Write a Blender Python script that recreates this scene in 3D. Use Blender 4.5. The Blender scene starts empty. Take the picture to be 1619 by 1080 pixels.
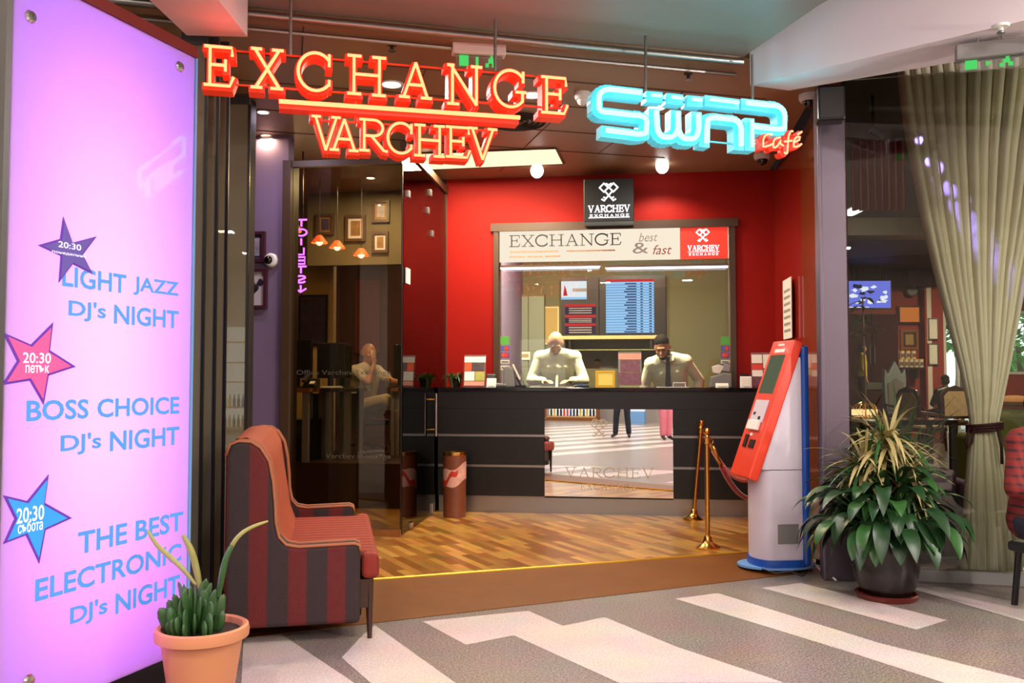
import bpy, bmesh, math, random
from mathutils import Vector, Matrix, Quaternion
random.seed(7)
scene = bpy.context.scene
COL = scene.collection
PI = math.pi

def lin(v):
    v = v / 255.0
    return v / 12.92 if v <= 0.04045 else ((v + 0.055) / 1.055) ** 2.4
def C(r, g, b):
    return (lin(r), lin(g), lin(b), 1.0)

# ------------------------------------------------------------------ camera
FPX, HCAM, PITCH = 1400.0, 1.3, math.atan(60.0 / 1400.0)
cam_d = bpy.data.cameras.new('camera')
cam = bpy.data.objects.new('camera', cam_d)
COL.objects.link(cam)
cam.location = (0, 0, HCAM)
cam.rotation_euler = (PI / 2 + PITCH, 0, 0)
cam_d.sensor_fit = 'HORIZONTAL'
cam_d.sensor_width = 36.0
cam_d.lens = 36.0 * FPX / 1619.0
cam_d.clip_start = 0.05
cam_d.clip_end = 200
scene.camera = cam
cam_d.dof.use_dof = False

# ------------------------------------------------------------------ world, exposure
wd = bpy.data.worlds.new('world')
scene.world = wd
wd.use_nodes = True
bg = wd.node_tree.nodes['Background']
bg.inputs[0].default_value = (0.80, 0.92, 1.0, 1)
bg.inputs[1].default_value = 2.8
vs = scene.view_settings
vs.view_transform = 'Standard'
vs.look = 'None'
vs.exposure = 0.0
vs.gamma = 1.0
vs.use_curve_mapping = False
cy = scene.cycles
cy.max_bounces = 7
cy.diffuse_bounces = 3
cy.glossy_bounces = 4
cy.transmission_bounces = 3
cy.transparent_max_bounces = 20
cy.caustics_reflective = False
cy.caustics_refractive = False
cy.sample_clamp_indirect = 3.0

def area_light(name, loc, power, size, color=(1, 1, 1), size_y=None, rot=(0, 0, 0), parent=None, spread=PI):
    d = bpy.data.lights.new(name, 'AREA')
    d.energy = power
    d.color = color
    d.size = size
    if size_y:
        d.shape = 'RECTANGLE'
        d.size_y = size_y
    d.spread = spread
    o = bpy.data.objects.new(name, d)
    COL.objects.link(o)
    o.location = loc
    o.rotation_euler = rot
    if parent: o.parent = parent
    return o
def point_light(name, loc, power, r=0.05, color=(1, 1, 1), parent=None):
    d = bpy.data.lights.new(name, 'POINT')
    d.energy = power
    d.color = color
    d.shadow_soft_size = r
    o = bpy.data.objects.new(name, d)
    COL.objects.link(o)
    o.location = loc
    if parent: o.parent = parent
    return o
def spot_light(name, loc, power, angle, color=(1, 1, 1), target=None, parent=None, r=0.05, blend=0.6):
    d = bpy.data.lights.new(name, 'SPOT')
    d.energy = power
    d.color = color
    d.spot_size = angle
    d.spot_blend = blend
    d.shadow_soft_size = r
    o = bpy.data.objects.new(name, d)
    COL.objects.link(o)
    o.location = loc
    if target is not None:
        o.rotation_euler = (Vector(target) - Vector(loc)).to_track_quat('-Z', 'Y').to_euler()
    if parent: o.parent = parent
    return o


# the mall's own recessed ceiling lamps: small round downlights in the mall ceiling above and behind the camera
for lx in (-4.0, -1.8, 0.6, 4.2, 6.2):
    for ly in (-8.5, -5.5, -2.5, 0.6):
        area_light('mall_downlight', (lx, ly, 4.18), 72, 0.28, (1.0, 0.92, 0.84))
for lx, ly in ((3.0, 1.6), (4.3, 2.4), (3.4, 2.9)):  # extra lamps added to brighten the curtain and the bulkhead
    area_light('mall_downlight', (lx, ly, 4.18), 55, 0.28, (1.0, 0.92, 0.88))

# ------------------------------------------------------------------ picture geometry helpers
_F = Vector((0, math.cos(PITCH), math.sin(PITCH)))
_U = Vector((0, -math.sin(PITCH), math.cos(PITCH)))
EYE = Vector((0, 0, HCAM))
def ray(u, v):
    return _F * FPX + Vector((1, 0, 0)) * (u - 809.5) + _U * (540 - v)
def P(u, v, Y):                       # point of the ray at depth Y
    d = ray(u, v)
    return EYE + d * (Y / d.y)
def G(u, v, z=0.0):                   # point of the ray on a horizontal plane
    d = ray(u, v)
    return EYE + d * ((z - HCAM) / d.z)
class Frame:                          # an upright plane frame: a along, b into the depth, z up
    def __init__(s, ox, oy, yaw):
        s.o = Vector((ox, oy, 0)); s.yaw = yaw
        s.ex = Vector((math.cos(yaw), math.sin(yaw), 0)); s.ey = Vector((-math.sin(yaw), math.cos(yaw), 0))
    def w(s, a, b, z=0.0):
        return s.o + s.ex * a + s.ey * b + Vector((0, 0, z))
    def hit(s, u, v, b=0.0):          # (a, z) where the ray meets the plane at depth b
        d = ray(u, v)
        t = (b - (EYE - s.o).dot(s.ey)) / d.dot(s.ey)
        p = EYE + d * t
        return (p - s.o).dot(s.ex), p.z
    def loc(s, p):
        q = p - s.o
        return q.dot(s.ex), q.dot(s.ey), p.z
SHOP = Frame(0.0, 8.47, math.radians(-7.5))     # counter front at b = 0
SIGN = Frame(0.0, 4.93, math.radians(14.25))    # hanging neon signs at b = 0
FRONT = Frame(0.0, 5.17, math.radians(14.4))    # shop front line
CZ = 3.33                                       # shop ceiling
FZ = 0.03                                       # shop floor

# ------------------------------------------------------------------ materials
MATS = {}
def pm(name, col, rough=0.5, metal=0.0, coat=0.0, noise=0.0, scale=12.0, emis=None, estr=0.0, bump=0.0, bscale=60.0, trans=0.0, spec=None, sheen=0.0):
    m = bpy.data.materials.new(name)
    m.use_nodes = True
    nt = m.node_tree
    b = nt.nodes['Principled BSDF']
    b.inputs['Base Color'].default_value = col
    b.inputs['Roughness'].default_value = rough
    b.inputs['Metallic'].default_value = metal
    b.inputs['Coat Weight'].default_value = coat
    b.inputs['Coat Roughness'].default_value = 0.05
    b.inputs['Transmission Weight'].default_value = trans
    if sheen: b.inputs['Sheen Weight'].default_value = sheen
    if spec is not None: b.inputs['Specular IOR Level'].default_value = spec
    if emis:
        b.inputs['Emission Color'].default_value = emis
        b.inputs['Emission Strength'].default_value = estr
    if noise or bump:
        tc = nt.nodes.new('ShaderNodeTexCoord')
        n = nt.nodes.new('ShaderNodeTexNoise')
        n.inputs['Scale'].default_value = scale
        n.inputs['Detail'].default_value = 4
        nt.links.new(tc.outputs['Object'], n.inputs['Vector'])
        if noise:
            mx = nt.nodes.new('ShaderNodeMix'); mx.data_type = 'RGBA'
            mx.inputs[6].default_value = tuple(max(0, x * (1 - noise)) for x in col[:3]) + (1,)
            mx.inputs[7].default_value = tuple(min(1, x * (1 + noise)) for x in col[:3]) + (1,)
            nt.links.new(n.outputs['Fac'], mx.inputs[0])
            nt.links.new(mx.outputs[2], b.inputs['Base Color'])
        if bump:
            n2 = nt.nodes.new('ShaderNodeTexNoise')
            n2.inputs['Scale'].default_value = bscale
            nt.links.new(tc.outputs['Object'], n2.inputs['Vector'])
            bp = nt.nodes.new('ShaderNodeBump')
            bp.inputs['Strength'].default_value = bump
            bp.inputs['Distance'].default_value = 0.01
            nt.links.new(n2.outputs['Fac'], bp.inputs['Height'])
            nt.links.new(bp.outputs[0], b.inputs['Normal'])
    MATS[name] = m
    return m
def em(name, rgb, strength=1.0):
    m = bpy.data.materials.new(name)
    m.use_nodes = True
    nt = m.node_tree
    nt.nodes.remove(nt.nodes['Principled BSDF'])
    e = nt.nodes.new('ShaderNodeEmission')
    e.inputs[0].default_value = tuple(rgb[:3]) + (1,)
    e.inputs[1].default_value = strength
    nt.links.new(e.outputs[0], nt.nodes['Material Output'].inputs[0])
    MATS[name] = m
    return m
def glass(name, tint=(1, 1, 1), ior=1.5, dull=0.0, dullcol=(0.1, 0.1, 0.08), rough=0.0):
    m = bpy.data.materials.new(name)
    m.use_nodes = True
    nt = m.node_tree
    nt.nodes.remove(nt.nodes['Principled BSDF'])
    t = nt.nodes.new('ShaderNodeBsdfTransparent'); t.inputs[0].default_value = tuple(tint) + (1,)
    g = nt.nodes.new('ShaderNodeBsdfGlossy'); g.inputs['Roughness'].default_value = rough
    f = nt.nodes.new('ShaderNodeFresnel'); f.inputs[0].default_value = ior
    mx = nt.nodes.new('ShaderNodeMixShader')
    nt.links.new(f.outputs[0], mx.inputs[0])
    last = t
    if dull:
        d = nt.nodes.new('ShaderNodeBsdfDiffuse'); d.inputs[0].default_value = tuple(dullcol) + (1,)
        m2 = nt.nodes.new('ShaderNodeMixShader'); m2.inputs[0].default_value = dull
        nt.links.new(t.outputs[0], m2.inputs[1]); nt.links.new(d.outputs[0], m2.inputs[2])
        last = m2
    nt.links.new(last.outputs[0], mx.inputs[1]); nt.links.new(g.outputs[0], mx.inputs[2])
    nt.links.new(mx.outputs[0], nt.nodes['Material Output'].inputs[0])
    MATS[name] = m
    return m
def stripes(name, axis, period, frac, offset, c1, c2, rough=0.8, soft=0.04, noise=0.25, bump=0.2):
    """c2 where fract((coord - offset)/period) < frac, else c1"""
    m = pm(name, c1, rough, bump=bump, bscale=90)
    nt = m.node_tree; b = nt.nodes['Principled BSDF']
    tc = nt.nodes.new('ShaderNodeTexCoord')
    sp = nt.nodes.new('ShaderNodeSeparateXYZ')
    nt.links.new(tc.outputs['Object'], sp.inputs[0])
    a = nt.nodes.new('ShaderNodeMath'); a.operation = 'SUBTRACT'; a.inputs[1].default_value = offset - 50 * period
    nt.links.new(sp.outputs[axis], a.inputs[0])
    d = nt.nodes.new('ShaderNodeMath'); d.operation = 'DIVIDE'; d.inputs[1].default_value = period
    nt.links.new(a.outputs[0], d.inputs[0])
    fr = nt.nodes.new('ShaderNodeMath'); fr.operation = 'FRACT'
    nt.links.new(d.outputs[0], fr.inputs[0])
    rp = nt.nodes.new('ShaderNodeValToRGB')
    e = rp.color_ramp.elements
    e[0].position = 0.0; e[0].color = c2
    e[1].position = frac; e[1].color = c2
    n = e.new(min(0.98, frac + soft)); n.color = c1
    n = e.new(1.0 - soft); n.color = c1
    n = e.new(1.0); n.color = c2
    nt.links.new(fr.outputs[0], rp.inputs[0])
    nz = nt.nodes.new('ShaderNodeTexNoise'); nz.inputs['Scale'].default_value = 25; nz.inputs['Detail'].default_value = 5
    nt.links.new(tc.outputs['Object'], nz.inputs['Vector'])
    hs = nt.nodes.new('ShaderNodeHueSaturation')
    mr = nt.nodes.new('ShaderNodeMapRange'); mr.inputs[3].default_value = 1 - noise; mr.inputs[4].default_value = 1 + noise
    nt.links.new(nz.outputs['Fac'], mr.inputs[0]); nt.links.new(mr.outputs[0], hs.inputs['Value'])
    nt.links.new(rp.outputs[0], hs.inputs['Color']); nt.links.new(hs.outputs[0], b.inputs['Base Color'])
    return m

# ------------------------------------------------------------------ mesh building
class MB:
    def __init__(s):
        s.bm = bmesh.new(); s.m = 0
    def _tag(s, faces):
        for f in faces: f.material_index = s.m
    def poly(s, pts):
        f = s.bm.faces.new([s.bm.verts.new(p) for p in pts]); f.material_index = s.m
        return s
    def box(s, cx, cy, cz, sx, sy, sz, rz=0, rx=0, ry=0):
        M = Matrix.Translation((cx, cy, cz)) @ Matrix.Rotation(rz, 4, 'Z') @ Matrix.Rotation(ry, 4, 'Y') @ Matrix.Rotation(rx, 4, 'X')
        vs_ = [s.bm.verts.new(M @ Vector((x * sx / 2, y * sy / 2, z * sz / 2))) for x in (-1, 1) for y in (-1, 1) for z in (-1, 1)]
        for q in ((0, 1, 3, 2), (4, 6, 7, 5), (0, 4, 5, 1), (2, 3, 7, 6), (0, 2, 6, 4), (1, 5, 7, 3)):
            f = s.bm.faces.new([vs_[i] for i in q]); f.material_index = s.m
        return s
    def bx(s, x0, x1, y0, y1, z0, z1):
        return s.box((x0 + x1) / 2, (y0 + y1) / 2, (z0 + z1) / 2, abs(x1 - x0), abs(y1 - y0), abs(z1 - z0))
    def rings(s, rings, caps=True, closed=False):
        R = [[s.bm.verts.new(p) for p in r] for r in rings]
        n = len(R[0])
        pairs = list(zip(R, R[1:])) + ([(R[-1], R[0])] if closed else [])
        for A, B in pairs:
            for i in range(n):
                f = s.bm.faces.new((A[i], A[(i + 1) % n], B[(i + 1) % n], B[i])); f.material_index = s.m
        if caps and not closed:
            for r in (R[0], R[-1]):
                f = s.bm.faces.new(r); f.material_index = s.m
        return s
    def tube(s, pts, r, n=8, caps=True, closed=False):
        pts = [Vector(p) for p in pts]
        rr = r if isinstance(r, (list, tuple)) else [r] * len(pts)
        L = len(pts)
        tg = []
        for i in range(L):
            a = pts[(i - 1) % L] if (closed or i > 0) else pts[i]
            b = pts[(i + 1) % L] if (closed or i < L - 1) else pts[i]
            t = (b - a)
            tg.append(t.normalized() if t.length > 1e-9 else Vector((0, 0, 1)))
        ref = Vector((0, 0, 1)) if abs(tg[0].z) < 0.9 else Vector((0, 1, 0))
        x = (ref - tg[0] * ref.dot(tg[0])).normalized()
        rings = []
        for i in range(L):
            x = x - tg[i] * x.dot(tg[i])
            x = x.normalized() if x.length > 1e-6 else tg[i].orthogonal().normalized()
            y = tg[i].cross(x)
            rings.append([pts[i] + (x * math.cos(2 * PI * k / n) + y * math.sin(2 * PI * k / n)) * rr[i] for k in range(n)])
        return s.rings(rings, caps, closed)
    def cyl(s, p0, p1, r0, r1=None, n=16):
        return s.tube([p0, p1], [r0, r0 if r1 is None else r1], n)
    def lathe(s, prof, n=24, c=(0, 0, 0)):
        c = Vector(c)
        rings = [[c + Vector((r * math.cos(2 * PI * k / n), r * math.sin(2 * PI * k / n), z)) for k in range(n)] for r, z in ((max(r, 1e-4), z) for r, z in prof)]
        return s.rings(rings, True)
    def ring(s, prof, n=28, c=(0, 0, 0)):
        c = Vector(c)
        return s.rings([[c + Vector((r * math.cos(2 * PI * k / n), r * math.sin(2 * PI * k / n), z)) for r, z in prof] for k in range(n)], False, True)
    def ball(s, c, r, n=12, rot=None):
        r = r if isinstance(r, (list, tuple)) else (r, r, r)
        M = Matrix.Translation(c) @ (rot.to_4x4() if rot is not None else Matrix.Identity(4)) @ Matrix.Diagonal((r[0], r[1], r[2], 1))
        res = bmesh.ops.create_uvsphere(s.bm, u_segments=n, v_segments=max(6, n * 2 // 3), radius=1, matrix=M)
        for v in res['verts']:
            for f in v.link_faces: f.material_index = s.m
        return s
    def cap(s, p0, p1, r0, r1, n=10):
        s.cyl(p0, p1, r0, r1, n); s.ball(p0, r0, n); s.ball(p1, r1, n)
        return s
    def prism(s, pts, d0, d1, axis='z'):
        f = {'z': lambda p, d: (p[0], p[1], d), 'y': lambda p, d: (p[0], d, p[1]), 'x': lambda p, d: (d, p[0], p[1])}[axis]
        A = [s.bm.verts.new(f(p, d0)) for p in pts]; B = [s.bm.verts.new(f(p, d1)) for p in pts]
        n = len(pts)
        for i in range(n):
            q = s.bm.faces.new((A[i], A[(i + 1) % n], B[(i + 1) % n], B[i])); q.material_index = s.m
        for r in (A, B):
            q = s.bm.faces.new(r); q.material_index = s.m
        return s
    def frame(s, x0, x1, z0, z1, w, y0, y1):
        s.bx(x0, x1, y0, y1, z1 - w, z1); s.bx(x0, x1, y0, y1, z0, z0 + w)
        s.bx(x0, x0 + w, y0, y1, z0 + w, z1 - w); s.bx(x1 - w, x1, y0, y1, z0 + w, z1 - w)
        return s
    def grid(s, fn, nu, nv):
        V = [[s.bm.verts.new(fn(i / nu, j / nv)) for j in range(nv + 1)] for i in range(nu + 1)]
        for i in range(nu):
            for j in range(nv):
                f = s.bm.faces.new((V[i][j], V[i + 1][j], V[i + 1][j + 1], V[i][j + 1])); f.material_index = s.m
        return s
    def ribbon(s, pts, w, y0, y1):          # flat stroke in the local x-z plane, between depths y0 and y1
        for (ax, az), (bx_, bz) in zip(pts, pts[1:]):
            d = Vector((bx_ - ax, bz - az))
            if d.length < 1e-7: continue
            d.normalize(); n = Vector((-d.y, d.x)) * w / 2; e = d * w * 0.3
            s.prism([(ax - e.x + n.x, az - e.y + n.y), (bx_ + e.x + n.x, bz + e.y + n.y), (bx_ + e.x - n.x, bz + e.y - n.y), (ax - e.x - n.x, az - e.y - n.y)], y0, y1, 'y')
        return s
    def build(s, name, mats, parent=None, smooth=None, bevel=0.0, loc=None, rotz=None, keep=False, seg=2):
        bm = s.bm
        if not keep:
            bmesh.ops.recalc_face_normals(bm, faces=bm.faces[:])
        me = bpy.data.meshes.new(name)
        bm.to_mesh(me); bm.free()
        for m in (mats if isinstance(mats, (list, tuple)) else [mats]):
            me.materials.append(MATS[m] if isinstance(m, str) else m)
        if smooth is not None:
            me.shade_smooth()
            if smooth < 3: me.set_sharp_from_angle(angle=smooth)
        o = bpy.data.objects.new(name, me)
        COL.objects.link(o)
        if bevel:
            md = o.modifiers.new('bevel', 'BEVEL'); md.width = bevel; md.segments = seg; md.limit_method = 'ANGLE'; md.angle_limit = 0.6
        if parent: o.parent = parent
        if loc is not None: o.location = loc
        if rotz is not None: o.rotation_euler = (0, 0, rotz)
        return o
SM = 0.7
def thing(name, label, cat, loc=(0, 0, 0), rotz=0.0, group=None):
    o = bpy.data.objects.new(name, None)
    COL.objects.link(o)
    o.empty_display_size = 0.1
    o.location = loc; o.rotation_euler = (0, 0, rotz)
    o['label'] = label; o['category'] = cat
    if group: o['group'] = group
    return o
def tag(o, label, cat, group=None, kind=None):
    o['label'] = label; o['category'] = cat
    if group: o['group'] = group
    if kind: o['kind'] = kind
    return o
def struct(o):
    o['kind'] = 'structure'
    return o
def dup(root, loc=None, rotz=None, label=None, group=None):
    r = root.copy(); COL.objects.link(r)
    if loc is not None: r.location = loc
    if rotz is not None: r.rotation_euler = (0, 0, rotz)
    if label: r['label'] = label
    if group: r['group'] = group
    for ch in list(root.children):
        c = ch.copy(); COL.objects.link(c); c.parent = r
        for g in list(ch.children):
            d = g.copy(); COL.objects.link(d); d.parent = c
    return r
def sthing(name, label, cat, a, b, z, group=None):       # a thing standing in the shop's frame
    return thing(name, label, cat, SHOP.w(a, b, z), SHOP.yaw, group)
_TX = {}; _NW = {}
def text_geo(body, shear=0.0, off=0.0):
    k = (body, shear, off)
    if k not in _TX:
        cu = bpy.data.curves.new('text', 'FONT'); cu.body = body; cu.resolution_u = 3; cu.shear = shear; cu.offset = off
        ob = bpy.data.objects.new('text', cu); COL.objects.link(ob)
        dg = bpy.context.evaluated_depsgraph_get()
        me = bpy.data.meshes.new_from_object(ob.evaluated_get(dg))
        vs_ = [tuple(v.co) for v in me.vertices]; fs = [tuple(p.vertices) for p in me.polygons]
        x0 = min(v[0] for v in vs_); x1 = max(v[0] for v in vs_); y0 = min(v[1] for v in vs_); y1 = max(v[1] for v in vs_)
        _NW[k] = x1 - x0
        _TX[k] = ([((v[0] - x0) / (x1 - x0), (v[1] - y0) / (y1 - y0)) for v in vs_], fs)
        bpy.data.objects.remove(ob); bpy.data.meshes.remove(me); bpy.data.curves.remove(cu)
    return _TX[k]
def put_text(mb, body, x0, x1, z0, z1, y, shear=0.0, bold=0.0):
    vs_, fs = text_geo(body, shear, bold)
    V = [mb.bm.verts.new((x0 + (x1 - x0) * p[0], y, z0 + (z1 - z0) * p[1])) for p in vs_]
    for f in fs:
        try:
            q = mb.bm.faces.new([V[i] for i in f]); q.material_index = mb.m
        except ValueError: pass
    return mb
def arc(cx, cy, rx, ry, a0, a1, n=10):
    return [(cx + rx * math.cos(math.radians(a0 + (a1 - a0) * i / n)), cy + ry * math.sin(math.radians(a0 + (a1 - a0) * i / n))) for i in range(n + 1)]
# stroke capitals in a unit box: lists of (thickness, points)
LET = {
 'E': [(1, [(.2, 0), (.2, 1)]), (.6, [(0, 1), (.93, 1), (.95, .78)]), (.6, [(.2, .53), (.72, .53)]), (.6, [(.72, .68), (.72, .38)]), (.6, [(0, 0), (.88, 0), (1, .24)])],
 'X': [(1, [(.12, 1), (.88, 0)]), (.6, [(.86, 1), (.16, 0)]), (.5, [(0, 1), (.34, 1)]), (.5, [(.64, 1), (1, 1)]), (.5, [(0, 0), (.36, 0)]), (.5, [(.6, 0), (1, 0)])],
 'C': [(1, arc(.52, .5, .52, .5, 38, 322, 22)), (.6, [(.93, .98), (.93, .66)]), (.6, [(.93, .3), (.93, .14)])],
 'H': [(1, [(.17, 0), (.17, 1)]), (1, [(.83, 0), (.83, 1)]), (.6, [(.17, .52), (.83, .52)])] + [(.5, [(x, z), (x + .36, z)]) for x in (0, .64) for z in (0, 1)],
 'A': [(.6, [(.14, 0), (.5, 1)]), (1, [(.5, 1), (.86, 0)]), (.6, [(.27, .36), (.73, .36)]), (.5, [(0, 0), (.32, 0)]), (.5, [(.66, 0), (1, 0)])],
 'N': [(.6, [(.15, 0), (.15, 1)]), (1, [(.1, 1), (.84, 0)]), (.6, [(.84, 0), (.84, 1)]), (.5, [(0, 1), (.2, 1)]), (.5, [(.68, 1), (1, 1)]), (.5, [(0, 0), (.34, 0)])],
 'G': [(1, arc(.5, .5, .5, .5, 40, 320, 22)), (.6, [(.9, .98), (.9, .68)]), (.8, [(.88, .14), (.88, .42)]), (.5, [(.66, .42), (1, .42)])],
 'V': [(1, [(.14, 1), (.5, 0)]), (.6, [(.5, 0), (.86, 1)]), (.5, [(0, 1), (.32, 1)]), (.5, [(.68, 1), (1, 1)])],
 'R': [(1, [(.17, 0), (.17, 1)]), (.8, [(0, 1), (.5, 1)] + arc(.5, .74, .32, .26, 90, -90, 10) + [(.17, .48)]), (.9, [(.42, .48), (.86, .02), (1, 0)]), (.5, [(0, 0), (.36, 0)])],
}
WID = {'E': .78, 'X': .95, 'C': .9, 'H': 1.05, 'A': .98, 'N': 1.0, 'G': .98, 'V': .98, 'R': .9}
def serif(mb, word, x0, x1, z0, z1, y0, y1, w, gap=0.14):
    tot = sum(WID[c] for c in word) + gap * (len(word) - 1)
    k = (x1 - x0) / tot; x = x0
    for ch in word:
        cw = WID[ch] * k
        for t, pts in LET[ch]:
            mb.ribbon([(x + p[0] * cw, z0 + p[1] * (z1 - z0)) for p in pts], w * t, y0, y1)
        x += cw + gap * k
    return mb
def keys_mark(mb, cx, cz, s, y0, y1, w):       # two crossed keys with square bows
    for m in (-1, 1):
        q = [(m * .5, .30), (m * .26, .06), (m * .02, .30), (m * .26, .54), (m * .5, .30)]
        mb.ribbon([(cx + x * s, cz + z * s) for x, z in q], w, y0, y1)
        mb.ribbon([(cx + x * s, cz + z * s) for x, z in ((m * .22, .12), (-m * .25, -.42))], w, y0, y1)
        mb.ribbon([(cx + x * s, cz + z * s) for x, z in ((-m * .25, -.42), (-m * .38, -.34))], w, y0, y1)
        mb.ribbon([(cx + x * s, cz + z * s) for x, z in ((-m * .15, -.3), (-m * .27, -.23))], w, y0, y1)
    mb.ribbon([(cx - .14 * s, cz + .52 * s), (cx, cz + .44 * s), (cx + .14 * s, cz + .52 * s)], w, y0, y1)
    return mb
# ------------------------------------------------------------------ material list
pm('white', C(235, 232, 226), 0.5)
pm('off_white', C(222, 214, 200), 0.6, noise=0.05)
pm('black', C(14, 13, 13), 0.35)
pm('black_gloss', C(10, 8, 8), 0.12, coat=0.3)
pm('dark_grey', C(50, 48, 47), 0.5)
pm('grey', C(125, 122, 120), 0.5)
pm('chrome', C(210, 210, 205), 0.15, 1.0)
pm('steel', C(160, 158, 155), 0.35, 1.0)
pm('brass', C(226, 178, 92), 0.18, 1.0)
pm('gold_trim', C(240, 190, 70), 0.3, 0.8)
pm('mirror', (0.9, 0.9, 0.88, 1), 0.01, 1.0)
pm('soil', C(46, 32, 24), 0.95, noise=0.3, scale=60)
pm('red_wall', C(152, 15, 5), 0.6, spec=0.2, noise=0.05, scale=4)
pm('red_dark', C(110, 26, 18), 0.55, noise=0.1, scale=4)
pm('olive', C(96, 90, 58), 0.7, noise=0.06, scale=3)
pm('olive_brown', C(92, 80, 56), 0.7, noise=0.06, scale=3)
pm('ochre', C(170, 140, 80), 0.75, noise=0.06, scale=3)
pm('lilac_lit_wall', C(124, 104, 134), 0.7, noise=0.05, scale=3)  # violet light on these walls is put into the base colour
pm('brown_ceiling', C(150, 124, 92), 0.4, noise=0.08, scale=3, spec=0.6)
pm('soffit', C(132, 124, 114), 0.4, noise=0.08, scale=4)
pm('bulkhead', C(226, 214, 218), 0.6, noise=0.03, scale=4)
pm('mall_white', C(205, 200, 195), 0.7)
pm('mall_wall', C(150, 142, 136), 0.7)
pm('dark_wall', C(36, 26, 24), 0.7, noise=0.1)
pm('maroon', C(70, 14, 14), 0.75, noise=0.2, scale=8)
pm('cafe_red', C(150, 48, 30), 0.7, noise=0.08, scale=3)
pm('cafe_ceiling', C(40, 28, 26), 0.6)
pm('frame_brown', C(74, 52, 36), 0.45)
pm('wood_dark', C(52, 28, 18), 0.3, noise=0.3, scale=10)
pm('wood_mid', C(140, 84, 40), 0.35, noise=0.25, scale=10)
pm('wood_pale', C(214, 178, 120), 0.4, noise=0.1, scale=10)
pm('post_metal', C(112, 100, 112), 0.38, 0.6)
pm('skin', C(214, 158, 122), 0.5, noise=0.06, scale=30)
pm('skin_tan', C(196, 134, 96), 0.5, noise=0.06, scale=30)
pm('hair_dark', C(26, 18, 14), 0.8, noise=0.3, scale=80, spec=0.1)
pm('hair_thin', C(150, 110, 78), 0.6, noise=0.2, scale=80)
pm('shirt_white', C(240, 234, 206), 0.9, bump=0.7, bscale=14, spec=0.05)
pm('tshirt_pale', C(206, 196, 180), 0.85, bump=0.4, bscale=18)
pm('tie', C(40, 36, 48), 0.7)
pm('navy', C(26, 28, 44), 0.8, bump=0.4, bscale=18)
pm('pink_cloth', C(206, 116, 132), 0.8, bump=0.4, bscale=18)
pm('beige_cloth', C(168, 150, 116), 0.85, bump=0.4, bscale=18)
pm('yellow_cloth', C(216, 200, 40), 0.8, bump=0.3, bscale=18)
pm('shoe', C(20, 18, 18), 0.4)
pm('paper', C(238, 234, 224), 0.8)
pm('card_yellow', C(228, 196, 84), 0.5, noise=0.05)
pm('leaf', C(44, 84, 36), 0.35, noise=0.35, scale=9)
pm('leaf_dark', C(28, 58, 28), 0.35, noise=0.35, scale=9)
pm('leaf_pale', C(150, 150, 84), 0.45, noise=0.3, scale=12)
pm('leaf_spike', C(166, 150, 96), 0.5, noise=0.35, scale=12)
pm('succulent', C(52, 86, 44), 0.4, noise=0.4, scale=20)
pm('terracotta', C(202, 132, 92), 0.55, noise=0.06, scale=6)
pm('pot_dark', C(26, 14, 12), 0.25)
pm('saucer', C(96, 32, 24), 0.4)
pm('velvet_red', C(150, 22, 20), 0.6, sheen=0.6)
pm('kiosk_red', C(226, 62, 34), 0.35, coat=0.3)
pm('kiosk_white', C(206, 196, 208), 0.4)
pm('kiosk_blue', C(20, 78, 170), 0.35, coat=0.2)
pm('kiosk_pale_blue', C(112, 160, 214), 0.4)
pm('glow_letter', C(60, 120, 190), 0.5, emis=C(70, 135, 200), estr=0.8)
pm('orange', C(222, 84, 40), 0.6)
pm('green_mark', C(90, 170, 70), 0.6)
pm('blue_mark', C(50, 110, 180), 0.6)
pm('grey_text', C(160, 150, 140), 0.7)
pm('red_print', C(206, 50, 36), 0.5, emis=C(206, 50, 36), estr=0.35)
pm('purple_sofa', C(64, 40, 66), 0.85, bump=0.3, bscale=70)
pm('green_sofa', C(96, 104, 52), 0.85, bump=0.3, bscale=70)
pm('silver_paint', C(176, 192, 196), 0.3, 0.5)
pm('tapestry', C(176, 150, 110), 0.8, noise=0.4, scale=14)
pm('ground_out', C(190, 190, 180), 0.8)
pm('tree_green', C(90, 150, 70), 0.7, noise=0.5, scale=3)
pm('bark', C(90, 70, 50), 0.8)
# floors
def terrazzo(name, a, b, rough):
    m = pm(name, a, rough)
    nt = m.node_tree; p = nt.nodes['Principled BSDF']
    tc = nt.nodes.new('ShaderNodeTexCoord')
    n1 = nt.nodes.new('ShaderNodeTexNoise'); n1.inputs['Scale'].default_value = 95; n1.inputs['Detail'].default_value = 3
    n2 = nt.nodes.new('ShaderNodeTexNoise'); n2.inputs['Scale'].default_value = 3; n2.inputs['Detail'].default_value = 4
    r = nt.nodes.new('ShaderNodeValToRGB')
    r.color_ramp.elements[0].position = 0.38; r.color_ramp.elements[0].color = a
    r.color_ramp.elements[1].position = 0.62; r.color_ramp.elements[1].color = b
    ml = nt.nodes.new('ShaderNodeMix'); ml.data_type = 'RGBA'; ml.blend_type = 'MULTIPLY'; ml.inputs[0].default_value = 0.35
    for n in (n1, n2): nt.links.new(tc.outputs['Object'], n.inputs['Vector'])
    nt.links.new(n1.outputs['Fac'], r.inputs[0]); nt.links.new(r.outputs[0], ml.inputs[6]); nt.links.new(n2.outputs['Color'], ml.inputs[7])
    nt.links.new(ml.outputs[2], p.inputs['Base Color'])
terrazzo('terrazzo_dark', C(112, 102, 96), C(176, 160, 150), 0.3)
terrazzo('terrazzo_pale', C(222, 204, 196), C(244, 228, 220), 0.26)
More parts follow.
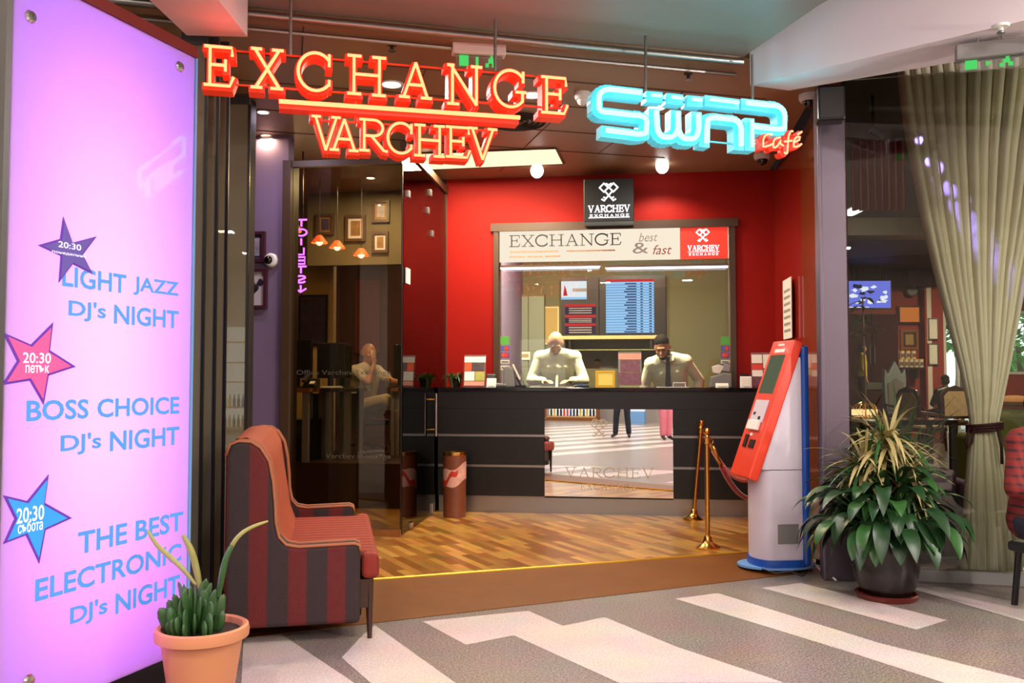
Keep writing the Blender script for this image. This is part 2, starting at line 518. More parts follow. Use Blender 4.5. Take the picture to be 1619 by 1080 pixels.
def parquet():
    m = pm('parquet', C(190, 130, 60), 0.28, coat=0.15)
    nt = m.node_tree; p = nt.nodes['Principled BSDF']
    tc = nt.nodes.new('ShaderNodeTexCoord')
    mp = nt.nodes.new('ShaderNodeMapping'); mp.inputs['Rotation'].default_value = (0, 0, math.radians(62))
    br = nt.nodes.new('ShaderNodeTexBrick')
    br.offset = 0.37
    br.inputs['Scale'].default_value = 1.0
    br.inputs['Brick Width'].default_value = 0.42; br.inputs['Row Height'].default_value = 0.066
    br.inputs['Mortar Size'].default_value = 0.0012; br.inputs['Bias'].default_value = -0.1
    br.inputs['Color1'].default_value = C(138, 84, 30); br.inputs['Color2'].default_value = C(208, 154, 72); br.inputs['Mortar'].default_value = C(90, 54, 24)
    nz = nt.nodes.new('ShaderNodeTexNoise'); nz.inputs['Scale'].default_value = 6
    ml = nt.nodes.new('ShaderNodeMix'); ml.data_type = 'RGBA'; ml.blend_type = 'OVERLAY'; ml.inputs[0].default_value = 0.35
    nt.links.new(tc.outputs['Object'], mp.inputs[0]); nt.links.new(mp.outputs[0], br.inputs['Vector']); nt.links.new(tc.outputs['Object'], nz.inputs['Vector'])
    nt.links.new(br.outputs['Color'], ml.inputs[6]); nt.links.new(nz.outputs['Color'], ml.inputs[7]); nt.links.new(ml.outputs[2], p.inputs['Base Color'])
parquet()
pm('ramp_board', C(112, 64, 18), 0.55, spec=0.3, noise=0.18, scale=5, bump=0.1)
pm('cafe_floor', C(96, 86, 80), 0.3, noise=0.15, scale=2)
stripes('sofa_side', 0, 0.188, 0.43, 0.117, C(42, 27, 27), C(88, 14, 10), noise=0.3)
stripes('sofa_seat', 1, 0.085, 0.4, 0.02, C(156, 56, 26), C(122, 30, 15), noise=0.25)
pm('sofa_back', C(160, 68, 32), 0.8, noise=0.15, scale=8, bump=0.2)
pm('sofa_piping', C(160, 96, 60), 0.7)
stripes('wood_panel', 1, 0.16, 0.5, 0.0, C(120, 62, 32), C(138, 74, 38), rough=0.22, noise=0.2, bump=0.0)
# lights and glass
em('neon_red', (10.0, 0.88, 0.34), 1.0)
pm('neon_red_body', C(200, 30, 14), 0.4, emis=(0.75, 0.035, 0.006, 1), estr=0.55)
em('neon_cyan', (0.82, 11.0, 12.5), 1.0)
pm('neon_cyan_body', C(60, 140, 156), 0.4, emis=(0.10, 0.56, 0.64, 1), estr=0.7)
em('neon_cafe', (5.0, 0.9, 0.45), 1.0)
em('neon_purple', (2.4, 0.55, 6.0), 1.0)
em('lamp_white', (1.0, 0.95, 0.88), 8.0)
em('lamp_warm', (1.0, 0.72, 0.35), 7.0)
em('panel_warm', (1.0, 0.80, 0.46), 1.5)
em('tube_white', (0.85, 0.80, 1.0), 5.0)
em('banner_white', (1.0, 0.88, 0.70), 0.95)
em('logo_white', (1.0, 0.97, 1.0), 1.6)
em('exit_green', (0.10, 0.75, 0.16), 0.9)
glass('pane', (0.90, 0.92, 0.88), 1.55)
glass('pane_dark', (0.86, 0.80, 0.66), 1.7)
glass('pane_side', (0.72, 0.70, 0.62), 1.48)
glass('pane_stack', (0.55, 0.50, 0.36), 1.9, dull=0.42, dullcol=(0.44, 0.40, 0.26))  # olive diffuse part imitates the mall's reflections in the glass
glass('acrylic', (0.9, 0.9, 0.9), 1.4, dull=0.1, dullcol=(0.8, 0.8, 0.8))

# ------------------------------------------------------------------ structure
def slab(name, mat, pts, z0, z1):
    return struct(MB().prism(pts, z0, z1).build(name, mat))
# mall floor with its pale inlays
fl = MB()
fl.poly([(-6, -10.5, 0), (14, -10.5, 0), (14, 23, 0), (-6, 23, 0)])
fl.m = 1
INL = [
 [(668, 983), (835, 966), (890, 990), (956, 976), (1067, 1022), (1240, 1080), (978, 1080), (812, 1005), (737, 1020)],
 [(1067, 947), (1135, 938), (1390, 1017), (1619, 1075), (1700, 1096), (1560, 1102), (1345, 1032)],
 [(1204, 930), (1266, 922), (1498, 981), (1449, 996)],
 [(1433, 929), (1495, 929), (1619, 955), (1760, 985), (1700, 1000), (1619, 983)],
 [(540, 1040), (575, 1003), (593, 989), (720, 1080), (760, 1110), (620, 1110)],
 [(385, 1010), (440, 1000), (500, 1040), (560, 1080), (600, 1110), (380, 1110)],
 [(200, 1110), (235, 1060), (262, 1046), (270, 1110)],
]
for k, pg in enumerate(INL):
    q = [G(u, v) for u, v in pg]
    bmf = [(p.x, p.y, 0.0012) for p in q]
    fl.poly(bmf)
sd = Vector((0.52, -0.854)); sn = Vector((0.854, 0.52))
for k in range(-14, 15):                                   # the same bands go on behind and beside
    o = sn * (k * 0.85); 
    for t0, t1 in ((-4.4, -1.6), (-1.5, 4.0), (4.1, 9.5)):
        c = Vector((0, -2.2)) + o
        a, b = c + sd * t0, c + sd * t1
        q = [a - sn * .21, a + sn * .21, b + sn * .21, b - sn * .21]
        if all(p.y < 2.2 and -6 < p.x < 13.9 and p.y > -10.4 for p in q):
            fl.poly([(p.x, p.y, 0.0012) for p in q])
struct(fl.build('floor_mall', ['terrazzo_dark', 'terrazzo_pale']))

gl = G(605, 917, FZ); gr = G(1200, 873, FZ)
gd = (gr - gl).normalized()
gl2 = gl - gd * 2.2; gr2 = gr + gd * 0.45
RGT = Frame(2.16, 5.72, 0)
post_l = G(1306, 912)
rd = SHOP.w(2.42, 0.0) ; rd = Vector((2.44, 8.15, 0))
slab('floor_shop', 'parquet', [(gl2.x, gl2.y), (gr2.x, gr2.y), (2.62, 9.4), (-4.2, 10.2)], -0.02, FZ)
fa = G(597, 985); fb = G(1285, 905)
fd = (fb - fa).normalized(); fa2 = fa - fd * 1.2
rm = MB()
rm.rings([[(fa2.x, fa2.y, 0.001), (fb.x, fb.y, 0.001), (fb.x, fb.y, 0.004), (fa2.x, fa2.y, 0.004)], [(gl2.x, gl2.y, 0.001), (gr2.x, gr2.y, 0.001), (gr2.x, gr2.y, FZ + .004), (gl2.x, gl2.y, FZ + .004)]])
struct(rm.build('floor_ramp', 'ramp_board'))
tr = MB().tube([(gl2.x, gl2.y, FZ + .004), (gr2.x, gr2.y, FZ + .004)], 0.011, 6)
struct(tr.build('trim_1', 'gold_trim'))

# outer shell
struct(MB().bx(-6.2, 14.2, -10.7, 23, 4.2, 4.3).build('ceiling_mall', 'mall_white'))
struct(MB().bx(-6.2, -6, -10.7, 23, 0, 4.2).build('wall_left', 'mall_wall'))
struct(MB().bx(14, 14.2, -10.7, 23, 0, 4.2).build('wall_right', 'mall_wall'))
struct(MB().bx(-6, 14, -10.7, -10.5, 0, 4.2).build('wall_back', 'mall_wall'))

# soffit in front of the shop, shop ceiling, ceiling seams, door track
def fr(a, b): p = FRONT.w(a, b); return (p.x, p.y)
sof = [fr(-2.6, 0.0), fr(1.52, 0.0), (1.68, 4.78), (2.3, 3.3), (-1.43, 3.3), (-1.43, 4.74), (-2.5, 4.3)]
struct(MB().prism(sof, 3.35, 3.358).build('ceiling_soffit', 'soffit'))
struct(MB().bx(-1.43, 2.3, 3.28, 3.33, 3.35, 4.2).build('trim_2', 'mall_white'))
cl = [fr(-4.6, 0.02), fr(2.15, 0.02), (2.62, 9.2), (2.9, 13.4), (-5.5, 13.9)]
struct(MB().prism(cl, CZ + 0.02, CZ + 0.10).build('ceiling_shop', 'brown_ceiling'))
sm = MB()
for b in (0.72, 1.25, 1.9, 2.5):
    p = FRONT.w(-1.9, b); q = FRONT.w(2.1, b)
    sm.tube([(p.x, p.y, CZ + .02), (q.x, q.y, CZ + .02)], 0.006, 4)
for a, b0, b1 in ((-0.4, .72, 1.9), (0.75, 1.25, 3.4), (1.45, .72, 2.5), (-1.2, .2, .72)):
    p = FRONT.w(a, b0); q = FRONT.w(a, b1)
    sm.tube([(p.x, p.y, CZ + .02), (q.x, q.y, CZ + .02)], 0.005, 4)
struct(sm.build('trim_3', 'frame_brown'))
tk = MB()
p = FRONT.w(-2.3, -0.02); q = FRONT.w(1.5, -0.02)
tk.tube([(p.x, p.y, 3.305), (q.x, q.y, 3.305)], 0.022, 10)
p = FRONT.w(-2.3, 0.25); q = FRONT.w(1.6, 0.25)
tk.tube([(p.x, p.y, 3.325), (q.x, q.y, 3.325)], 0.014, 8)
struct(tk.build('trim_4', 'steel', smooth=SM))

# bulkheads at the top of the frame
struct(MB().prism([(-1.86, 2.2), (-1.44, 2.2), (-1.43, 4.71), (-1.75, 4.69)], 3.15, 4.2).build('beam_left', 'bulkhead'))
bk = [(1.50, 5.50), (2.61, 4.52), (4.6, 2.76), (5.2, 3.4), (3.1, 4.76), (2.3, 5.27), (1.775, 5.60)]
struct(MB().prism(bk, 3.15, 4.2).build('beam_right', 'bulkhead'))
struct(MB().prism([(2.3, 5.27), (3.1, 4.76), (5.2, 3.4), (5.4, 3.7), (3.3, 5.02), (2.35, 5.42)], 3.22, 4.2).build('trim_5', 'grey'))

# red wall behind the counter, with the teller window
WB = 0.45
aL, _ = SHOP.hit(705, 500, WB); aR, _ = SHOP.hit(1226, 500, WB)
oL, _ = SHOP.hit(781, 480, WB); oR, _ = SHOP.hit(1163, 480, WB); _, oT = SHOP.hit(970, 355, WB)
OB = 1.2
def shop_place(o):
    o.location = SHOP.w(0, 0); o.rotation_euler = (0, 0, SHOP.yaw); return o
w = MB()
w.bx(aL, oL, WB, WB + .15, 0, CZ + .03).bx(oR, aR, WB, WB + .15, 0, CZ + .03).bx(oL, oR, WB, WB + .15, oT, CZ + .03).bx(oL, oR, WB, WB + .15, 0, OB - .08)
shop_place(struct(w.build('wall_red', 'red_wall')))
w = MB()
w.bx(oL - .0, oL + .05, WB - .03, WB + .18, OB, oT).bx(oR - .05, oR, WB - .03, WB + .18, OB, oT).bx(oL - .03, oR + .03, WB - .04, WB + .18, oT - .05, oT + .03)
shop_place(struct(w.build('window_1', 'frame_brown')))
w = MB().bx(oL + .05, oR - .05, WB + .02, WB + .03, OB, oT - .05)
shop_place(struct(w.build('window_2', 'pane')))
# teller room
RB = 3.1
shop_place(struct(MB().bx(oL - .6, oR + 1.2, RB, RB + .1, 0, CZ + .1).build('wall_olive', 'olive')))
shop_place(struct(MB().bx(oL - .12, oL - .02, WB + .15, RB, 0, CZ + .1).build('wall_teller_left', 'lilac_lit_wall')))
shop_place(struct(MB().bx(oR + .75, oR + .85, WB + .15, RB, 0, CZ + .1).build('wall_teller_right', 'olive')))
shop_place(struct(MB().bx(oL - .02, oR + .75, WB + .15, RB, 0.0, 0.13).build('floor_teller', 'dark_grey')))
# office behind the left glass
shop_place(struct(MB().bx(aL - .06, aL + .0, WB, 5.2, 0, CZ + .1).build('wall_divider', 'dark_wall')))
cor = G(633, 849, FZ)                                     # glass corner
ca, cb, _ = SHOP.loc(cor)
pa, _ = SHOP.hit(456, 600, cb)
shop_place(struct(MB().bx(pa - 1.6, pa - .02, cb, cb + .12, 0, CZ + .03).build('wall_lilac', 'lilac_lit_wall')))
shop_place(struct(MB().bx(pa - .05, pa + .02, cb - .05, cb + .14, 0, 3.12).bx(pa, ca, cb - .02, cb + .03, 3.07, 3.12).build('door_1', 'frame_brown')))
OF = 0.47
of = [SHOP.w(-4.5, cb + 1.5), SHOP.w(aL - .06, cb + 1.5), SHOP.w(aL - .06, 5.2), SHOP.w(-4.5, 5.2)]
struct(MB().prism([(p.x, p.y) for p in of], 0.0, OF).build('floor_office', 'wood_dark'))
shop_place(struct(MB().bx(-4.6, aL, 5.1, 5.2, 0, CZ + .1).build('wall_office_back', 'ochre')))
ol = MB().bx(-3.35, -3.25, cb + .12, 5.1, 0, CZ + .1)
shop_place(struct(ol.build('wall_office_left', 'olive')))
u0_ = SHOP.hit(486, 365, .9)[0]; u1_ = SHOP.hit(650, 365, .9)[0]; zz_ = SHOP.hit(560, 419, .9)[1]
shop_place(struct(MB().bx(u0_, min(u1_, aL - .07), .9, 1.0, zz_, CZ + .03).build('wall_office_upper', 'olive_brown')))
u0_ = SHOP.hit(440, 500, 1.6)[0]; u1_ = SHOP.hit(527, 500, 1.6)[0]
shop_place(struct(MB().bx(u0_, u1_, 1.6, 1.7, OF, CZ + .03).build('wall_office_side', 'ochre')))
# right side: wood panelled wall between shop and café
p0 = Vector((2.165, 5.97, 0)); p1 = Vector((2.40, 7.30, 0)); p2 = Vector((2.62, 9.1, 0))
def wallseg(name, mat, a, b, th, z0, z1):
    d = (b - a); L = d.length; yaw = math.atan2(d.y, d.x)
    o = MB().bx(0, L, -th, 0, z0, z1).build(name, mat)
    o.location = a; o.rotation_euler = (0, 0, yaw)
    return struct(o)
pm('wood_coat', C(134, 66, 32), 0.18, coat=0.6, noise=0.3, scale=3)
pm('red_coat', C(150, 30, 16), 0.2, coat=0.8, noise=0.1, scale=3)
wallseg('wall_wood', 'wood_coat', p0, p1, 0.08, 0, CZ)
wallseg('wall_red_side', 'red_coat', p1, p2, 0.08, 0, CZ)
wallseg('trim_6', 'dark_grey', SHOP.w(aR + .0, WB - .06), SHOP.w(aR + .09, WB - .06), -0.1, 0, CZ)
wallseg('wall_cafe_left', 'maroon', Vector((2.30, 6.08, 0)), Vector((2.74, 9.2, 0)), 0.02, 0, 4.1)
wallseg('wall_cafe_left_far', 'maroon', Vector((2.74, 9.2, 0)), Vector((3.3, 20.0, 0)), 0.1, 0, 4.1)
# corner post and café glass front
post = MB().bx(-.075, .095, -.06, .08, 0, 3.2).bx(-.085, -.06, -.075, .0, 0, 3.2)
po = struct(post.build('trim_7', 'post_metal', bevel=.006)); pg = G(1325, 918); po.location = (pg.x, pg.y + .06, 0); po.rotation_euler = (0, 0, math.radians(-6))
CF = Frame(pg.x, pg.y + .08, math.radians(-13.5))         # café front
def cafe_place(o):
    o.location = CF.w(0, 0); o.rotation_euler = (0, 0, CF.yaw); return o
cafe_place(struct(MB().bx(.05, 5.0, -.03, .05, 0, .085).build('trim_8', 'grey')))
cafe_place(struct(MB().bx(.09, 5.0, .0, .012, .085, 3.3).build('window_3', 'pane')))
slab('floor_cafe', 'cafe_floor', [(2.15, 5.80), (7.0, 4.75), (14, 4.75), (14, 23), (3.2, 23)], -0.01, 0.012)
struct(MB().prism([(2.3, 5.9), (7.0, 4.9), (14, 4.9), (14, 20), (3.2, 20)], 3.75, 3.85).build('ceiling_cafe', 'cafe_ceiling'))
YF = 20.0
x1 = P(1492, 600, YF).x; x2 = P(1549, 600, YF).x; x3 = P(1566, 600, YF).x; x4 = 13.4
zt = P(1500, 492, YF).z; zs = P(1600, 592, YF).z
w = MB().bx(3.2, x1, YF, YF + .2, 0, 4.1).bx(x1, x4, YF, YF + .2, zt, 4.1).bx(x2, x3, YF, YF + .2, 0, zt).bx(x3, x4, YF, YF + .2, 0, zs).bx(x4, 14, YF, YF + .2, 0, 4.1)
struct(w.build('wall_cafe_far', 'cafe_red'))
w = MB()
w.frame(x1, x2, 0.0, zt, .06, YF - .03, YF + .05).frame(x3, x4, zs, zt, .06, YF - .03, YF + .05).bx((x1 + x2) / 2 - .1, (x1 + x2) / 2 - .05, YF - .02, YF + .04, 0, zt)
struct(w.build('window_4', 'white'))
struct(MB().bx(x1, x2, YF + .06, YF + .07, 0, zt).build('window_5', 'pane'))
struct(MB().bx(x3, x4, YF + .06, YF + .07, zs, zt).build('window_6', 'pane'))
struct(MB().prism([(3, YF + .21), (40, YF + .21), (40, 60), (3, 60)], -.1, -0.02).build('ground_outside', 'ground_out'))
bm_ = MB().bx(P(1345, 345, 12).x - .3, P(1480, 345, 12).x + .6, 12.0, 12.4, P(1400, 372, 12).z, P(1400, 344, 12).z)
struct(bm_.build('beam_cafe', 'soffit'))
struct(MB().bx(-6, -1.9, 6.3, 6.5, 0, 4.2).build('wall_front_left', 'dark_wall'))
struct(MB().prism([(5.2, 4.9), (14, 4.75), (14, 4.9), (5.2, 5.05)], 0, 4.2).build('wall_front_right', 'mall_wall'))
# ------------------------------------------------------------------ red neon sign hanging in front of the shop
def sign_root(name, label, cat):
    p = SIGN.w(0, 0, 0)
    return thing(name, label, cat, (p.x, p.y, 0), SIGN.yaw)
sg = sign_root('neon_sign', 'large orange-red neon sign in two lines with a bar between, above the entrance', 'neon sign')
BOX1 = {0: ('E', 322, 369, 72, 133), 1: ('X', 396, 448, 76, 137), 2: ('C', 471, 524, 81, 141), 3: ('H', 549, 610, 87, 147), 4: ('A', 631, 683, 97, 152), 5: ('N', 707, 762, 102, 163), 6: ('G', 782, 832, 109, 167), 7: ('E', 856, 897, 121, 177)}
BOX2 = {0: ('V', 492, 538, 183, 236), 1: ('A', 521, 567, 187, 236), 2: ('R', 568, 613, 188, 237), 3: ('C', 613, 653, 193, 241), 4: ('H', 655, 703, 197, 245), 5: ('E', 705, 743, 200, 247), 6: ('V', 740, 786, 202, 251)}
def neon_letter(spec, tube_r, bw, depth):
    ch, u0, u1, v0, v1 = spec
    a0, zb = SIGN.hit(u0, v1); a1, _ = SIGN.hit(u1, v1); _, zt_ = SIGN.hit(u0, v0)
    mp = lambda p: (a0 + p[0] * (a1 - a0), zb + p[1] * (zt_ - zb))
    body = MB(); tubes = MB()
    for t, pts in LET[ch]:
        q = [mp(p) for p in pts]
        body.ribbon(q, bw, 0.03, depth)
        tubes.tube([(x, 0.0, z) for x, z in q], tube_r, 6)
    b = body.build('letter', 'neon_red_body', sg)
    tubes.build('neon_tube', 'neon_red', b, smooth=4)
for k in BOX1: neon_letter(BOX1[k], 0.0085, 0.036, 0.13)
for k in BOX2: neon_letter(BOX2[k], 0.0075, 0.032, 0.12)
a0, z0 = SIGN.hit(441, 160); a1, z1 = SIGN.hit(822, 186)
mb = MB().box((a0 + a1) / 2, .07, (z0 + z1) / 2 - .008, a1 - a0, .09, .045, ry=-math.atan2(z1 - z0, a1 - a0))
b = mb.build('bar', 'neon_red_body', sg)
MB().tube([(a0, 0, z0), (a1, 0, z1)], .012, 8).build('neon_tube', 'neon_red', b, smooth=4)
def rail(u0, v0, u1, v1, bb=.06):
    a, z = SIGN.hit(u0, v0, bb); c, y = SIGN.hit(u1, v1, bb)
    MB().tube([(a, bb, z), (c, bb, y)], .006, 6).build('rail', 'orange', sg)
rail(330, 77, 890, 124); rail(330, 131, 890, 172); rail(500, 190, 775, 207)
for u, v in ((459, 88), (783, 112)):
    a, z = SIGN.hit(u, v, .06)
    MB().cyl((a, .06, z), (a, .06, 3.35), .009, n=8).build('hanging_rod', 'steel', sg, smooth=SM)
for u in (562, 715):
    a, z = SIGN.hit(u, 145, .06); _, y = SIGN.hit(u, 195, .06)
    MB().cyl((a, .06, z), (a, .06, y), .007, n=6).build('rail', 'orange', sg)

# ------------------------------------------------------------------ cyan café sign
cs = sign_root('cafe_sign', 'glowing pale cyan tube sign with a small orange script word at its lower end', 'neon sign')
def crop5(x, y): return (900 + x / 4.0475, 80 + y / 4.0475)
def mp5(pts): return [SIGN.hit(*crop5(*p)) for p in pts]
def qb(p0, p1, p2, n=5):
    return [((1 - t) ** 2 * p0[0] + 2 * t * (1 - t) * p1[0] + t * t * p2[0], (1 - t) ** 2 * p0[1] + 2 * t * (1 - t) * p1[1] + t * t * p2[1]) for t in [i / n for i in range(n + 1)]]
S_ = [(460, 270)] + qb((260, 248), (190, 248), (188, 312)) + qb((190, 375), (200, 395), (250, 395)) + [(420, 415)] + qb((440, 415), (505, 425), (495, 470)) + qb((490, 530), (440, 540), (400, 530)) + [(235, 510)]
W_ = [(555, 385)] + qb((560, 480), (565, 555), (620, 555)) + qb((640, 555), (690, 555), (695, 480)) + [(695, 395)]
W2 = [(695, 440)] + qb((697, 500), (705, 565), (755, 565)) + qb((790, 565), (822, 560), (828, 490)) + [(826, 405)]
A_ = [(878, 590), (880, 500)] + qb((885, 440), (900, 430), (945, 430)) + [(1010, 438)] + qb((1040, 440), (1095, 445), (1098, 510)) + [(1098, 610)]
P_ = [(1135, 335), (1290, 352)] + qb((1310, 352), (1375, 360), (1378, 425)) + qb((1375, 500), (1340, 505), (1290, 500)) + [(1170, 485)]
P2 = [(1168, 445), (1170, 615)]
BAR = [(900, 312), (1082, 335)]
SQ = [[(525, 285), (590, 290)], [(655, 298), (722, 305)], [(785, 312), (848, 318)]]
bw = 0.068
for grp in ([S_], [W_, W2, SQ[0], SQ[1], SQ[2]], [A_, BAR], [P_, P2]):
    bd = MB(); tb = MB()
    for st in grp:
        q = mp5(st)
        bd.ribbon(q, bw * (1.0 if len(st) > 2 else .95), 0.025, .11)
        short = len(st) == 2
        tb.tube([(x, -.004, z) for x, z in q], .016 if not short else .011, 6)
    b = bd.build('letter', 'neon_cyan_body', cs)
    tb.build('neon_tube', 'neon_cyan', b, smooth=4)
CAF = [  # small script word
 [qb((1290, 540), (1240, 530), (1235, 580)) + qb((1235, 620), (1270, 615), (1295, 600))],
 [qb((1345, 560), (1300, 560), (1300, 595)) + qb((1300, 625), (1330, 625), (1345, 575)) + [(1345, 600), (1365, 612)]],
 [qb((1425, 520), (1400, 510), (1395, 570)) + [(1390, 640)] + qb((1388, 660), (1375, 668), (1370, 650)), [(1370, 585), (1420, 580)]],
 [[(1430, 590), (1465, 575)] + qb((1470, 555), (1435, 550), (1430, 590)) + qb((1430, 620), (1460, 620), (1480, 600)), [(1455, 540), (1482, 522)]],
]
for grp in CAF:
    bd = MB(); tb = MB()
    for st in grp:
        q = mp5(st)
        bd.ribbon(q, .026, .02, .08); tb.tube([(x, -.012, z) for x, z in q], .006, 6)
    b = bd.build('script_letter', 'neon_red_body', cs)
    tb.build('neon_tube', 'neon_cafe', b, smooth=4)
q = mp5([(440, 275), (1190, 352), (500, 520), (1150, 585)])
MB().tube([(q[0][0], .07, q[0][1]), (q[1][0], .07, q[1][1])], .006, 6).build('rail', 'steel', cs)
MB().tube([(q[2][0], .07, q[2][1]), (q[3][0], .07, q[3][1])], .006, 6).build('rail', 'neon_cyan_body', cs)
for u, v in ((1021, 146), (1190, 165)):
    a, z = SIGN.hit(u, v, .07)
    MB().cyl((a, .07, z), (a, .07, 3.35 if u < 1100 else 3.3), .009, n=8).build('hanging_rod', 'steel', cs, smooth=SM)

# ------------------------------------------------------------------ backlit notice panel on the left
def panel_frame():
    e1 = P(300, 500, 3.97); yaw = math.atan2(.942, .336)          # along the sheet, away from the camera
    return e1, yaw
PR, PYAW = panel_frame()
PX = Vector((math.cos(PYAW), math.sin(PYAW), 0))
PAN = Frame(PR.x - PX.x * 1.0, PR.y - PX.y * 1.0, PYAW)         # a: 0 near end .. 1 far end; +b is behind the sheet
zb = PAN.hit(265, 1040)[1]; ztp = PAN.hit(302, 90)[1]
aN = PAN.hit(7, 500)[0]; aF = 1.0
pr = thing('lit_notice_panel', 'tall backlit pink and violet glass notice panel with three stars and blue lettering', 'illuminated sign', PAN.w(0, 0, 0), PYAW)
def translucent(name, col):
    m = bpy.data.materials.new(name); m.use_nodes = True; nt = m.node_tree
    nt.nodes.remove(nt.nodes['Principled BSDF'])
    t = nt.nodes.new('ShaderNodeBsdfTranslucent'); t.inputs[0].default_value = col
    d = nt.nodes.new('ShaderNodeBsdfDiffuse'); d.inputs[0].default_value = (.8, .78, .8, 1)
    g = nt.nodes.new('ShaderNodeBsdfGlossy'); g.inputs['Roughness'].default_value = .02
    f = nt.nodes.new('ShaderNodeFresnel'); f.inputs[0].default_value = 1.2
    m1 = nt.nodes.new('ShaderNodeMixShader'); m1.inputs[0].default_value = .12
    m2 = nt.nodes.new('ShaderNodeMixShader')
    nt.links.new(t.outputs[0], m1.inputs[1]); nt.links.new(d.outputs[0], m1.inputs[2])
    nt.links.new(f.outputs[0], m2.inputs[0]); nt.links.new(m1.outputs[0], m2.inputs[1]); nt.links.new(g.outputs[0], m2.inputs[2])
    nt.links.new(m2.outputs[0], nt.nodes['Material Output'].inputs[0]); MATS[name] = m
translucent('opal_sheet', (.9, .9, .9, 1))
MB().bx(aN + .0, aF, -.006, .0, zb, ztp).build('glass_sheet', 'opal_sheet', pr)
bxm = MB().bx(aN, aF, .48, .50, zb, ztp).bx(aN, aN + .02, .03, .48, zb, ztp).bx(aF - .02, aF, .03, .48, zb, ztp).bx(aN, aF, .03, .48, ztp - .02, ztp).bx(aN, aF, .03, .48, zb, zb + .02)
pm('box_violet', C(90, 40, 170), .7)
bxm.build('light_box', 'box_violet', pr)
MB().bx(aN - .02, aF + .01, -.015, .5, ztp + .002, ztp + .05).build('top_trim', 'red_dark', pr)
MB().bx(aN - .02, aF + .01, -.005, .5, 0.0, zb - .002).build('plinth', 'black', pr)
MB().bx(aF + .002, aF + .014, -.012, .06, zb, ztp).build('edge_profile', 'kiosk_pale_blue', pr)
MB().bx(aN - .03, aN - .008, -.012, .5, 0, ztp).build('edge_profile', 'steel', pr)
for u, v in ((45, 27), (281, 106), (42, 1076)):
    a, z = PAN.hit(u, v)
    MB().lathe([(0, 0), (.022, 0), (.024, .006), (.018, .014), (0, .016)], 16).build('standoff', 'chrome', pr, smooth=SM, loc=(a, -.006, z)).rotation_euler = (PI / 2, 0, 0)
LB = pr
hz = (zb + ztp) / 2
for zc, sz, pw, col in ((hz + .02, 1.5, 44, (1.0, .46, .92)), (ztp - .28, .3, 9, (.60, .16, 1.0)), (zb + .28, .3, 9, (.8, .2, 1.0)), (ztp - .62, .4, 10, (1.0, .25, .90)), (zb + .62, .4, 10, (1.0, .25, .90))):
    l = area_light('panel_lamp', ((aN + aF) / 2 - .02, .40, zc), pw, .6, col, sz, (-PI / 2, 0, 0), LB)
def pt(body, uL, uR, vT, vB):
    a0, _ = PAN.hit(uL, (vT + vB) / 2); a1, z1 = PAN.hit(uR, vT); _, z0 = PAN.hit(uR, vB)
    ws = body.split()
    for w in ws: text_geo(w, 0.0, .022)
    nat = [_NW[(w, 0.0, .022)] for w in ws]; gap = .34
    k = (a1 - a0) / (sum(nat) + gap * (len(ws) - 1)); x = a0
    for w, n in zip(ws, nat):
        m = MB(); put_text(m, w, x, x + n * k, z0, z1, -.009, bold=.022); m.build('lettering', 'glow_letter', pr, keep=True)
        x += (n + gap) * k
pt('LIGHT JAZZ', 95, 280, 447, 475); pt("DJ's NIGHT", 105, 280, 492, 520)
pt('BOSS  CHOICE', 39, 281, 627, 654); pt("DJ's NIGHT", 93, 281, 674, 703)
pt('THE BEST', 121, 287, 808, 838); pt('ELECTRONIC', 54, 284, 858, 887); pt("DJ's NIGHT", 109, 282, 908, 938)
def star(px, mat, t1, t2, tb1, tb2):
    q = [PAN.hit(u, v) for u, v in px]
    MB().prism(q, -.010, -.0065, 'y').build('star', 'star_edge', pr)
    cx = sum(x for x, z in q) / len(q); cz = sum(z for x, z in q) / len(q)
    s = MB().prism([(cx + (x - cx) * .86, cz + (z - cz) * .86) for x, z in q], -.0125, -.010, 'y').build('star_face', mat, pr)
    for body, (u0, v0, u1, v1) in ((t1, tb1), (t2, tb2)):
        a0, z1 = PAN.hit(u0, v0); a1, z0 = PAN.hit(u1, v1)
        put_text(MBX := MB(), body, a0, a1, z0, z1, -.0135, bold=.012)
        MBX.build('star_lettering', 'star_text', s, keep=True)
pm('star_edge', C(80, 40, 130), .5, emis=C(96, 44, 150), estr=.7)
pm('star_dark', C(80, 70, 130), .5, emis=C(92, 70, 150), estr=.7)
pm('star_pink', C(200, 70, 120), .5, emis=C(205, 85, 145), estr=.7)
pm('star_blue', C(40, 130, 210), .5, emis=C(50, 140, 220), estr=.7)
pm('star_text', C(230, 225, 235), .5, emis=C(225, 215, 235), estr=.7)
star([(97, 343), (112, 384), (150, 374), (128, 403), (144, 434), (112, 418), (90, 447), (93, 405), (57, 388), (92, 378)], 'star_dark', '20:30', 'понеделник', (88, 381, 124, 397), (78, 396, 132, 409))
star([(81, 510), (76, 554), (117, 580), (74, 594), (66, 640), (44, 602), (0, 609), (24, 571), (2, 526), (46, 545)], 'star_pink', '20:30', 'петък', (32, 557, 76, 575), (36, 577, 73, 590))
star([(74, 750), (68, 795), (111, 819), (69, 838), (59, 891), (38, 846), (2, 860), (20, 820), (2, 783), (40, 792)], 'star_blue', '20:30', 'събота', (22, 804, 65, 821), (24, 826, 63, 837))

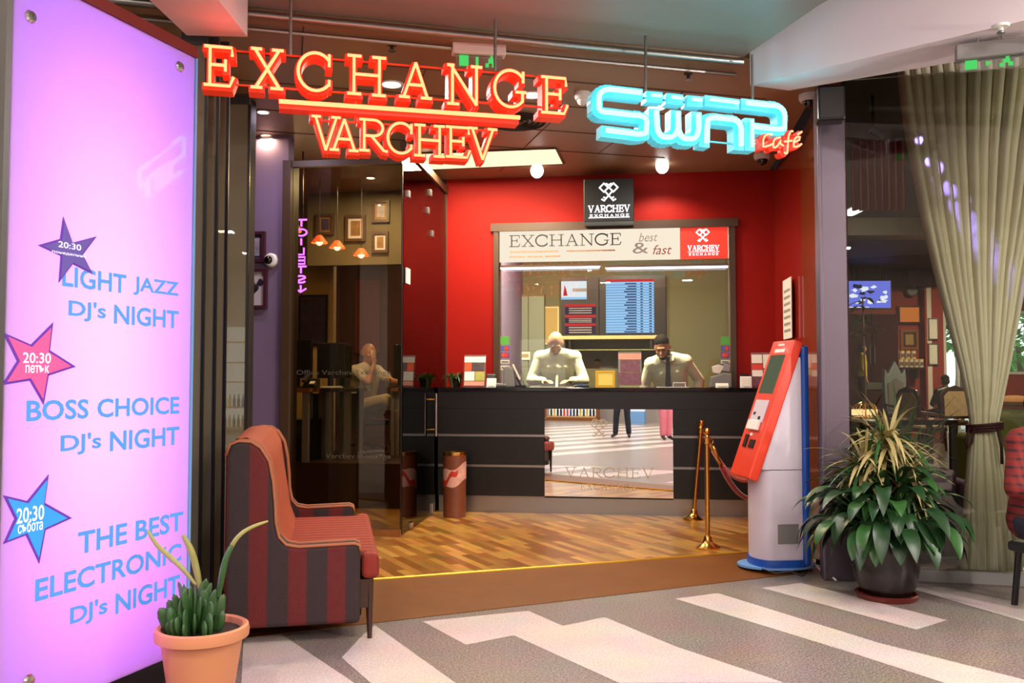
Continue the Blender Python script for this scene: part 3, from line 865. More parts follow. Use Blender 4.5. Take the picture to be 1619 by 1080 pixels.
# ------------------------------------------------------------------ folded glass panels beside it
GP = 'folded glass doors'
for uR, uL, Y, lab in ((322, 282, 4.96, 'dark glass door leaf right behind the backlit panel, nearest in the folded stack'), (341, 282, 5.03, 'second dark glass door leaf of the folded stack'), (357, 282, 5.10, 'third dark glass door leaf, its edge against the striped sofa back'), (391, 282, 6.05, 'dark glass door leaf standing behind the striped sofa, before the lilac wall')):
    xl = P(uL, 500, Y).x; xr = P(uR, 500, Y).x; h = 3.2
    t = thing('glass_door_leaf', lab, 'glass door', (xr, Y, 0), math.radians(4), None)
    MB().bx(xl - xr, 0, 0, .012, .06, h).build('glass_pane', 'pane_stack', t)
    MB().bx(xl - xr, 0, -.012, .024, 0, .06).build('bottom_rail', 'dark_grey', t)
    MB().bx(-.012, .004, -.004, .016, .06, h).build('edge_seal', 'black', t)
    MB().bx(xl - xr, 0, -.012, .024, h, h + .07).build('top_rail', 'dark_grey', t)

# ------------------------------------------------------------------ striped wing sofa
so_p = G(580, 1012)
SOF_Y = math.radians(11.4)
sx = Vector((math.cos(SOF_Y), math.sin(SOF_Y), 0)); sy = Vector((-math.sin(SOF_Y), math.cos(SOF_Y), 0))
org = Vector((so_p.x, so_p.y, 0)) - sx * .685 - sy * .03
sofa = thing('wing_sofa', 'winged two-seat sofa in dark red and brown stripes with an orange seat', 'sofa', org, SOF_Y)
WW = 1.46
side = [(0, .09), (0, .93), (.02, .985), (.06, 1.0), (.12, .995), (.165, .965), (.205, .90), (.225, .80), (.235, .70), (.24, .60), (.255, .53), (.29, .49), (.35, .478), (.62, .485), (.645, .475), (.65, .45), (.65, .09)]
for k, (y0, y1) in enumerate(((0, .11), (WW - .11, WW))):
    a = MB().prism(side, y0, y1, 'y').build('arm', 'sofa_side', sofa, bevel=.022, seg=3)
    yy = y0 if k == 0 else y0
    MB().tube([(x, yy + .004, z) for x, z in side[1:-1]], .008, 6).build('piping', 'sofa_piping', a, smooth=4)
    MB().tube([(x, y1 - .004, z) for x, z in side[1:-1]], .008, 6).build('piping', 'sofa_piping', a, smooth=4)
bk_ = [(.01, .12), (.01, .96), (.04, 1.005), (.09, 1.01), (.15, .985), (.185, .92), (.21, .75), (.25, .50), (.28, .42), (.28, .12)]
def back_fn(u, v):
    i = v * (len(bk_) - 1); k = min(int(i), len(bk_) - 2); f = i - k
    x = bk_[k][0] * (1 - f) + bk_[k + 1][0] * f; z = bk_[k][1] * (1 - f) + bk_[k + 1][1] * f
    y = .10 + u * (WW - .20)
    return (x + .015 * math.sin(u * PI) * (1 if k > 4 else 0), y, z + .02 * math.sin(u * PI) * (1 if z > .9 else 0))
MB().grid(back_fn, 12, 27).build('backrest', 'sofa_back', sofa, smooth=1.0)
MB().bx(.02, .66, .1, WW - .1, .10, .30).build('base', 'sofa_side', sofa, bevel=.01)
seat = [(.24, .11), (.655, .11), (.655, .02), (.745, .02), (.745, WW - .02), (.655, WW - .02), (.655, WW - .11), (.24, WW - .11)]
MB().prism(seat, .30, .425).build('seat_cushion', 'sofa_seat', sofa, bevel=.03, seg=3)
for x, y in ((.70, .06), (.70, WW - .06), (.06, .06), (.06, WW - .06)):
    top = .30 if x > .5 else .10
    MB().tube([(x, y, 0), (x - .005, y, top)], [.012, .024], 10).build('leg', 'wood_dark', sofa, smooth=SM)
MB().bx(.645, .69, .03, WW - .03, .16, .30).build('front_rail', 'wood_dark', sofa)

# ------------------------------------------------------------------ terracotta pot with succulent
pc = Vector((P(320, 985, 3.62).x, 3.62, 0))
pot = thing('potted_succulent', 'terracotta pot with a clump of green succulents and three long thin shoots', 'potted plant', pc)
R = .183
MB().lathe([(.115, 0), (.12, .004), (.158, .255), (.166, .262), (.182, .265), (.184, .285), (.180, .306), (.170, .312), (.158, .306), (.150, .28), (.0, .275)], 40).build('pot', 'terracotta', pot, smooth=SM)
MB().lathe([(0, .281), (.150, .284), (.152, .279)], 24).build('soil', 'soil', pot)
def blade(mb, p0, d, L, wid, curl, up=Vector((0, 0, 1)), n=8, droop=None, fold=.25, tipf=1.0):
    d = Vector(d).normalized(); p = Vector(p0); side_ = d.cross(up)
    if side_.length < 1e-3: side_ = Vector((1, 0, 0))
    side_.normalize(); prev = None
    for i in range(n + 1):
        t = i / n
        w_ = wid * (math.sin(PI * min(1, (t * .9 + .12) ** .8)) ** .8) * tipf + 0.0006
        nrm = side_.cross(d).normalized()
        a = mb.bm.verts.new(p - side_ * w_ + nrm * w_ * fold); c = mb.bm.verts.new(p); b_ = mb.bm.verts.new(p + side_ * w_ + nrm * w_ * fold)
        if prev:
            for q in ((prev[0], prev[1], c, a), (prev[1], prev[2], b_, c)):
                f = mb.bm.faces.new(q); f.material_index = mb.m; f.smooth = True
        prev = (a, c, b_)
        d = (d + Vector((0, 0, -curl / n))).normalized()
        p = p + d * (L / n)
    return mb
rs = random.Random(3)
fo = MB()
for k in range(64):
    an = rs.uniform(0, 2 * PI); rr = rs.uniform(.01, .115)
    o = Vector((rr * math.cos(an) - .03, rr * math.sin(an), .285))
    L = rs.uniform(.05, .12) * (1.45 if rr < .07 else 1)
    fo.ball(o + Vector((0, 0, L * .55)), (rs.uniform(.018, .030), rs.uniform(.006, .011), L * .66), 8, Matrix.Rotation(an, 3, 'Z') @ Matrix.Rotation(rs.uniform(.0, .5), 3, 'Y'))
fo.build('foliage', 'succulent', pot, smooth=4)
def shoot(pts, wid, mat):
    m = MB(); q = [Vector(p) for p in pts]
    for _ in range(2):
        r = [q[0]]
        for a, b in zip(q, q[1:]): r += [a * .75 + b * .25, a * .25 + b * .75]
        q = r + [q[-1]]
    L = len(q)
    m.tube(q, [wid * (0.35 + .65 * math.sin(PI * (i + .6) / L)) for i in range(L)], 6)
    m.build('shoot', mat, pot, smooth=4)
def loc_px(u, v, dy=0): p = P(u, v, 3.62 + dy); return p - pc
shoot([loc_px(310, 925), loc_px(290, 900), loc_px(268, 880), loc_px(247, 862), loc_px(233, 838)], .011, 'leaf_pale')
shoot([loc_px(318, 940, .03), loc_px(312, 905, .03), loc_px(303, 870, .02), loc_px(289, 846)], .014, 'leaf_pale')
shoot([loc_px(347, 945), loc_px(353, 905), loc_px(362, 870), loc_px(378, 845), loc_px(400, 832, .02), loc_px(424, 824, .04)], .010, 'leaf_pale')
shoot([loc_px(345, 945, -.04), loc_px(350, 915, -.05), loc_px(356, 885, -.04), loc_px(366, 862, -.03)], .014, 'leaf')
# ------------------------------------------------------------------ counter
cL = aL + .02
cR = SHOP.hit(1232, 700, 0)[0]
mL = SHOP.hit(861, 720, 0)[0]; mR = SHOP.hit(1064, 720, 0)[0]
zTop = SHOP.hit(960, 613, 0)[1]; zm0 = SHOP.hit(960, 786, 0)[1]; zm1 = SHOP.hit(960, 647, 0)[1]; zk = SHOP.hit(960, 787, 0)[1]
zs1 = SHOP.hit(960, 690, 0)[1]; zs2 = SHOP.hit(960, 739, 0)[1]
ct = sthing('exchange_counter', 'long black counter with a mirror panel in its front, below the teller window', 'counter', 0, 0, FZ)
def cz(z): return z - FZ
MB().bx(cL, cR, -.02, .44, cz(zTop) - .035, cz(zTop)).bx(oL + .06, oR - .06, .44, .78, cz(zTop) - .035, cz(zTop)).build('countertop', 'black_gloss', ct, bevel=.004)
MB().bx(cL, cR, .0, .42, cz(zm1), cz(zTop) - .036).build('front_panel', 'black', ct)
for z0, z1 in ((cz(zs1) + .012, cz(zm1) - .002), (cz(zs2) + .012, cz(zs1) - .012), (cz(zk), cz(zs2) - .012)):
    for x0, x1 in ((cL, mL - .003), (mR + .003, cR)):
        MB().bx(x0, x1, .0, .42, z0, z1).build('front_panel', 'black', ct)
for z in (cz(zs1), cz(zs2)):
    for x0, x1 in ((cL, mL - .003), (mR + .003, cR)):
        MB().bx(x0, x1, .006, .42, z - .011, z + .011).build('metal_strip', 'steel', ct)
MB().bx(mL - .002, mR + .002, .03, .42, cz(zm0) - .02, cz(zm1) - .001).build('front_panel', 'black', ct)
MT, MY = math.radians(.05), math.radians(-1.5)      # the mirror panel hangs slightly askew
mw_, mh_ = (mR - mL) / 2, (cz(zm1) - cz(zm0)) / 2
mi = MB().bx(-mw_, mw_, 0, .012, -mh_, mh_).build('mirror_panel', 'mirror', ct)
mi.location = ((mL + mR) / 2, -.012, (cz(zm0) + cz(zm1)) / 2); mi.rotation_euler = (MT, 0, MY)
MNR = Matrix.Rotation(SHOP.yaw + MY, 3, 'Z') @ Matrix.Rotation(MT, 3, 'X')
MN = MNR @ Vector((0, 1, 0)); MP = SHOP.w((mL + mR) / 2, -.012, (zm0 + zm1) / 2)
mi_c, mi_z = (mL + mR) / 2, (cz(zm0) + cz(zm1)) / 2
MB().bx(cL, cR, .05, .40, 0.0, cz(zk) - .001).build('kickplate', 'steel', ct)
pm('etched', C(206, 188, 162), .3, .8)
x0, z1 = SHOP.hit(893, 739, 0); x1, z0 = SHOP.hit(1034, 756, 0)
serif(m := MB(), 'VARCHEV', x0 - mi_c, x1 - mi_c, cz(z0) - mi_z, cz(z1) - mi_z, -.003, -.0005, .009)
m.build('etched_lettering', 'etched', mi)
x0, z1 = SHOP.hit(918, 765, 0); x1, z0 = SHOP.hit(1006, 775, 0)
serif(m := MB(), 'EXCHANGE', x0 - mi_c, x1 - mi_c, cz(z0) - mi_z, cz(z1) - mi_z, -.003, -.0005, .006, .35)
m.build('etched_lettering', 'etched', mi)
a_, z_ = SHOP.hit(947, 678, 0)
keys_mark(m := MB(), a_ - mi_c, cz(z_) - mi_z, .17, -.003, -.0005, .009).build('etched_emblem', 'etched', mi)
CT = zTop

# ------------------------------------------------------------------ teller window: banner, tube lights, stickers
a0, z1 = SHOP.hit(790, 368, WB); a1, _ = SHOP.hit(1152, 368, WB); _, z0 = SHOP.hit(960, 412, WB)
_, z1 = SHOP.hit(960, 363, WB)
BN = sthing('window_banner', 'backlit white and red exchange banner across the top of the teller window', 'sign', a0, WB - .012, z0)
W_b, H_b = a1 - a0, z1 - z0
def bpx(u): return SHOP.hit(u, 390, WB)[0] - a0
xr_ = bpx(1075)
MB().bx(0, xr_, 0, .02, 0, H_b).build('panel', 'banner_white', BN)
pm('banner_red', C(215, 50, 36), .5, emis=C(226, 58, 40), estr=.7)
MB().bx(xr_ + .002, W_b - .012, 0, .02, 0, H_b).build('panel', 'banner_red', BN)
MB().bx(W_b - .01, W_b, -.004, .02, 0, H_b).build('edge_profile', 'white', BN)
serif(m := MB(), 'EXCHANGE', bpx(806), bpx(982), H_b * .50, H_b * .86, -.006, -.001, .013, .12)
pm('ink', C(20, 18, 18), .6)
m.build('lettering', 'ink', BN)
m = MB()
for r_, (q0, q1) in enumerate(((806, 985), (806, 890))):
    for k in range(r_ + 2):
        e = (q1 - q0) / (r_ + 2); m.bx(bpx(q0 + e * k), bpx(q0 + e * k + e * .86), -.004, -.001, H_b * (.30 - .16 * r_), H_b * (.345 - .16 * r_))
pm('faint_ink', C(150, 110, 84), .7)
m.build('small_print', 'faint_ink', BN)
pm('soft_grey', C(140, 130, 130), .6)
pm('soft_red', C(150, 60, 52), .6)
m = MB(); put_text(m, 'best', bpx(1010), bpx(1040), H_b * .58, H_b * .86, -.003, .3); put_text(m, '&', bpx(1000), bpx(1025), H_b * .2, H_b * .55, -.003)
m.build('script_lettering', 'soft_grey', BN, keep=True)
m = MB(); put_text(m, 'fast', bpx(1032), bpx(1062), H_b * .16, H_b * .46, -.003, .3); m.build('script_lettering', 'soft_red', BN, keep=True)
m = MB(); keys_mark(m, bpx(1111), H_b * .72, H_b * .40, -.006, -.001, .012); serif(m, 'VARCHEV', bpx(1087), bpx(1137), H_b * .26, H_b * .42, -.006, -.001, .010); serif(m, 'EXCHANGE', bpx(1089), bpx(1135), H_b * .11, H_b * .18, -.006, -.001, .005, .5)
m.ribbon([(bpx(1087), H_b * .22), (bpx(1137), H_b * .22)], .004, -.006, -.001)
m.build('emblem', 'logo_white', BN)
for (u0, u1, lab, du) in ((791, 949, 'white fluorescent tube under the black exchange lettering of the window banner', 0), (957, 1152, 'white fluorescent tube under the red end of the window banner', 0)):
    x0, z = SHOP.hit(u0, 425, WB - .05); x1, _ = SHOP.hit(u1, 423, WB - .05)
    t = sthing('fluorescent_tube', lab, 'light', x0, WB - .05, z)
    MB().cyl((0.01, 0, 0), (x1 - x0 - .01, 0, 0), .011, n=10).build('tube', 'tube_white', t, smooth=SM)
    MB().bx(0, x1 - x0, .012, .045, .0, .035).build('batten', 'frame_brown', t)
    for e in (0, x1 - x0 - .01): MB().cyl((e, 0, 0), (e + .01, 0, 0), .013, n=10).build('end_cap', 'white', t, smooth=SM)
pm('sticker_red', C(214, 60, 50), .6); pm('sticker_violet', C(110, 70, 150), .6)
for base, side_ in ((798, 'lilac end'), (1147, 'olive end')):
    specs = [(532, 545, 'green_mark'), (547, 555, 'blue_mark'), (557, 566, 'orange'), (569, 575, 'off_white'), (578, 585, 'off_white')]
    names = ['green square sticker', 'blue and red card sticker', 'orange and red card sticker', 'upper pale card sticker', 'lower pale card sticker']
    for (v0, v1, mt), nm in zip(specs, names):
        x0, z1 = SHOP.hit(base - 7, v0, WB); x1, z0 = SHOP.hit(base + 7, v1, WB)
        t = sthing('window_sticker', f'{nm} on the {side_} of the teller window', 'sticker', x0, WB + .016, z0)
        w_, h_ = x1 - x0, z1 - z0
        MB().bx(0, w_, 0, .002, 0, h_).build('sheet', mt if mt in ('green_mark', 'off_white') else 'sticker_violet', t)
        if mt in ('blue_mark', 'orange'):
            m = MB(); m.prism(arc(w_ * .36, h_ * .5, w_ * .24, w_ * .24, 0, 342, 19), -.002, 0, 'y'); m.build('disc', mt, t)
            m = MB(); m.prism(arc(w_ * .64, h_ * .5, w_ * .24, w_ * .24, 0, 342, 19), -.003, -.001, 'y'); m.build('disc', 'sticker_red', t)
        elif mt == 'off_white':
            MB().bx(w_ * .12, w_ * .88, -.002, 0, h_ * .3, h_ * .7).build('mark', 'grey', t)

# ------------------------------------------------------------------ black cube sign with white keys
x0, z0 = SHOP.hit(923, 351, WB - .34); x1, z1 = SHOP.hit(1002, 281, WB - .34)
kb = sthing('box_sign', 'black box sign with white crossed keys projecting from the red wall', 'sign', x0, WB - .34, z0)
W_, H_ = x1 - x0, z1 - z0
MB().bx(0, W_, 0, .335, 0, H_).build('box', 'black', kb, bevel=.006)
m = MB(); keys_mark(m, W_ * .5, H_ * .66, H_ * .42, -.006, -.001, .014); m.build('emblem', 'logo_white', kb)
m = MB(); serif(m, 'VARCHEV', W_ * .09, W_ * .92, H_ * .22, H_ * .37, -.006, -.001, .013, .1); m.build('lettering', 'logo_white', kb)
m = MB(); serif(m, 'EXCHANGE', W_ * .12, W_ * .9, H_ * .115, H_ * .165, -.006, -.001, .006, .4); m.ribbon([(W_ * .1, H_ * .09), (W_ * .91, H_ * .09)], .008, -.006, -.001); m.build('lettering', 'logo_white', kb)

# ------------------------------------------------------------------ teller room furnishings
def rb(u, v, b=RB): return SHOP.hit(u, v, b)
def rows(mb, x0, x1, z0, z1, n, y0, y1, fill):
    h = (z1 - z0) / n
    for i in range(n):
        mb.bx(x0, x1, y0, y1, z0 + i * h + h * (1 - fill) / 2, z0 + (i + 1) * h - h * (1 - fill) / 2)
    return mb
x0, z0 = rb(878, 531); x1, z1 = rb(1052, 436)
em('screen_blue', C(150, 195, 245), 1.35); em('screen_dark', C(24, 44, 100), 1.0); em('screen_red', C(214, 50, 50), 1.1); em('screen_white', C(225, 232, 245), 1.3); em('screen_violet', C(84, 62, 96), .55)
bd = sthing('rates_board', 'dark wall board holding the blue exchange-rate screen behind the tellers', 'screen', 0, RB - .07, 0)
MB().bx(rb(948, 500)[0], x1, 0, .06, z0, z1).build('backing_board', 'black', bd)
def scr(u0, v0, u1, v1): a, zt_ = rb(u0, v0); b, zb_ = rb(u1, v1); return a, b, zb_, zt_
a, b, c, d = scr(958, 443, 1034, 527)
s = MB().bx(a, b, -.01, 0, c, d).build('screen', 'screen_blue', bd)
MB().bx(a, b, -.014, -.010, d - .035, d).build('header', 'screen_red', s)
m = MB(); n = 19; hh = (d - .04 - c) / n
for i in range(n):
    zz = c + i * hh + hh * .28
    m.bx(a + (b - a) * (.38 + .02 * ((i * 7) % 5)), a + (b - a) * .64, -.013, -.010, zz, zz + hh * .42)
    m.bx(a + (b - a) * .72, a + (b - a) * .77, -.013, -.010, zz, zz + hh * .42).bx(a + (b - a) * .90, a + (b - a) * .955, -.013, -.010, zz, zz + hh * .42)
    m.bx(a, b, -.012, -.010, c + i * hh, c + i * hh + hh * .13)
m.build('text_lines', 'screen_dark', s)
ls = sthing('wall_screen', 'screen with a white picture above red and violet price rows, behind the bald teller', 'screen', 0, RB - .07, 0)
a, b, c, d = scr(888, 440, 947, 530)
MB().bx(a, b, .0, .05, c, d).build('casing', 'black', ls)
a, b, c, d = scr(888, 446, 928, 474)
s = MB().bx(a, b, -.01, 0, c, d).build('picture', 'screen_white', ls)
w_, h_ = b - a, d - c
MB().prism([(a + w_ * .08, c + h_ * .2), (a + w_ * .25, c + h_ * .2), (a + w_ * .2, c + h_ * .55), (a + w_ * .13, c + h_ * .8)], -.013, -.010, 'y').build('picture_figure', 'screen_red', s)
MB().bx(a + w_ * .45, b, -.013, -.010, c + h_ * .42, c + h_ * .6).build('picture_figure', 'soft_grey', s)
MB().bx(a, b, -.013, -.010, c, c + h_ * .12).build('picture_figure', 'screen_blue', s)
for v0, v1 in ((482, 497), (499, 511), (512, 528)):
    a, b, c, d = scr(894, v0, 942, v1)
    s = MB().bx(a, b, -.01, 0, c, d).build('price_block', 'screen_violet', ls)
    MB().bx(a, b, -.013, -.010, d - .035, d).build('header', 'screen_red', s)
    rows(MB(), a + .05, b - .05, c, d - .04, 3, -.013, -.010, .45).build('text_lines', 'soft_grey', s)
# shelf, glass shelf and dark niche
x0, z = rb(886, 533, RB - .3); x1, _ = rb(1044, 533, RB - .3)
t = sthing('wall_shelf', 'long pale wooden shelf below the screens', 'shelf', x0, RB - .31, z - .03)
MB().bx(0, x1 - x0, 0, .30, 0, .045).build('board', 'wood_pale', t, bevel=.003)
MB().bx(.1, .13, .02, .30, -.12, 0).bx(x1 - x0 - .13, x1 - x0 - .1, .02, .30, -.12, 0).build('bracket', 'black', t)
t = sthing('glass_shelf', 'thin glass shelf below the wooden shelf', 'shelf', x0 + .1, RB - .28, z - .17)
MB().bx(0, x1 - x0 + .05, 0, .30, 0, .012).build('board', 'acrylic', t)
MB().bx(0, x1 - x0 + .05, -.004, 0, 0, .012).build('front_edge', 'leaf_pale', t)
MB().bx(.1, .12, .02, .30, -.05, 0).bx(x1 - x0 - .13, x1 - x0 - .1, .02, .30, -.05, 0).build('bracket', 'steel', t)
t = sthing('back_cabinet', 'low dark grey cabinet along the back wall behind the tellers', 'cabinet', x0 - .05, RB - .42, 0.13)
MB().bx(0, x1 - x0 + .1, .02, .40, 0, .95).build('body', 'dark_grey', t)
for k in range(3):
    w_ = (x1 - x0 + .1) / 3
    d_ = MB().bx(w_ * k + .01, w_ * (k + 1) - .01, 0, .02, .03, .92).build('door', 'grey', t)
    MB().cyl((w_ * (k + 1) - .06, -.02, .55), (w_ * (k + 1) - .06, -.02, .72), .008).build('handle', 'steel', d_)
lf_x, _ = rb(1042, 545, RB - .15)
# picture leaning under the shelf, door-like panels at the left, thermostat
x0, z0 = rb(978, 558, RB - .2); x1, z1 = rb(1013, 544, RB - .2)
t = sthing('leaning_print', 'small green and yellow print leaning below the glass shelf', 'picture', x0, RB - .2, .13 + .95)
MB().bx(0, x1 - x0, 0, .02, 0, z1 - 1.17).build('frame', 'steel', t)
MB().bx(.02, x1 - x0 - .02, -.004, 0, .02, z1 - 1.19).build('print', 'leaf_pale', t)
x0, z0 = rb(812, 620); x1, z1 = rb(862, 466); 
t = sthing('wall_cupboard', 'tall grey-green cupboard against the back wall beside the bald teller', 'cupboard', x0, RB - .12, .13)
MB().bx(0, x1 - x0, .02, .115, 0, z1 - .13).build('body', 'olive', t)
pm('cupboard_grey', C(120, 122, 104), .5)
for k in range(2):
    w_ = (x1 - x0) / 2
    d_ = MB().bx(w_ * k + .006, w_ * (k + 1) - .006, 0, .02, .02, z1 - .16).build('door', 'cupboard_grey', t)
    MB().bx(w_ * (k * .5 + .75) - .02 + k * .0, w_ * (k * .5 + .75) + .0, -.02, 0, 1.0, 1.15).build('handle', 'steel', d_)
x0, z0 = rb(850, 545); x1, z1 = rb(884, 485)
t = sthing('wall_panel_cream', 'cream panel on the back wall behind the bald teller', 'panel', x0, RB - .02, z0)
MB().bx(0, x1 - x0, 0, .018, 0, z1 - z0).build('board', 'ochre', t)
MB().frame(0, x1 - x0, 0, z1 - z0, .02, -.006, .0).build('edge', 'wood_pale', t)
x0, z0 = rb(819, 569, RB - .15); x1, z1 = rb(838, 556, RB - .15)
t = sthing('notice_card', 'pale card on the grey-green cupboard door', 'card', x0, RB - .135, z0)
MB().bx(0, x1 - x0, 0, .004, 0, z1 - z0).build('card', 'off_white', t)
MB().bx(.02, x1 - x0 - .02, -.002, 0, .03, z1 - z0 - .03).build('print', 'ochre', t)

# ------------------------------------------------------------------ things on the counter
def on(name, label, cat, u, b, group=None):
    a, _ = SHOP.hit(u, 612, b)
    return sthing(name, label, cat, a, b, CT, group)
def px(u0, u1, b): return SHOP.hit(u1, 600, b)[0] - SHOP.hit(u0, 600, b)[0]
def leaflet_holder(label, u0, u1, vt, b, cols):
    t = on('leaflet_holder', label, 'leaflet holder', (u0 + u1) / 2, b)
    w_ = px(u0, u1, b); h_ = SHOP.hit(u0, vt, b)[1] - CT
    MB().prism([(-.0, 0), (.12, 0), (.12, .012), (.045, .012), (.075, h_), (.071, h_), (.0, .004)], -w_ / 2, w_ / 2, 'x').build('stand', 'acrylic', t)
    k = (h_) / .075
    for (fx0, fx1, fz0, fz1, mt) in cols:
        x0, x1 = -w_ / 2 + w_ * fx0, -w_ / 2 + w_ * fx1
        z0_, z1_ = .012 + (h_ - .02) * fz0, .012 + (h_ - .02) * fz1
        y0_, y1_ = z0_ / k - .004, z1_ / k - .004
        m = MB(); m.rings([[(x0, y0_, z0_), (x1, y0_, z0_), (x1, y0_ - .003, z0_), (x0, y0_ - .003, z0_)], [(x0, y1_, z1_), (x1, y1_, z1_), (x1, y1_ - .003, z1_), (x0, y1_ - .003, z1_)]])
        m.build('leaflet', mt, t)
    return t
pm('photo_dark', C(70, 56, 60), .5, noise=.8, scale=30); pm('photo_wine', C(110, 60, 74), .5, noise=.7, scale=30)
pm('leaflet_green', C(170, 168, 80), .6, noise=.3, scale=20); pm('leaflet_pink', C(226, 150, 130), .6, noise=.2, scale=30)
leaflet_holder('clear leaflet holder with orange and green leaflets beside the trailing plant on the counter', 732, 767, 561, .09, [(0.02, .98, .78, .97, 'paper'), (.05, .35, .5, .77, 'orange'), (.38, .9, .5, .77, 'photo_dark'), (.05, .5, .18, .48, 'paper'), (.53, .96, .18, .48, 'leaflet_green'), (.05, .95, .02, .16, 'leaflet_pink')])
leaflet_holder('clear leaflet holder with a dark wine-red cover, between the two tellers', 977, 1015, 556, .10, [(.02, .98, .80, .98, 'leaflet_pink'), (.10, .92, .42, .79, 'photo_wine'), (.02, .98, .03, .41, 'photo_wine')])
leaflet_holder('clear leaflet holder with red and white leaflets, behind the red payment kiosk', 1189, 1226, 557, .14, [(.03, .48, .70, .96, 'paper'), (.52, .97, .55, .96, 'paper'), (.03, .48, .5, .68, 'sticker_red'), (.03, .48, .3, .49, 'paper'), (.52, .97, .35, .53, 'leaflet_green'), (.03, .97, .02, .29, 'photo_wine')])
def tent(label, u0, u1, vt, b, mt='paper'):
    t = on('card_holder', label, 'card', (u0 + u1) / 2, b); w_ = px(u0, u1, b); h_ = SHOP.hit(u0, vt, b)[1] - CT
    MB().prism([(0, 0), (.05, 0), (.042, h_), (.036, h_)], -w_ / 2, w_ / 2, 'x').build('holder', mt, t)
    m = MB(); m.rings([[(-w_ / 2 + .01, -.001, .012), (w_ / 2 - .01, -.001, .012), (w_ / 2 - .01, -.004, .012), (-w_ / 2 + .01, -.004, .012)], [(-w_ / 2 + .01, .031, h_ - .012), (w_ / 2 - .01, .031, h_ - .012), (w_ / 2 - .01, .028, h_ - .012), (-w_ / 2 + .01, .028, h_ - .012)]])
    m.build('print', 'off_white', t)
tent('small cream card holder between the leaflets and the card terminal', 769, 784, 598, .10)
tent('white card stand beside the red and white leaflets', 1171, 1189, 595, .08)
tent('small white sign in front of the banknote counter', 1132, 1152, 606, .05)
for u, lab in ((776, 'small black box standing behind the cream card holder'), (1178, 'small black box standing behind the white card stand')):
    t = on('phone_base', lab, 'telephone', u, .24)
    MB().prism([(0, 0), (.10, 0), (.10, .07), (.05, .13), (.03, .13), (0, .04)], -.045, .045, 'x').build('body', 'black', t, bevel=.006)
    MB().bx(-.03, .03, -.004, .02, .05, .08).build('keypad', 'dark_grey', t)
# card terminal, stapler, papers, gold box, banknote counter
t = on('card_terminal', 'grey card terminal on an arm beside the lilac end of the teller window', 'card terminal', 806, .30)
MB().prism([(-.06, 0), (.06, 0), (.05, .17), (.0, .21), (-.06, .2)], -.05, .05, 'y').build('body', 'grey', t, bevel=.012)
MB().box(.07, -.03, .15, .018, .06, .17, ry=-.45).build('handset', 'off_white', t, bevel=.006)
MB().cyl((.11, -.02, .02), (.07, -.02, .1), .008).bx(.06, .16, -.06, .02, 0, .02).build('handset_base', 'black', t)
t = on('stapler', 'black stapler at the front edge before the card terminal', 'stapler', 793, .05)
MB().bx(-.055, .055, -.016, .016, 0, .012).build('base', 'black', t, bevel=.004)
MB().prism([(-.055, .012), (.05, .02), (.05, .032), (-.05, .045)], -.013, .013, 'y').build('arm', 'steel', t, bevel=.004)
for u0, u1, b, lab in ((838, 905, .16, 'sheet of white paper on the counter before the bald teller'), (1038, 1088, .12, 'sheet of white paper on the counter before the teller with the tie')):
    t = on('paper_sheet', lab, 'paper', (u0 + u1) / 2, b); w_ = px(u0, u1, b)
    MB().box(0, 0, .004, w_, .2, .006).build('sheet', 'paper', t)
    rows(MB(), -w_ * .4, w_ * .4, -.08, .08, 5, 0, 0.001, .3)
    MB().bx(-w_ * .4, w_ * .35, -.06, -.05, .007, .0078).bx(-w_ * .4, w_ * .4, -.03, -.02, .007, .0078).bx(-w_ * .4, w_ * .3, .0, .01, .007, .0078).build('text_lines', 'grey_text', t)
t = on('gold_box', 'yellow framed box on the counter beside the bald teller', 'box', 957, .16); w_ = px(942, 973, .16); h_ = SHOP.hit(957, 586, .16)[1] - CT
MB().bx(-w_ / 2, w_ / 2, .01, .12, 0, h_).build('body', 'card_yellow', t)
MB().frame(-w_ / 2, w_ / 2, 0, h_, .02, 0, .012).build('frame', 'gold_trim', t)
pm('plate_yellow', C(250, 226, 110), .4); MB().bx(-w_ / 2 + .022, w_ / 2 - .022, .004, .009, .022, h_ - .022).build('front_plate', 'plate_yellow', t)  # plain bright yellow front plate, no emission
t = on('banknote_counter', 'grey banknote counting machine at the olive end of the teller window', 'machine', 1141, .28)
MB().prism([(-.11, 0), (.09, 0), (.09, .13), (.02, .14), (-.11, .10)], -.06, .06, 'y').build('body', 'grey', t, bevel=.01)
MB().box(.045, 0, .19, .08, .10, .09, ry=.2).build('hopper', 'steel', t, bevel=.01)
MB().prism([(-.08, .14), (-.02, .13), (.02, .2), (-.03, .22), (-.09, .2)], -.05, .05, 'y').build('tray', 'off_white', t, bevel=.006)
t = on('display_stand', 'small clear stand lying on the paper before the teller with the tie', 'stand', 1074, .16)
MB().frame(-.06, .06, 0, .05, .006, 0, .01).build('frame', 'white', t); MB().bx(-.05, .05, .01, .03, .007, .04).build('back', 'acrylic', t)
t = on('desk_pen_tray', 'low black tray between the leaflet holder and the paper', 'tray', 920, .1)
MB().bx(-.07, .07, -.03, .03, 0, .02).build('tray', 'black', t, bevel=.004); MB().cyl((-.05, 0, .026), (.05, .01, .026), .004).build('pen', 'blue_mark', t)
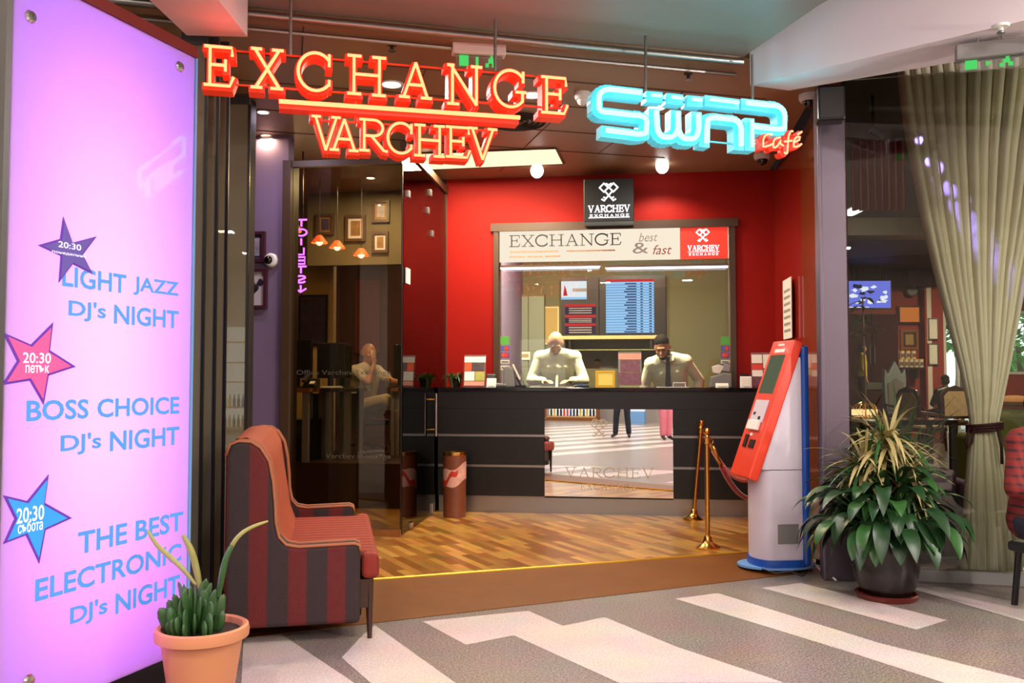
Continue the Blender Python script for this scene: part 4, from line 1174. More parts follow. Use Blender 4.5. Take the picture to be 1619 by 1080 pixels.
# trailing plant on the counter end
t = on('trailing_plant', 'trailing green plant in a dark pot at the counter end by the glass', 'potted plant', 720, .19)
MB().lathe([(.045, 0), (.065, .09), (.07, .095), (.062, .1), (0, .095)], 20).build('pot', 'pot_dark', t, smooth=SM)
rs = random.Random(5); m = MB()
for k in range(80):
    an = rs.uniform(0, 2 * PI)
    blade(m, (.03 * math.cos(an), .03 * math.sin(an), .095), (math.cos(an) * .6, math.sin(an) * .6, rs.uniform(.5, 1.4)), rs.uniform(.07, .15), .006, rs.uniform(1.2, 3.0), n=7)
m.build('foliage', 'leaf', t, keep=True)
t.children[1].data.materials.append(MATS['leaf_pale'])
for p_ in t.children[1].data.polygons:
    if (p_.index // 14) % 3 == 0: p_.material_index = 1

# ------------------------------------------------------------------ printed waste bin
g = G(719, 816, FZ)
t = thing('waste_bin', 'round waste bin with a printed picture wrap and brass rim, before the counter', 'bin', (g.x, g.y - .03, FZ), SHOP.yaw)
pm('bin_brown', C(120, 66, 44), .3, noise=.2, scale=6); pm('bin_print', C(214, 160, 140), .35, noise=.5, scale=14); pm('bin_red', C(190, 50, 40), .35, noise=.3)
MB().lathe([(.105, 0), (.108, .57), (.1, .57), (.098, .1), (0, .1)], 32).build('body', 'bin_brown', t, smooth=SM)
m = MB()
def wrap(u, v):
    an = -PI * .95 + u * PI * .95; return (.1095 * math.cos(an), .1095 * math.sin(an), .28 + v * .16 + .09 * (u - .3) + .02 * math.sin(u * 9))
m.grid(wrap, 16, 3); m.build('printed_wrap', 'bin_print', t, smooth=4)
m = MB()
def wrap2(u, v):
    an = -PI * .9 + u * PI * .55; return (.1105 * math.cos(an), .1105 * math.sin(an), .25 + v * .05 + .16 * u + .02 * math.sin(u * 12))
m.grid(wrap2, 12, 2); m.build('printed_wrap', 'bin_red', t, smooth=4)
MB().lathe([(.1, .57), (.112, .57), (.114, .585), (.112, .60), (.085, .60), (.085, .57)], 32).build('rim', 'brass', t, smooth=SM)

# ------------------------------------------------------------------ stanchions and ropes
def stanchion(label, loc, lean=0.0, ld=0.0):
    t = thing('stanchion', label, 'barrier post', loc, 0)
    MB().lathe([(.092, 0), (.092, .012), (.075, .022), (.04, .045), (.03, .07), (.028, .085), (.02, .095)], 28).build('base', 'brass', t, smooth=SM)
    MB().cyl((0, 0, .09), (0, 0, .80), .0185).build('pole', 'brass', t, smooth=SM)
    MB().lathe([(.019, .78), (.03, .785), (.03, .83), (.02, .835), (.014, .85), (.024, .865), (.026, .88), (.018, .9), (0, .905)], 20).build('finial', 'brass', t, smooth=SM)
    h = MB().tube([(.03 + .02 * math.cos(x), 0, .80 + .02 * math.sin(x)) for x in [i * PI / 4 for i in range(8)]], .005, 6, closed=True)
    h.build('hook', 'brass', t, smooth=SM)
    return t
g1 = G(1119, 867, FZ); g2 = G(1096, 822, FZ)
stanchion('brass barrier post in the middle of the parquet, joined to the red velvet rope', (g1.x, g1.y, FZ))
s2 = stanchion('leaning brass barrier post close to the counter', (g2.x, g2.y, FZ)); s2.rotation_euler = (0, math.radians(5.5), 0)
def rope(label, p0, p1, sag):
    d = Vector(p1) - Vector(p0); pts = [Vector(p0) + d * (i / 18) + Vector((0, 0, -sag * 4 * (i / 18) * (1 - i / 18))) for i in range(19)]
    t = thing('velvet_rope', label, 'rope', p0)
    q = [p - Vector(p0) for p in pts]
    MB().tube(q[2:-2], .020, 10).build('rope', 'velvet_red', t, smooth=4)
    MB().tube(q[:3], .014, 8).build('end_ferrule', 'brass', t, smooth=4); MB().tube(q[-3:], .014, 8).build('end_ferrule', 'brass', t, smooth=4)
rope('red velvet rope drooping from the middle brass post towards the kiosk', (g1.x + .045, g1.y, .80), (g1.x + .78, g1.y + .62, .72), .40)
rope('red velvet rope hanging from the leaning brass post behind the kiosk', (g2.x + .10, g2.y - .09, .80), (g2.x + .58, g2.y - .50, .62), .28)

# ------------------------------------------------------------------ payment kiosk
kg = G(1232, 893, FZ)
ko = thing('payment_kiosk', 'red, white and blue payment kiosk with a slanted red front panel', 'kiosk', (kg.x, kg.y, FZ), math.radians(187))
bw_ = .17
# local x forwards, y across
MB().bx(-.155, -.10, -bw_ - .005, bw_ + .005, .02, 1.50).build('back_plate', 'kiosk_blue', ko, bevel=.02)
plan = lambda f, w: [(-.10, -w), (f - .1, -w)] + [(f - .1 + .1 * math.sin(a), -w * math.cos(a)) for a in [PI * i / 12 for i in range(1, 12)]] + [(f - .1, w), (-.10, w)]
lo = plan(.20, bw_ - .015)
MB().prism(lo, .06, .66).build('lower_body', 'kiosk_white', ko, smooth=.9)
def upper(z, f): return [(x, y, z) for x, y in plan(max(-.02, f), bw_ - .012)]
MB().rings([upper(.665, .23), upper(.72, .215), upper(1.42, -.02)]).build('upper_body', 'kiosk_white', ko, smooth=.9)
th = math.atan2(.335, .93)
fp = MB().bx(0, .075, -bw_, bw_, 0, .99)
pf = fp.build('front_panel', 'kiosk_red', ko, bevel=.012)
pf.location = (.215, 0, .585); pf.rotation_euler = (0, -th, 0)
m = MB().bx(.075, .079, -.115, .115, .60, .88); em('kiosk_screen', C(120, 128, 100), .55); m.build('screen', 'kiosk_screen', pf)
pm('label_white', C(236, 226, 220), .5)
MB().bx(.075, .0765, -.08, .08, .90, .925).build('label', 'label_white', pf)
MB().bx(.075, .0765, -.05, .05, .95, .962).build('label', 'label_white', pf)
MB().bx(.075, .082, -.11, .11, .39, .55).build('plate', 'kiosk_white', pf, bevel=.003)
MB().bx(.082, .086, -.07, -.04, .44, .46).bx(.082, .086, .03, .06, .41, .43).build('slot', 'black', pf)
MB().bx(.075, .10, -.09, .09, .33, .40).build('printer_slot', 'label_white', pf, bevel=.006)
MB().box(.079, .055, .235, .01, .08, .06).build('keypad', 'black', pf)
MB().box(.079, -.06, .25, .01, .05, .09).build('card_reader', 'black', pf)
MB().box(.078, .0, .30, .008, .03, .02).build('label', 'label_white', pf)
MB().bx(-.07, .075, bw_ - .016, bw_ - .010, .17, .30).build('side_grille', 'grey', ko)
MB().bx(-.07, .075, -bw_ + .010, -bw_ + .016, .17, .30).build('side_grille', 'grey', ko)
MB().prism(plan(.21, bw_ + .0), .012, .062).build('plinth', 'kiosk_blue', ko, smooth=.9)
m = MB(); m.prism([(.02 + .27 * math.cos(a), .19 * math.sin(a)) for a in [2 * PI * i / 40 for i in range(40)]], 0, .014); m.build('base_plate', 'kiosk_pale_blue', ko, smooth=.9)
MB().bx(-.14, -.09, -.04, .04, 1.50, 1.53).build('camera_hood', 'black', ko)
# cables and adapter at its foot
cg = G(1308, 900)
t = thing('power_adapter', 'black power adapter on the floor behind the kiosk foot', 'adapter', (cg.x, cg.y, FZ), .3)
MB().bx(-.07, .07, -.035, .035, 0, .04).build('body', 'black', t, bevel=.008)
MB().tube([(.07, 0, .02), (.1, 0, .02)], .008, 8).build('plug', 'dark_grey', t)
m = MB(); pts = [G(u, v) for u, v in ((1290, 903), (1300, 908), (1312, 913), (1322, 922))]; pts = [Vector((p.x, p.y, .008 + FZ * (1 if i < 1 else .3))) for i, p in enumerate(pts)]
tag(m.tube(pts, .006, 6).build('white_cable', 'white', smooth=4), 'white cable running from the kiosk foot to the corner post', 'cable')
m = MB(); pts = [G(u, v, FZ) for u, v in ((1205, 902), (1228, 908), (1250, 905), (1268, 912), (1283, 903))]
tag(m.tube([Vector((p.x, p.y, FZ + .006)) for p in pts], .006, 6).build('black_cable', 'black', smooth=4), 'black cable looped on the floor before the kiosk foot', 'cable')

# ------------------------------------------------------------------ left glass wall of the shop
gw = thing('glass_screen', 'frontal glass screen before the office with faint lettering across it', 'glass wall', SHOP.w(pa, cb, 0), SHOP.yaw)
W_ = ca - pa
MB().bx(.02, W_, 0, .012, FZ + .06, 3.07).build('glass_pane', 'pane_dark', gw)
MB().bx(.02, W_, -.01, .024, FZ, FZ + .055).build('bottom_rail', 'wood_mid', gw)
MB().bx(W_ - .004, W_ + .004, -.002, .014, FZ + .06, 3.07).build('edge_seal', 'black', gw)
pm('etch', C(84, 78, 64), .6)
for vv, txt in ((590, 'Office Varchev Exchange'), (722, 'Varchev Exchange')):
    x0 = SHOP.hit(469 if vv == 590 else 515, vv, cb)[0] - pa; x1 = SHOP.hit(618, vv, cb)[0] - pa; z0 = SHOP.hit(540, vv + 5, cb)[1]; z1 = SHOP.hit(540, vv - 5, cb)[1]
    put_text(m := MB(), txt, x0, x1, z0, z1, -.003); m.build('etched_lettering', 'etch', gw, keep=True)
_, bw2, _ = SHOP.loc(SHOP.w(ca, WB - .04))
gs = thing('glass_door', 'side glass door leading back to the counter, with a tall chrome pull handle', 'glass door', SHOP.w(ca, cb + .05, 0), SHOP.yaw)
Ld = (WB - .03) - (cb + .02)
SDX = aL - ca
def sd(t, x=0.0): return (SDX * t / Ld + x, t)
m = MB(); A = sd(0.0); B = sd(Ld)
m.prism([A, B, (B[0] - .012, B[1]), (A[0] - .012, A[1])], FZ + .01, 3.2); m.build('glass_pane', 'pane_side', gs)
m = MB(); m.prism([(A[0] + .02, A[1]), (B[0] + .02, B[1]), (B[0] - .03, B[1]), (A[0] - .03, A[1])], 3.2, 3.27); m.build('top_rail', 'frame_brown', gs)
m = MB(); m.bx(B[0] - .01, B[0] + .01, B[1] - .01, B[1] + .02, FZ, 3.2); m.build('edge_profile', 'frame_brown', gs)
for u, v in ((675, 332), (682, 369), (679, 304), (644, 306)):
    d_ = ray(u, v)
    # meet the door plane
    na = SHOP.w(ca, cb + .02); dv = SHOP.w(aL, WB - .03) - na; n_ = Vector((dv.y, -dv.x, 0)).normalized()
    tt = (na - EYE).dot(n_) / d_.dot(n_); p = EYE + d_ * tt; a, b, z = SHOP.loc(p)
    MB().box(a - ca, b - cb - .02, z, .03, .06, .06).build('clip', 'steel', gs, bevel=.004)
def door_pt(u, v):
    d_ = ray(u, v); na = SHOP.w(ca, cb + .02); dv = SHOP.w(aL, WB - .03) - na; n_ = Vector((dv.y, -dv.x, 0)).normalized()
    tt = (na - EYE).dot(n_) / d_.dot(n_); p = EYE + d_ * tt; a, b, z = SHOP.loc(p); return Vector((a - ca, b - cb - .02, z))
p0 = door_pt(680, 690); p1 = door_pt(680, 622)
hx = .05
m = MB(); m.cyl((p0.x + hx, p0.y, p0.z), (p0.x + hx, p0.y, p1.z), .014).build('pull_handle', 'chrome', gs, smooth=SM)
m = MB(); m.cyl((p0.x - hx, p0.y, p0.z), (p0.x - hx, p0.y, p1.z), .014).build('pull_handle', 'chrome', gs, smooth=SM)
m = MB(); m.cyl((p0.x - hx, p0.y, p0.z + .06), (p0.x + hx, p0.y, p0.z + .06), .009).cyl((p0.x - hx, p0.y, p1.z - .06), (p0.x + hx, p0.y, p1.z - .06), .009).build('handle_bolt', 'brass', gs, smooth=SM)
p2 = door_pt(682, 811); MB().box(p2.x, p2.y, FZ + .06, .035, .1, .1).build('floor_lock', 'chrome', gs, bevel=.004)
p2 = door_pt(648, 838); MB().box(p2.x, p2.y, FZ + .04, .03, .08, .05).build('floor_clip', 'chrome', gs, bevel=.004)
x_, y_, z_ = door_pt(641, 436)
MB().box(x_ + .014, y_, z_, .012, .12, .13).build('notice', 'paper', gs)
# right end: long notice and orange sign on the side wall
def wall_pt(a, b, u, v):
    d_ = ray(u, v); dv = (b - a); n_ = Vector((dv.y, -dv.x, 0)).normalized(); tt = (a - EYE).dot(n_) / d_.dot(n_); return EYE + d_ * tt
sa = wall_pt(p1_ := Vector((2.40, 7.30, 0)), Vector((2.62, 9.1, 0)), 1245, 537); sb = wall_pt(p1_, Vector((2.62, 9.1, 0)), 1257, 437)
t = thing('wall_notice', 'long white notice sheet on the red side wall above the kiosk', 'notice', (sa.x - .03, sa.y, 0), math.atan2(1.8, .22))
MB().bx(-abs(sb.y - sa.y), 0, .0, .006, sa.z, sb.z).build('sheet', 'paper', t)
m = MB()
hh_ = (sb.z - sa.z) / 9
for k in range(7): m.bx(-abs(sb.y - sa.y) + .05, -.05, .006, .008, sa.z + hh_ * (k + 1), sa.z + hh_ * (k + 1.4))
m.build('text_lines', 'grey_text', t)
# ------------------------------------------------------------------ lamps and fittings in the shop ceiling
CC = CZ + .02
def on_ceiling(u, v, z=CC):
    d = ray(u, v); p = EYE + d * ((z - HCAM) / d.z); return p
def disc_lamp(label, p, r, power, mat='lamp_white', col=(1, .93, .82), grp=None):
    t = thing('ceiling_downlight', label, 'ceiling lamp', (p.x, p.y, p.z), 0, grp)
    MB().ring([(r * .82, -.006), (r, -.008), (r * 1.06, -.004), (r * 1.06, 0), (r * .82, 0)], 28).build('ring', 'white', t, smooth=SM)
    MB().lathe([(0, -.004), (r * .8, -.004), (r * .8, -.001), (0, -.001)], 24).build('diffuser', mat, t)
    if power: area_light('downlight_light', (0, 0, -.02), power, r * 1.6, col, parent=t)
    return t
disc_lamp('round ceiling downlight glowing behind the red H of the upper sign line', on_ceiling(619, 133), .08, 22)
disc_lamp('round ceiling downlight glowing beside the last letter of the upper red sign line', on_ceiling(841, 150), .08, 22)
disc_lamp('round ceiling downlight glowing behind the cyan café sign', on_ceiling(1037, 170), .08, 22)
def bulb_lamp(label, u, v, Y, power):
    p = P(u, v, Y)
    t = thing('pendant_bulb', label, 'lamp', (p.x, p.y, p.z))
    MB().ball((0, 0, 0), (.062, .062, .07), 16).build('bulb', 'lamp_white', t, smooth=4)
    MB().lathe([(.03, .06), (.045, .065), (.04, CC - p.z), (.03, CC - p.z)], 16).build('socket', 'white', t, smooth=SM)
    d = math.radians(-7.5)
    spot_light('bulb_light', (0, .02, -.10), power, 2.6, (1, .86, .66), None, t, .07, .5)
    return t
for u, v, lab in ((849, 270, 'bright bulb hanging before the red wall, just left of the black box sign'), (1047, 263, 'bright bulb hanging before the red wall, beyond the black box sign')):
    t = bulb_lamp(lab, u, v, 8.35, 30)
# the long lit ceiling panel
cp = thing('ceiling_light_panel', 'long rectangular warm light panel set in the shop ceiling above the counter', 'ceiling lamp', (0, 0, CC))
q = [on_ceiling(u, v) for u, v in ((640, 243), (878, 234), (890, 258), (655, 268))]
q = [(p.x, p.y) for p in q]
MB().prism(q, -.006, -.002).build('diffuser', 'panel_warm', cp)
cxy = (sum(p[0] for p in q) / 4, sum(p[1] for p in q) / 4)
m = MB()
for i in range(4):
    a, b = Vector(q[i]), Vector(q[(i + 1) % 4]); d = (b - a).normalized(); n_ = Vector((d.y, -d.x)) * .02
    m.prism([a, b, b + n_, a + n_], -.012, 0)
m.build('frame', 'frame_brown', cp)
area_light('panel_light', (cxy[0], cxy[1], -.03), 95, 1.3, (1, .80, .52), .5, (0, 0, SHOP.yaw), cp)
# round vent, slot vent, smoke detectors, sprinklers, dome cameras
p = on_ceiling(817, 191)
t = thing('round_air_vent', 'round ringed air vent in the shop ceiling, by the end of the red sign bar', 'air vent', (p.x, p.y, p.z))
m = MB()
for r in (.215, .17, .125, .08):
    m.ring([(r, -.004), (r + .012, -.02), (r + .02, -.016), (r + .012, 0)], 32)
m.build('ring_louvres', 'dark_grey', t, smooth=SM)
MB().lathe([(0, -.012), (.05, -.02), (.055, 0)], 24).build('centre', 'dark_grey', t, smooth=SM)
p = on_ceiling(728, 192)
t = thing('slot_air_vent', 'narrow slotted air vent in the ceiling behind the red sign', 'air vent', (p.x, p.y, p.z), SHOP.yaw)
MB().frame(-.3, .3, -.05, .05, .012, -.006, 0).build('frame', 'dark_grey', t).rotation_euler = (PI / 2, 0, 0)
m = MB()
for k in range(12): m.box(-.26 + k * .047, 0, -.003, .012, .08, .006)
m.build('slats', 'grey', t)
def dome(name, label, cat, p, r, dark=True, mats=('white', 'black_gloss')):
    t = thing(name, label, cat, (p.x, p.y, p.z))
    MB().lathe([(r, 0), (r, -.03), (r * .85, -.05), (.0, -.05)], 24).build('housing', mats[0], t, smooth=SM)
    MB().ball((0, 0, -.05), (r * .68, r * .68, r * .7), 16).build('lens_dome', mats[1], t, smooth=4)
    return t
dome('smoke_detector', 'white smoke detector in the ceiling between the red and the cyan signs', 'smoke detector', on_ceiling(921, 147), .06, mats=('white', 'white'))
for (u, v, lab) in ((1205, 244, 'white dome camera under the ceiling below the orange script word'), (1281, 243, 'white dome camera on the ceiling close to the corner post')):
    p = on_ceiling(u, v) if u < 1250 else P(u, v - 6, 6.3)
    if u > 1250: p.z = CC
    dome('dome_camera', lab, 'camera', p, .075)
for (u, v, lab) in ((620, 70, 'small ceiling sprinkler above the red letter H'), (1088, 116, 'small ceiling sprinkler above the cyan café sign')):
    p = on_ceiling(u, v)
    t = thing('sprinkler', lab, 'sprinkler', (p.x, p.y, p.z))
    MB().lathe([(.03, 0), (.03, -.006), (.012, -.01), (.012, -.03), (0, -.03)], 14).build('body', 'dark_grey', t, smooth=SM)
    MB().lathe([(.0, -.045), (.025, -.045), (.025, -.042), (0, -.042)], 14).cyl((.01, 0, -.03), (.01, 0, -.045), .003, n=6).cyl((-.01, 0, -.03), (-.01, 0, -.045), .003, n=6).build('deflector', 'steel', t)
p = Vector((P(1582, 40, 4.3).x, 4.62, 3.15)); p = EYE + ray(1582, 40) * ((3.15 - HCAM) / ray(1582, 40).z)
t = thing('sprinkler', 'small sprinkler under the white bulkhead above the curtain', 'sprinkler', (p.x, p.y, 3.15))
MB().lathe([(.045, 0), (.04, -.012), (.014, -.014), (.014, -.03), (0, -.03)], 18).build('body', 'white', t, smooth=SM)
MB().lathe([(.0, -.042), (.02, -.042), (.02, -.038), (0, -.038)], 14).cyl((.0, 0, -.03), (.0, 0, -.042), .004, n=6).build('deflector', 'steel', t)
# exit signs
def exit_sign(label, u0, v0, u1, v1, Y, yaw, hz, hanging=True):
    a = P(u0, v1, Y); b = P(u1, v0, Y)
    t = thing('exit_sign', label, 'exit sign', (a.x, a.y, a.z), yaw); w_ = (b - a).length; w_ = abs(b.x - a.x) / math.cos(yaw); h_ = b.z - a.z
    MB().bx(0, w_, 0, .02, 0, h_ * hz).build('lit_plate', 'acrylic', t)
    MB().bx(-.02, w_ + .02, -.03, .05, h_ * hz, h_).build('housing', 'white' if hanging else 'grey', t, bevel=.006)
    hgt = (CC if hanging else 3.15) - b.z
    MB().cyl((w_ * .3, .01, h_), (w_ * .3, .01, h_ + hgt), .006, n=6).cyl((w_ * .7, .01, h_), (w_ * .7, .01, h_ + hgt), .006, n=6).build('hanger', 'steel', t)
    hh = h_ * hz
    MB().bx(w_ * .08, w_ * .28, -.004, 0, hh * .12, hh * .92).build('door_symbol', 'exit_green', t)
    g = MB()
    g.prism([(w_ * .42, hh * .72), (w_ * .42, hh * .3), (w_ * .52, hh * .51)], -.004, 0, 'y') if not hanging else g.bx(w_ * .43, w_ * .49, -.004, 0, hh * .15, hh * .85)
    g.build('arrow', 'exit_green', t); g = MB()
    c = w_ * .76
    g.bx(c - w_ * .06, c + w_ * .05, -.004, 0, hh * .4, hh * .75).bx(c - w_ * .12, c - w_ * .05, -.004, 0, hh * .1, hh * .4).bx(c + w_ * .02, c + w_ * .1, -.004, 0, hh * .1, hh * .45).bx(c - w_ * .02, c + w_ * .04, -.004, 0, hh * .78, hh * .95)
    g.build('running_figure', 'exit_green', t)
    return t
exit_sign('green running-man exit sign under a pale housing above the red letter N', 720, 68, 794, 106, 5.33, 0.15, .55)
ex2 = exit_sign('green exit sign in a grey housing hung before the curtain top', 1518, 72, 1598, 114, 4.75, -.35, .42, False)
# loudspeaker above the corner post
p = P(1315, 162, 5.55)
t = thing('loudspeaker', 'black loudspeaker fixed to the top of the corner post', 'loudspeaker', (p.x, p.y, p.z), -.2)
MB().bx(-.085, .085, 0, .14, -.11, .115).build('cabinet', 'black', t, bevel=.015)
MB().bx(-.07, .07, -.006, .0, -.095, .10).build('grille', 'dark_grey', t, bevel=.004)
MB().bx(-.02, .02, .1, .19, -.02, .02).build('bracket', 'steel', t)
# ------------------------------------------------------------------ people
def vadd(a, b): return Vector(a) + Vector(b)
def limb(m, pts, rs_, n=10):
    for (a, ra), (b, rb_) in zip(zip(pts, rs_), list(zip(pts, rs_))[1:]): m.cap(a, b, ra, rb_, n)
def finish(m, name, mat, parent, voxel, smooth_it=6):
    o = m.build(name, mat, parent, smooth=4)
    r = o.modifiers.new('remesh', 'REMESH'); r.mode = 'VOXEL'; r.voxel_size = voxel; r.use_smooth_shade = True
    s = o.modifiers.new('smooth', 'SMOOTH'); s.factor = .5; s.iterations = smooth_it
    return o
def hand(m, w, d, palm_n, s=1.0, curl=.5):
    """palm and five unequal fingers from wrist w, pointing along d; palm_n is the palm's facing"""
    d = Vector(d).normalized(); pn = (Vector(palm_n) - d * Vector(palm_n).dot(d)).normalized(); sd_ = d.cross(pn)
    w = Vector(w)
    k = w + d * .085 * s
    for i, (o, L) in enumerate(((-.030, .068), (-.010, .078), (.010, .072), (.029, .056))):
        b = k + sd_ * o * s
        m.cap(w + sd_ * o * .5 * s + d * .015 * s, b, .014 * s, .0115 * s, 8)
        d1 = (d + pn * curl * .5).normalized(); e = b + d1 * L * .5 * s
        d2 = (d + pn * curl * 1.3).normalized(); f = e + d2 * L * .5 * s
        m.cap(b, e, .0098 * s, .009 * s, 8); m.cap(e, f, .009 * s, .0075 * s, 8)
    t0 = w + d * .025 * s - sd_ * .022 * s; t1 = t0 + (d * .6 - sd_ * .75 + pn * .3).normalized() * .042 * s; t2 = t1 + (d * .9 - sd_ * .2 + pn * .4).normalized() * .034 * s
    m.cap(t0, t1, .014 * s, .0105 * s, 8); m.cap(t1, t2, .0105 * s, .008 * s, 8)
def head(m, c, R, s=1.0):
    c = Vector(c)
    def L(x, y, z): return c + R @ Vector((x, y, z)) * s
    m.ball(L(0, .012, .025), (.077 * s, .095 * s, .095 * s), 16, R)
    m.ball(L(0, -.018, -.035), (.058 * s, .072 * s, .085 * s), 14, R)
    m.ball(L(0, -.055, -.095), (.030 * s, .028 * s, .026 * s), 10, R)
    m.cap(L(0, -.088, .012), L(0, -.112, -.026), .010 * s, .017 * s, 8)
    m.ball(L(0, -.082, .03), (.05 * s, .014 * s, .012 * s), 8, R)
    m.ball(L(0, -.086, -.062), (.026 * s, .012 * s, .010 * s), 8, R)
    for k in (-1, 1):
        m.ball(L(k * .078, .012, -.01), (.010 * s, .022 * s, .034 * s), 8, R)
        m.ball(L(k * .042, -.062, -.022), (.022 * s, .02 * s, .02 * s), 8, R)
    return L
def head_parts(t, L, R, s, hair, style, beard=None, down=False):
    for k in (-1, 1):
        if down:
            MB().cap(L(k * .018, -.0885, .004), L(k * .042, -.084, .005), .003 * s, .0025 * s, 6).build('eyelashes', hair, t, smooth=4)
            MB().cap(L(k * .018, -.091, .026), L(k * .046, -.082, .027), .004 * s, .0035 * s, 6).build('eyebrow', hair, t, smooth=4)
            continue
        MB().ball(L(k * .030, -.083, .008), .0115 * s, 10).build('eye', 'white', t, smooth=4)
        MB().ball(L(k * .030, -.0915, .004), .006 * s, 8).build('pupil', 'black', t, smooth=4)
        MB().cap(L(k * .018, -.097, .030), L(k * .046, -.088, .031), .0045 * s, .004 * s, 6).build('eyebrow', hair, t, smooth=4)
    m = MB(); m.cap(L(-.022, -.098, -.062), L(.022, -.098, -.062), .006 * s, .006 * s, 6)
    pm_lip = MATS.get('lip') or pm('lip', C(170, 96, 84), .5)
    m.build('mouth', 'lip', t, smooth=4)
    h = MB()
    if style == 'bald':
        for k in (-1, 1): h.ball(L(k * .070, .045, .0), (.014 * s, .045 * s, .04 * s), 10, R)
        h.ball(L(0, .092, -.01), (.055 * s, .018 * s, .045 * s), 10, R)
        finish(h, 'hair', hair, t, .006, 2)
    else:
        h.ball(L(0, .022, .055), (.080 * s, .094 * s, .080 * s), 14, R)
        h.ball(L(0, .065, -.01), (.075 * s, .05 * s, .07 * s), 12, R)
        if style == 'long':
            h.ball(L(0, .075, -.10), (.085 * s, .05 * s, .13 * s), 12, R); h.ball(L(0, .07, -.2), (.07 * s, .04 * s, .1 * s), 10, R)
            for k in (-1, 1): h.ball(L(k * .078, .02, -.06), (.018 * s, .045 * s, .10 * s), 10, R)
        finish(h, 'hair', hair, t, .007, 2)
    if beard:
        b = MB(); b.ball(L(0, -.05, -.085), (.046 * s, .050 * s, .032 * s), 12, R)
        for k in (-1, 1): b.ball(L(k * .056, -.015, -.05), (.012 * s, .03 * s, .045 * s), 8, R)
        finish(b, 'beard', beard, t, .006, 2)
def rotm(pitch=0, yaw=0, roll=0):
    return Matrix.Rotation(yaw, 3, 'Z') @ Matrix.Rotation(pitch, 3, 'X') @ Matrix.Rotation(roll, 3, 'Y')
def person(label, loc, rotz, J, skin, top, trousers, hair, style='short', sleeves='long', headR=None, s=1.0, voxel=.011, beard=None, hands=True, build=1.0, parent_name='person', shoes='shoe', palm=((0, 0, -1), (0, 0, -1)), fdir=(None, None), down=False):
    """J: joints in local coordinates, facing local -y"""
    t = thing(parent_name, label, 'person', loc, rotz)
    R = headR or rotm()
    B = build
    body = MB()
    L = head(body, J['head'], R, s)
    neck_top = Vector(J['head']) + R @ Vector((0, .02, -.06)) * s
    limb(body, [J['neck'], neck_top], [.060 * s, .052 * s])
    sp = [J['pelvis'], J['belly'], J['chest'], J['neck']]
    def torso(m, g):
        P0, P1, P2, P3 = [Vector(x) for x in sp]
        side_ = (Vector(J['sh_l']) - Vector(J['sh_r'])).normalized()
        for k in (-1, 1):
            m.cap(P0 + side_ * k * .075 * s * B, P1 + side_ * k * .070 * s * B, .098 * s * B + g, .094 * s * B + g)
            m.cap(P1 + side_ * k * .070 * s * B, P2 + side_ * k * .078 * s * B, .094 * s * B + g, .098 * s * B + g)
        m.cap(P0, P1, .105 * s * B + g, .105 * s * B + g); m.cap(P1, P2, .105 * s * B + g, .105 * s * B + g)
        m.cap(P2, P3, .09 * s + g, .062 * s + g)
        m.cap(J['sh_l'], J['sh_r'], .062 * s + g, .062 * s + g)
        for k in ('l', 'r'):
            m.cap(Vector(J['sh_' + k]) , P3 + Vector((0, 0, .01)), .055 * s + g, .052 * s + g)
            m.cap(J['sh_' + k], P2 + side_ * (.07 if k == 'l' else -.07) * s, .062 * s + g, .085 * s + g)
    torso(body, 0)
    for k in ('l', 'r'):
        limb(body, [J['sh_' + k], J['el_' + k], J['wr_' + k]], [.050 * s, .040 * s, .027 * s])
        i = 0 if k == 'l' else 1
        dd = fdir[i] or (Vector(J['wr_' + k]) - Vector(J['el_' + k]))
        if hands: hand(body, J['wr_' + k], dd, palm[i], s)
        if 'hip_' + k in J:
            limb(body, [J['hip_' + k], J['kn_' + k], J['an_' + k]], [.085 * s, .056 * s, .038 * s])
    finish(body, 'body', skin, t, voxel * .75 if hands else voxel, 3)
    sh = MB(); torso(sh, .014)
    if 'hip_l' in J: sh.cap(Vector(J['hip_l']) + Vector((0, 0, .04)), Vector(J['hip_r']) + Vector((0, 0, .04)), .105 * s, .105 * s)
    for k in ('l', 'r'):
        if sleeves == 'long': limb(sh, [J['sh_' + k], J['el_' + k], Vector(J['el_' + k]).lerp(Vector(J['wr_' + k]), .93)], [.064 * s, .056 * s, .042 * s])
        else: limb(sh, [J['sh_' + k], Vector(J['sh_' + k]).lerp(Vector(J['el_' + k]), .62)], [.066 * s, .062 * s])
    if top: finish(sh, 'top', top, t, voxel, 4)
    if 'hip_l' in J:
        tr_ = MB()
        tr_.cap(J['hip_l'], J['hip_r'], .112 * s, .112 * s); tr_.cap(J['pelvis'], vadd(J['pelvis'], (0, 0, .05)), .12 * s, .115 * s)
        for k in ('l', 'r'):
            limb(tr_, [J['hip_' + k], J['kn_' + k], Vector(J['kn_' + k]).lerp(Vector(J['an_' + k]), .93)], [.098 * s, .072 * s, .062 * s])
        finish(tr_, 'trousers', trousers, t, voxel, 4)
        for k in ('l', 'r'):
            a = Vector(J['an_' + k]); toe = Vector(J['toe_' + k])
            f = MB(); f.cap(a + (a - toe).normalized() * .03 * s + Vector((0, 0, -.01)), toe, .042 * s, .034 * s); f.cap(a + Vector((0, 0, .04)), a, .045 * s, .042 * s)
            finish(f, 'shoe', shoes, t, .01, 3)
    head_parts(t, L, R, s, hair, style, beard, down)
    return t, L
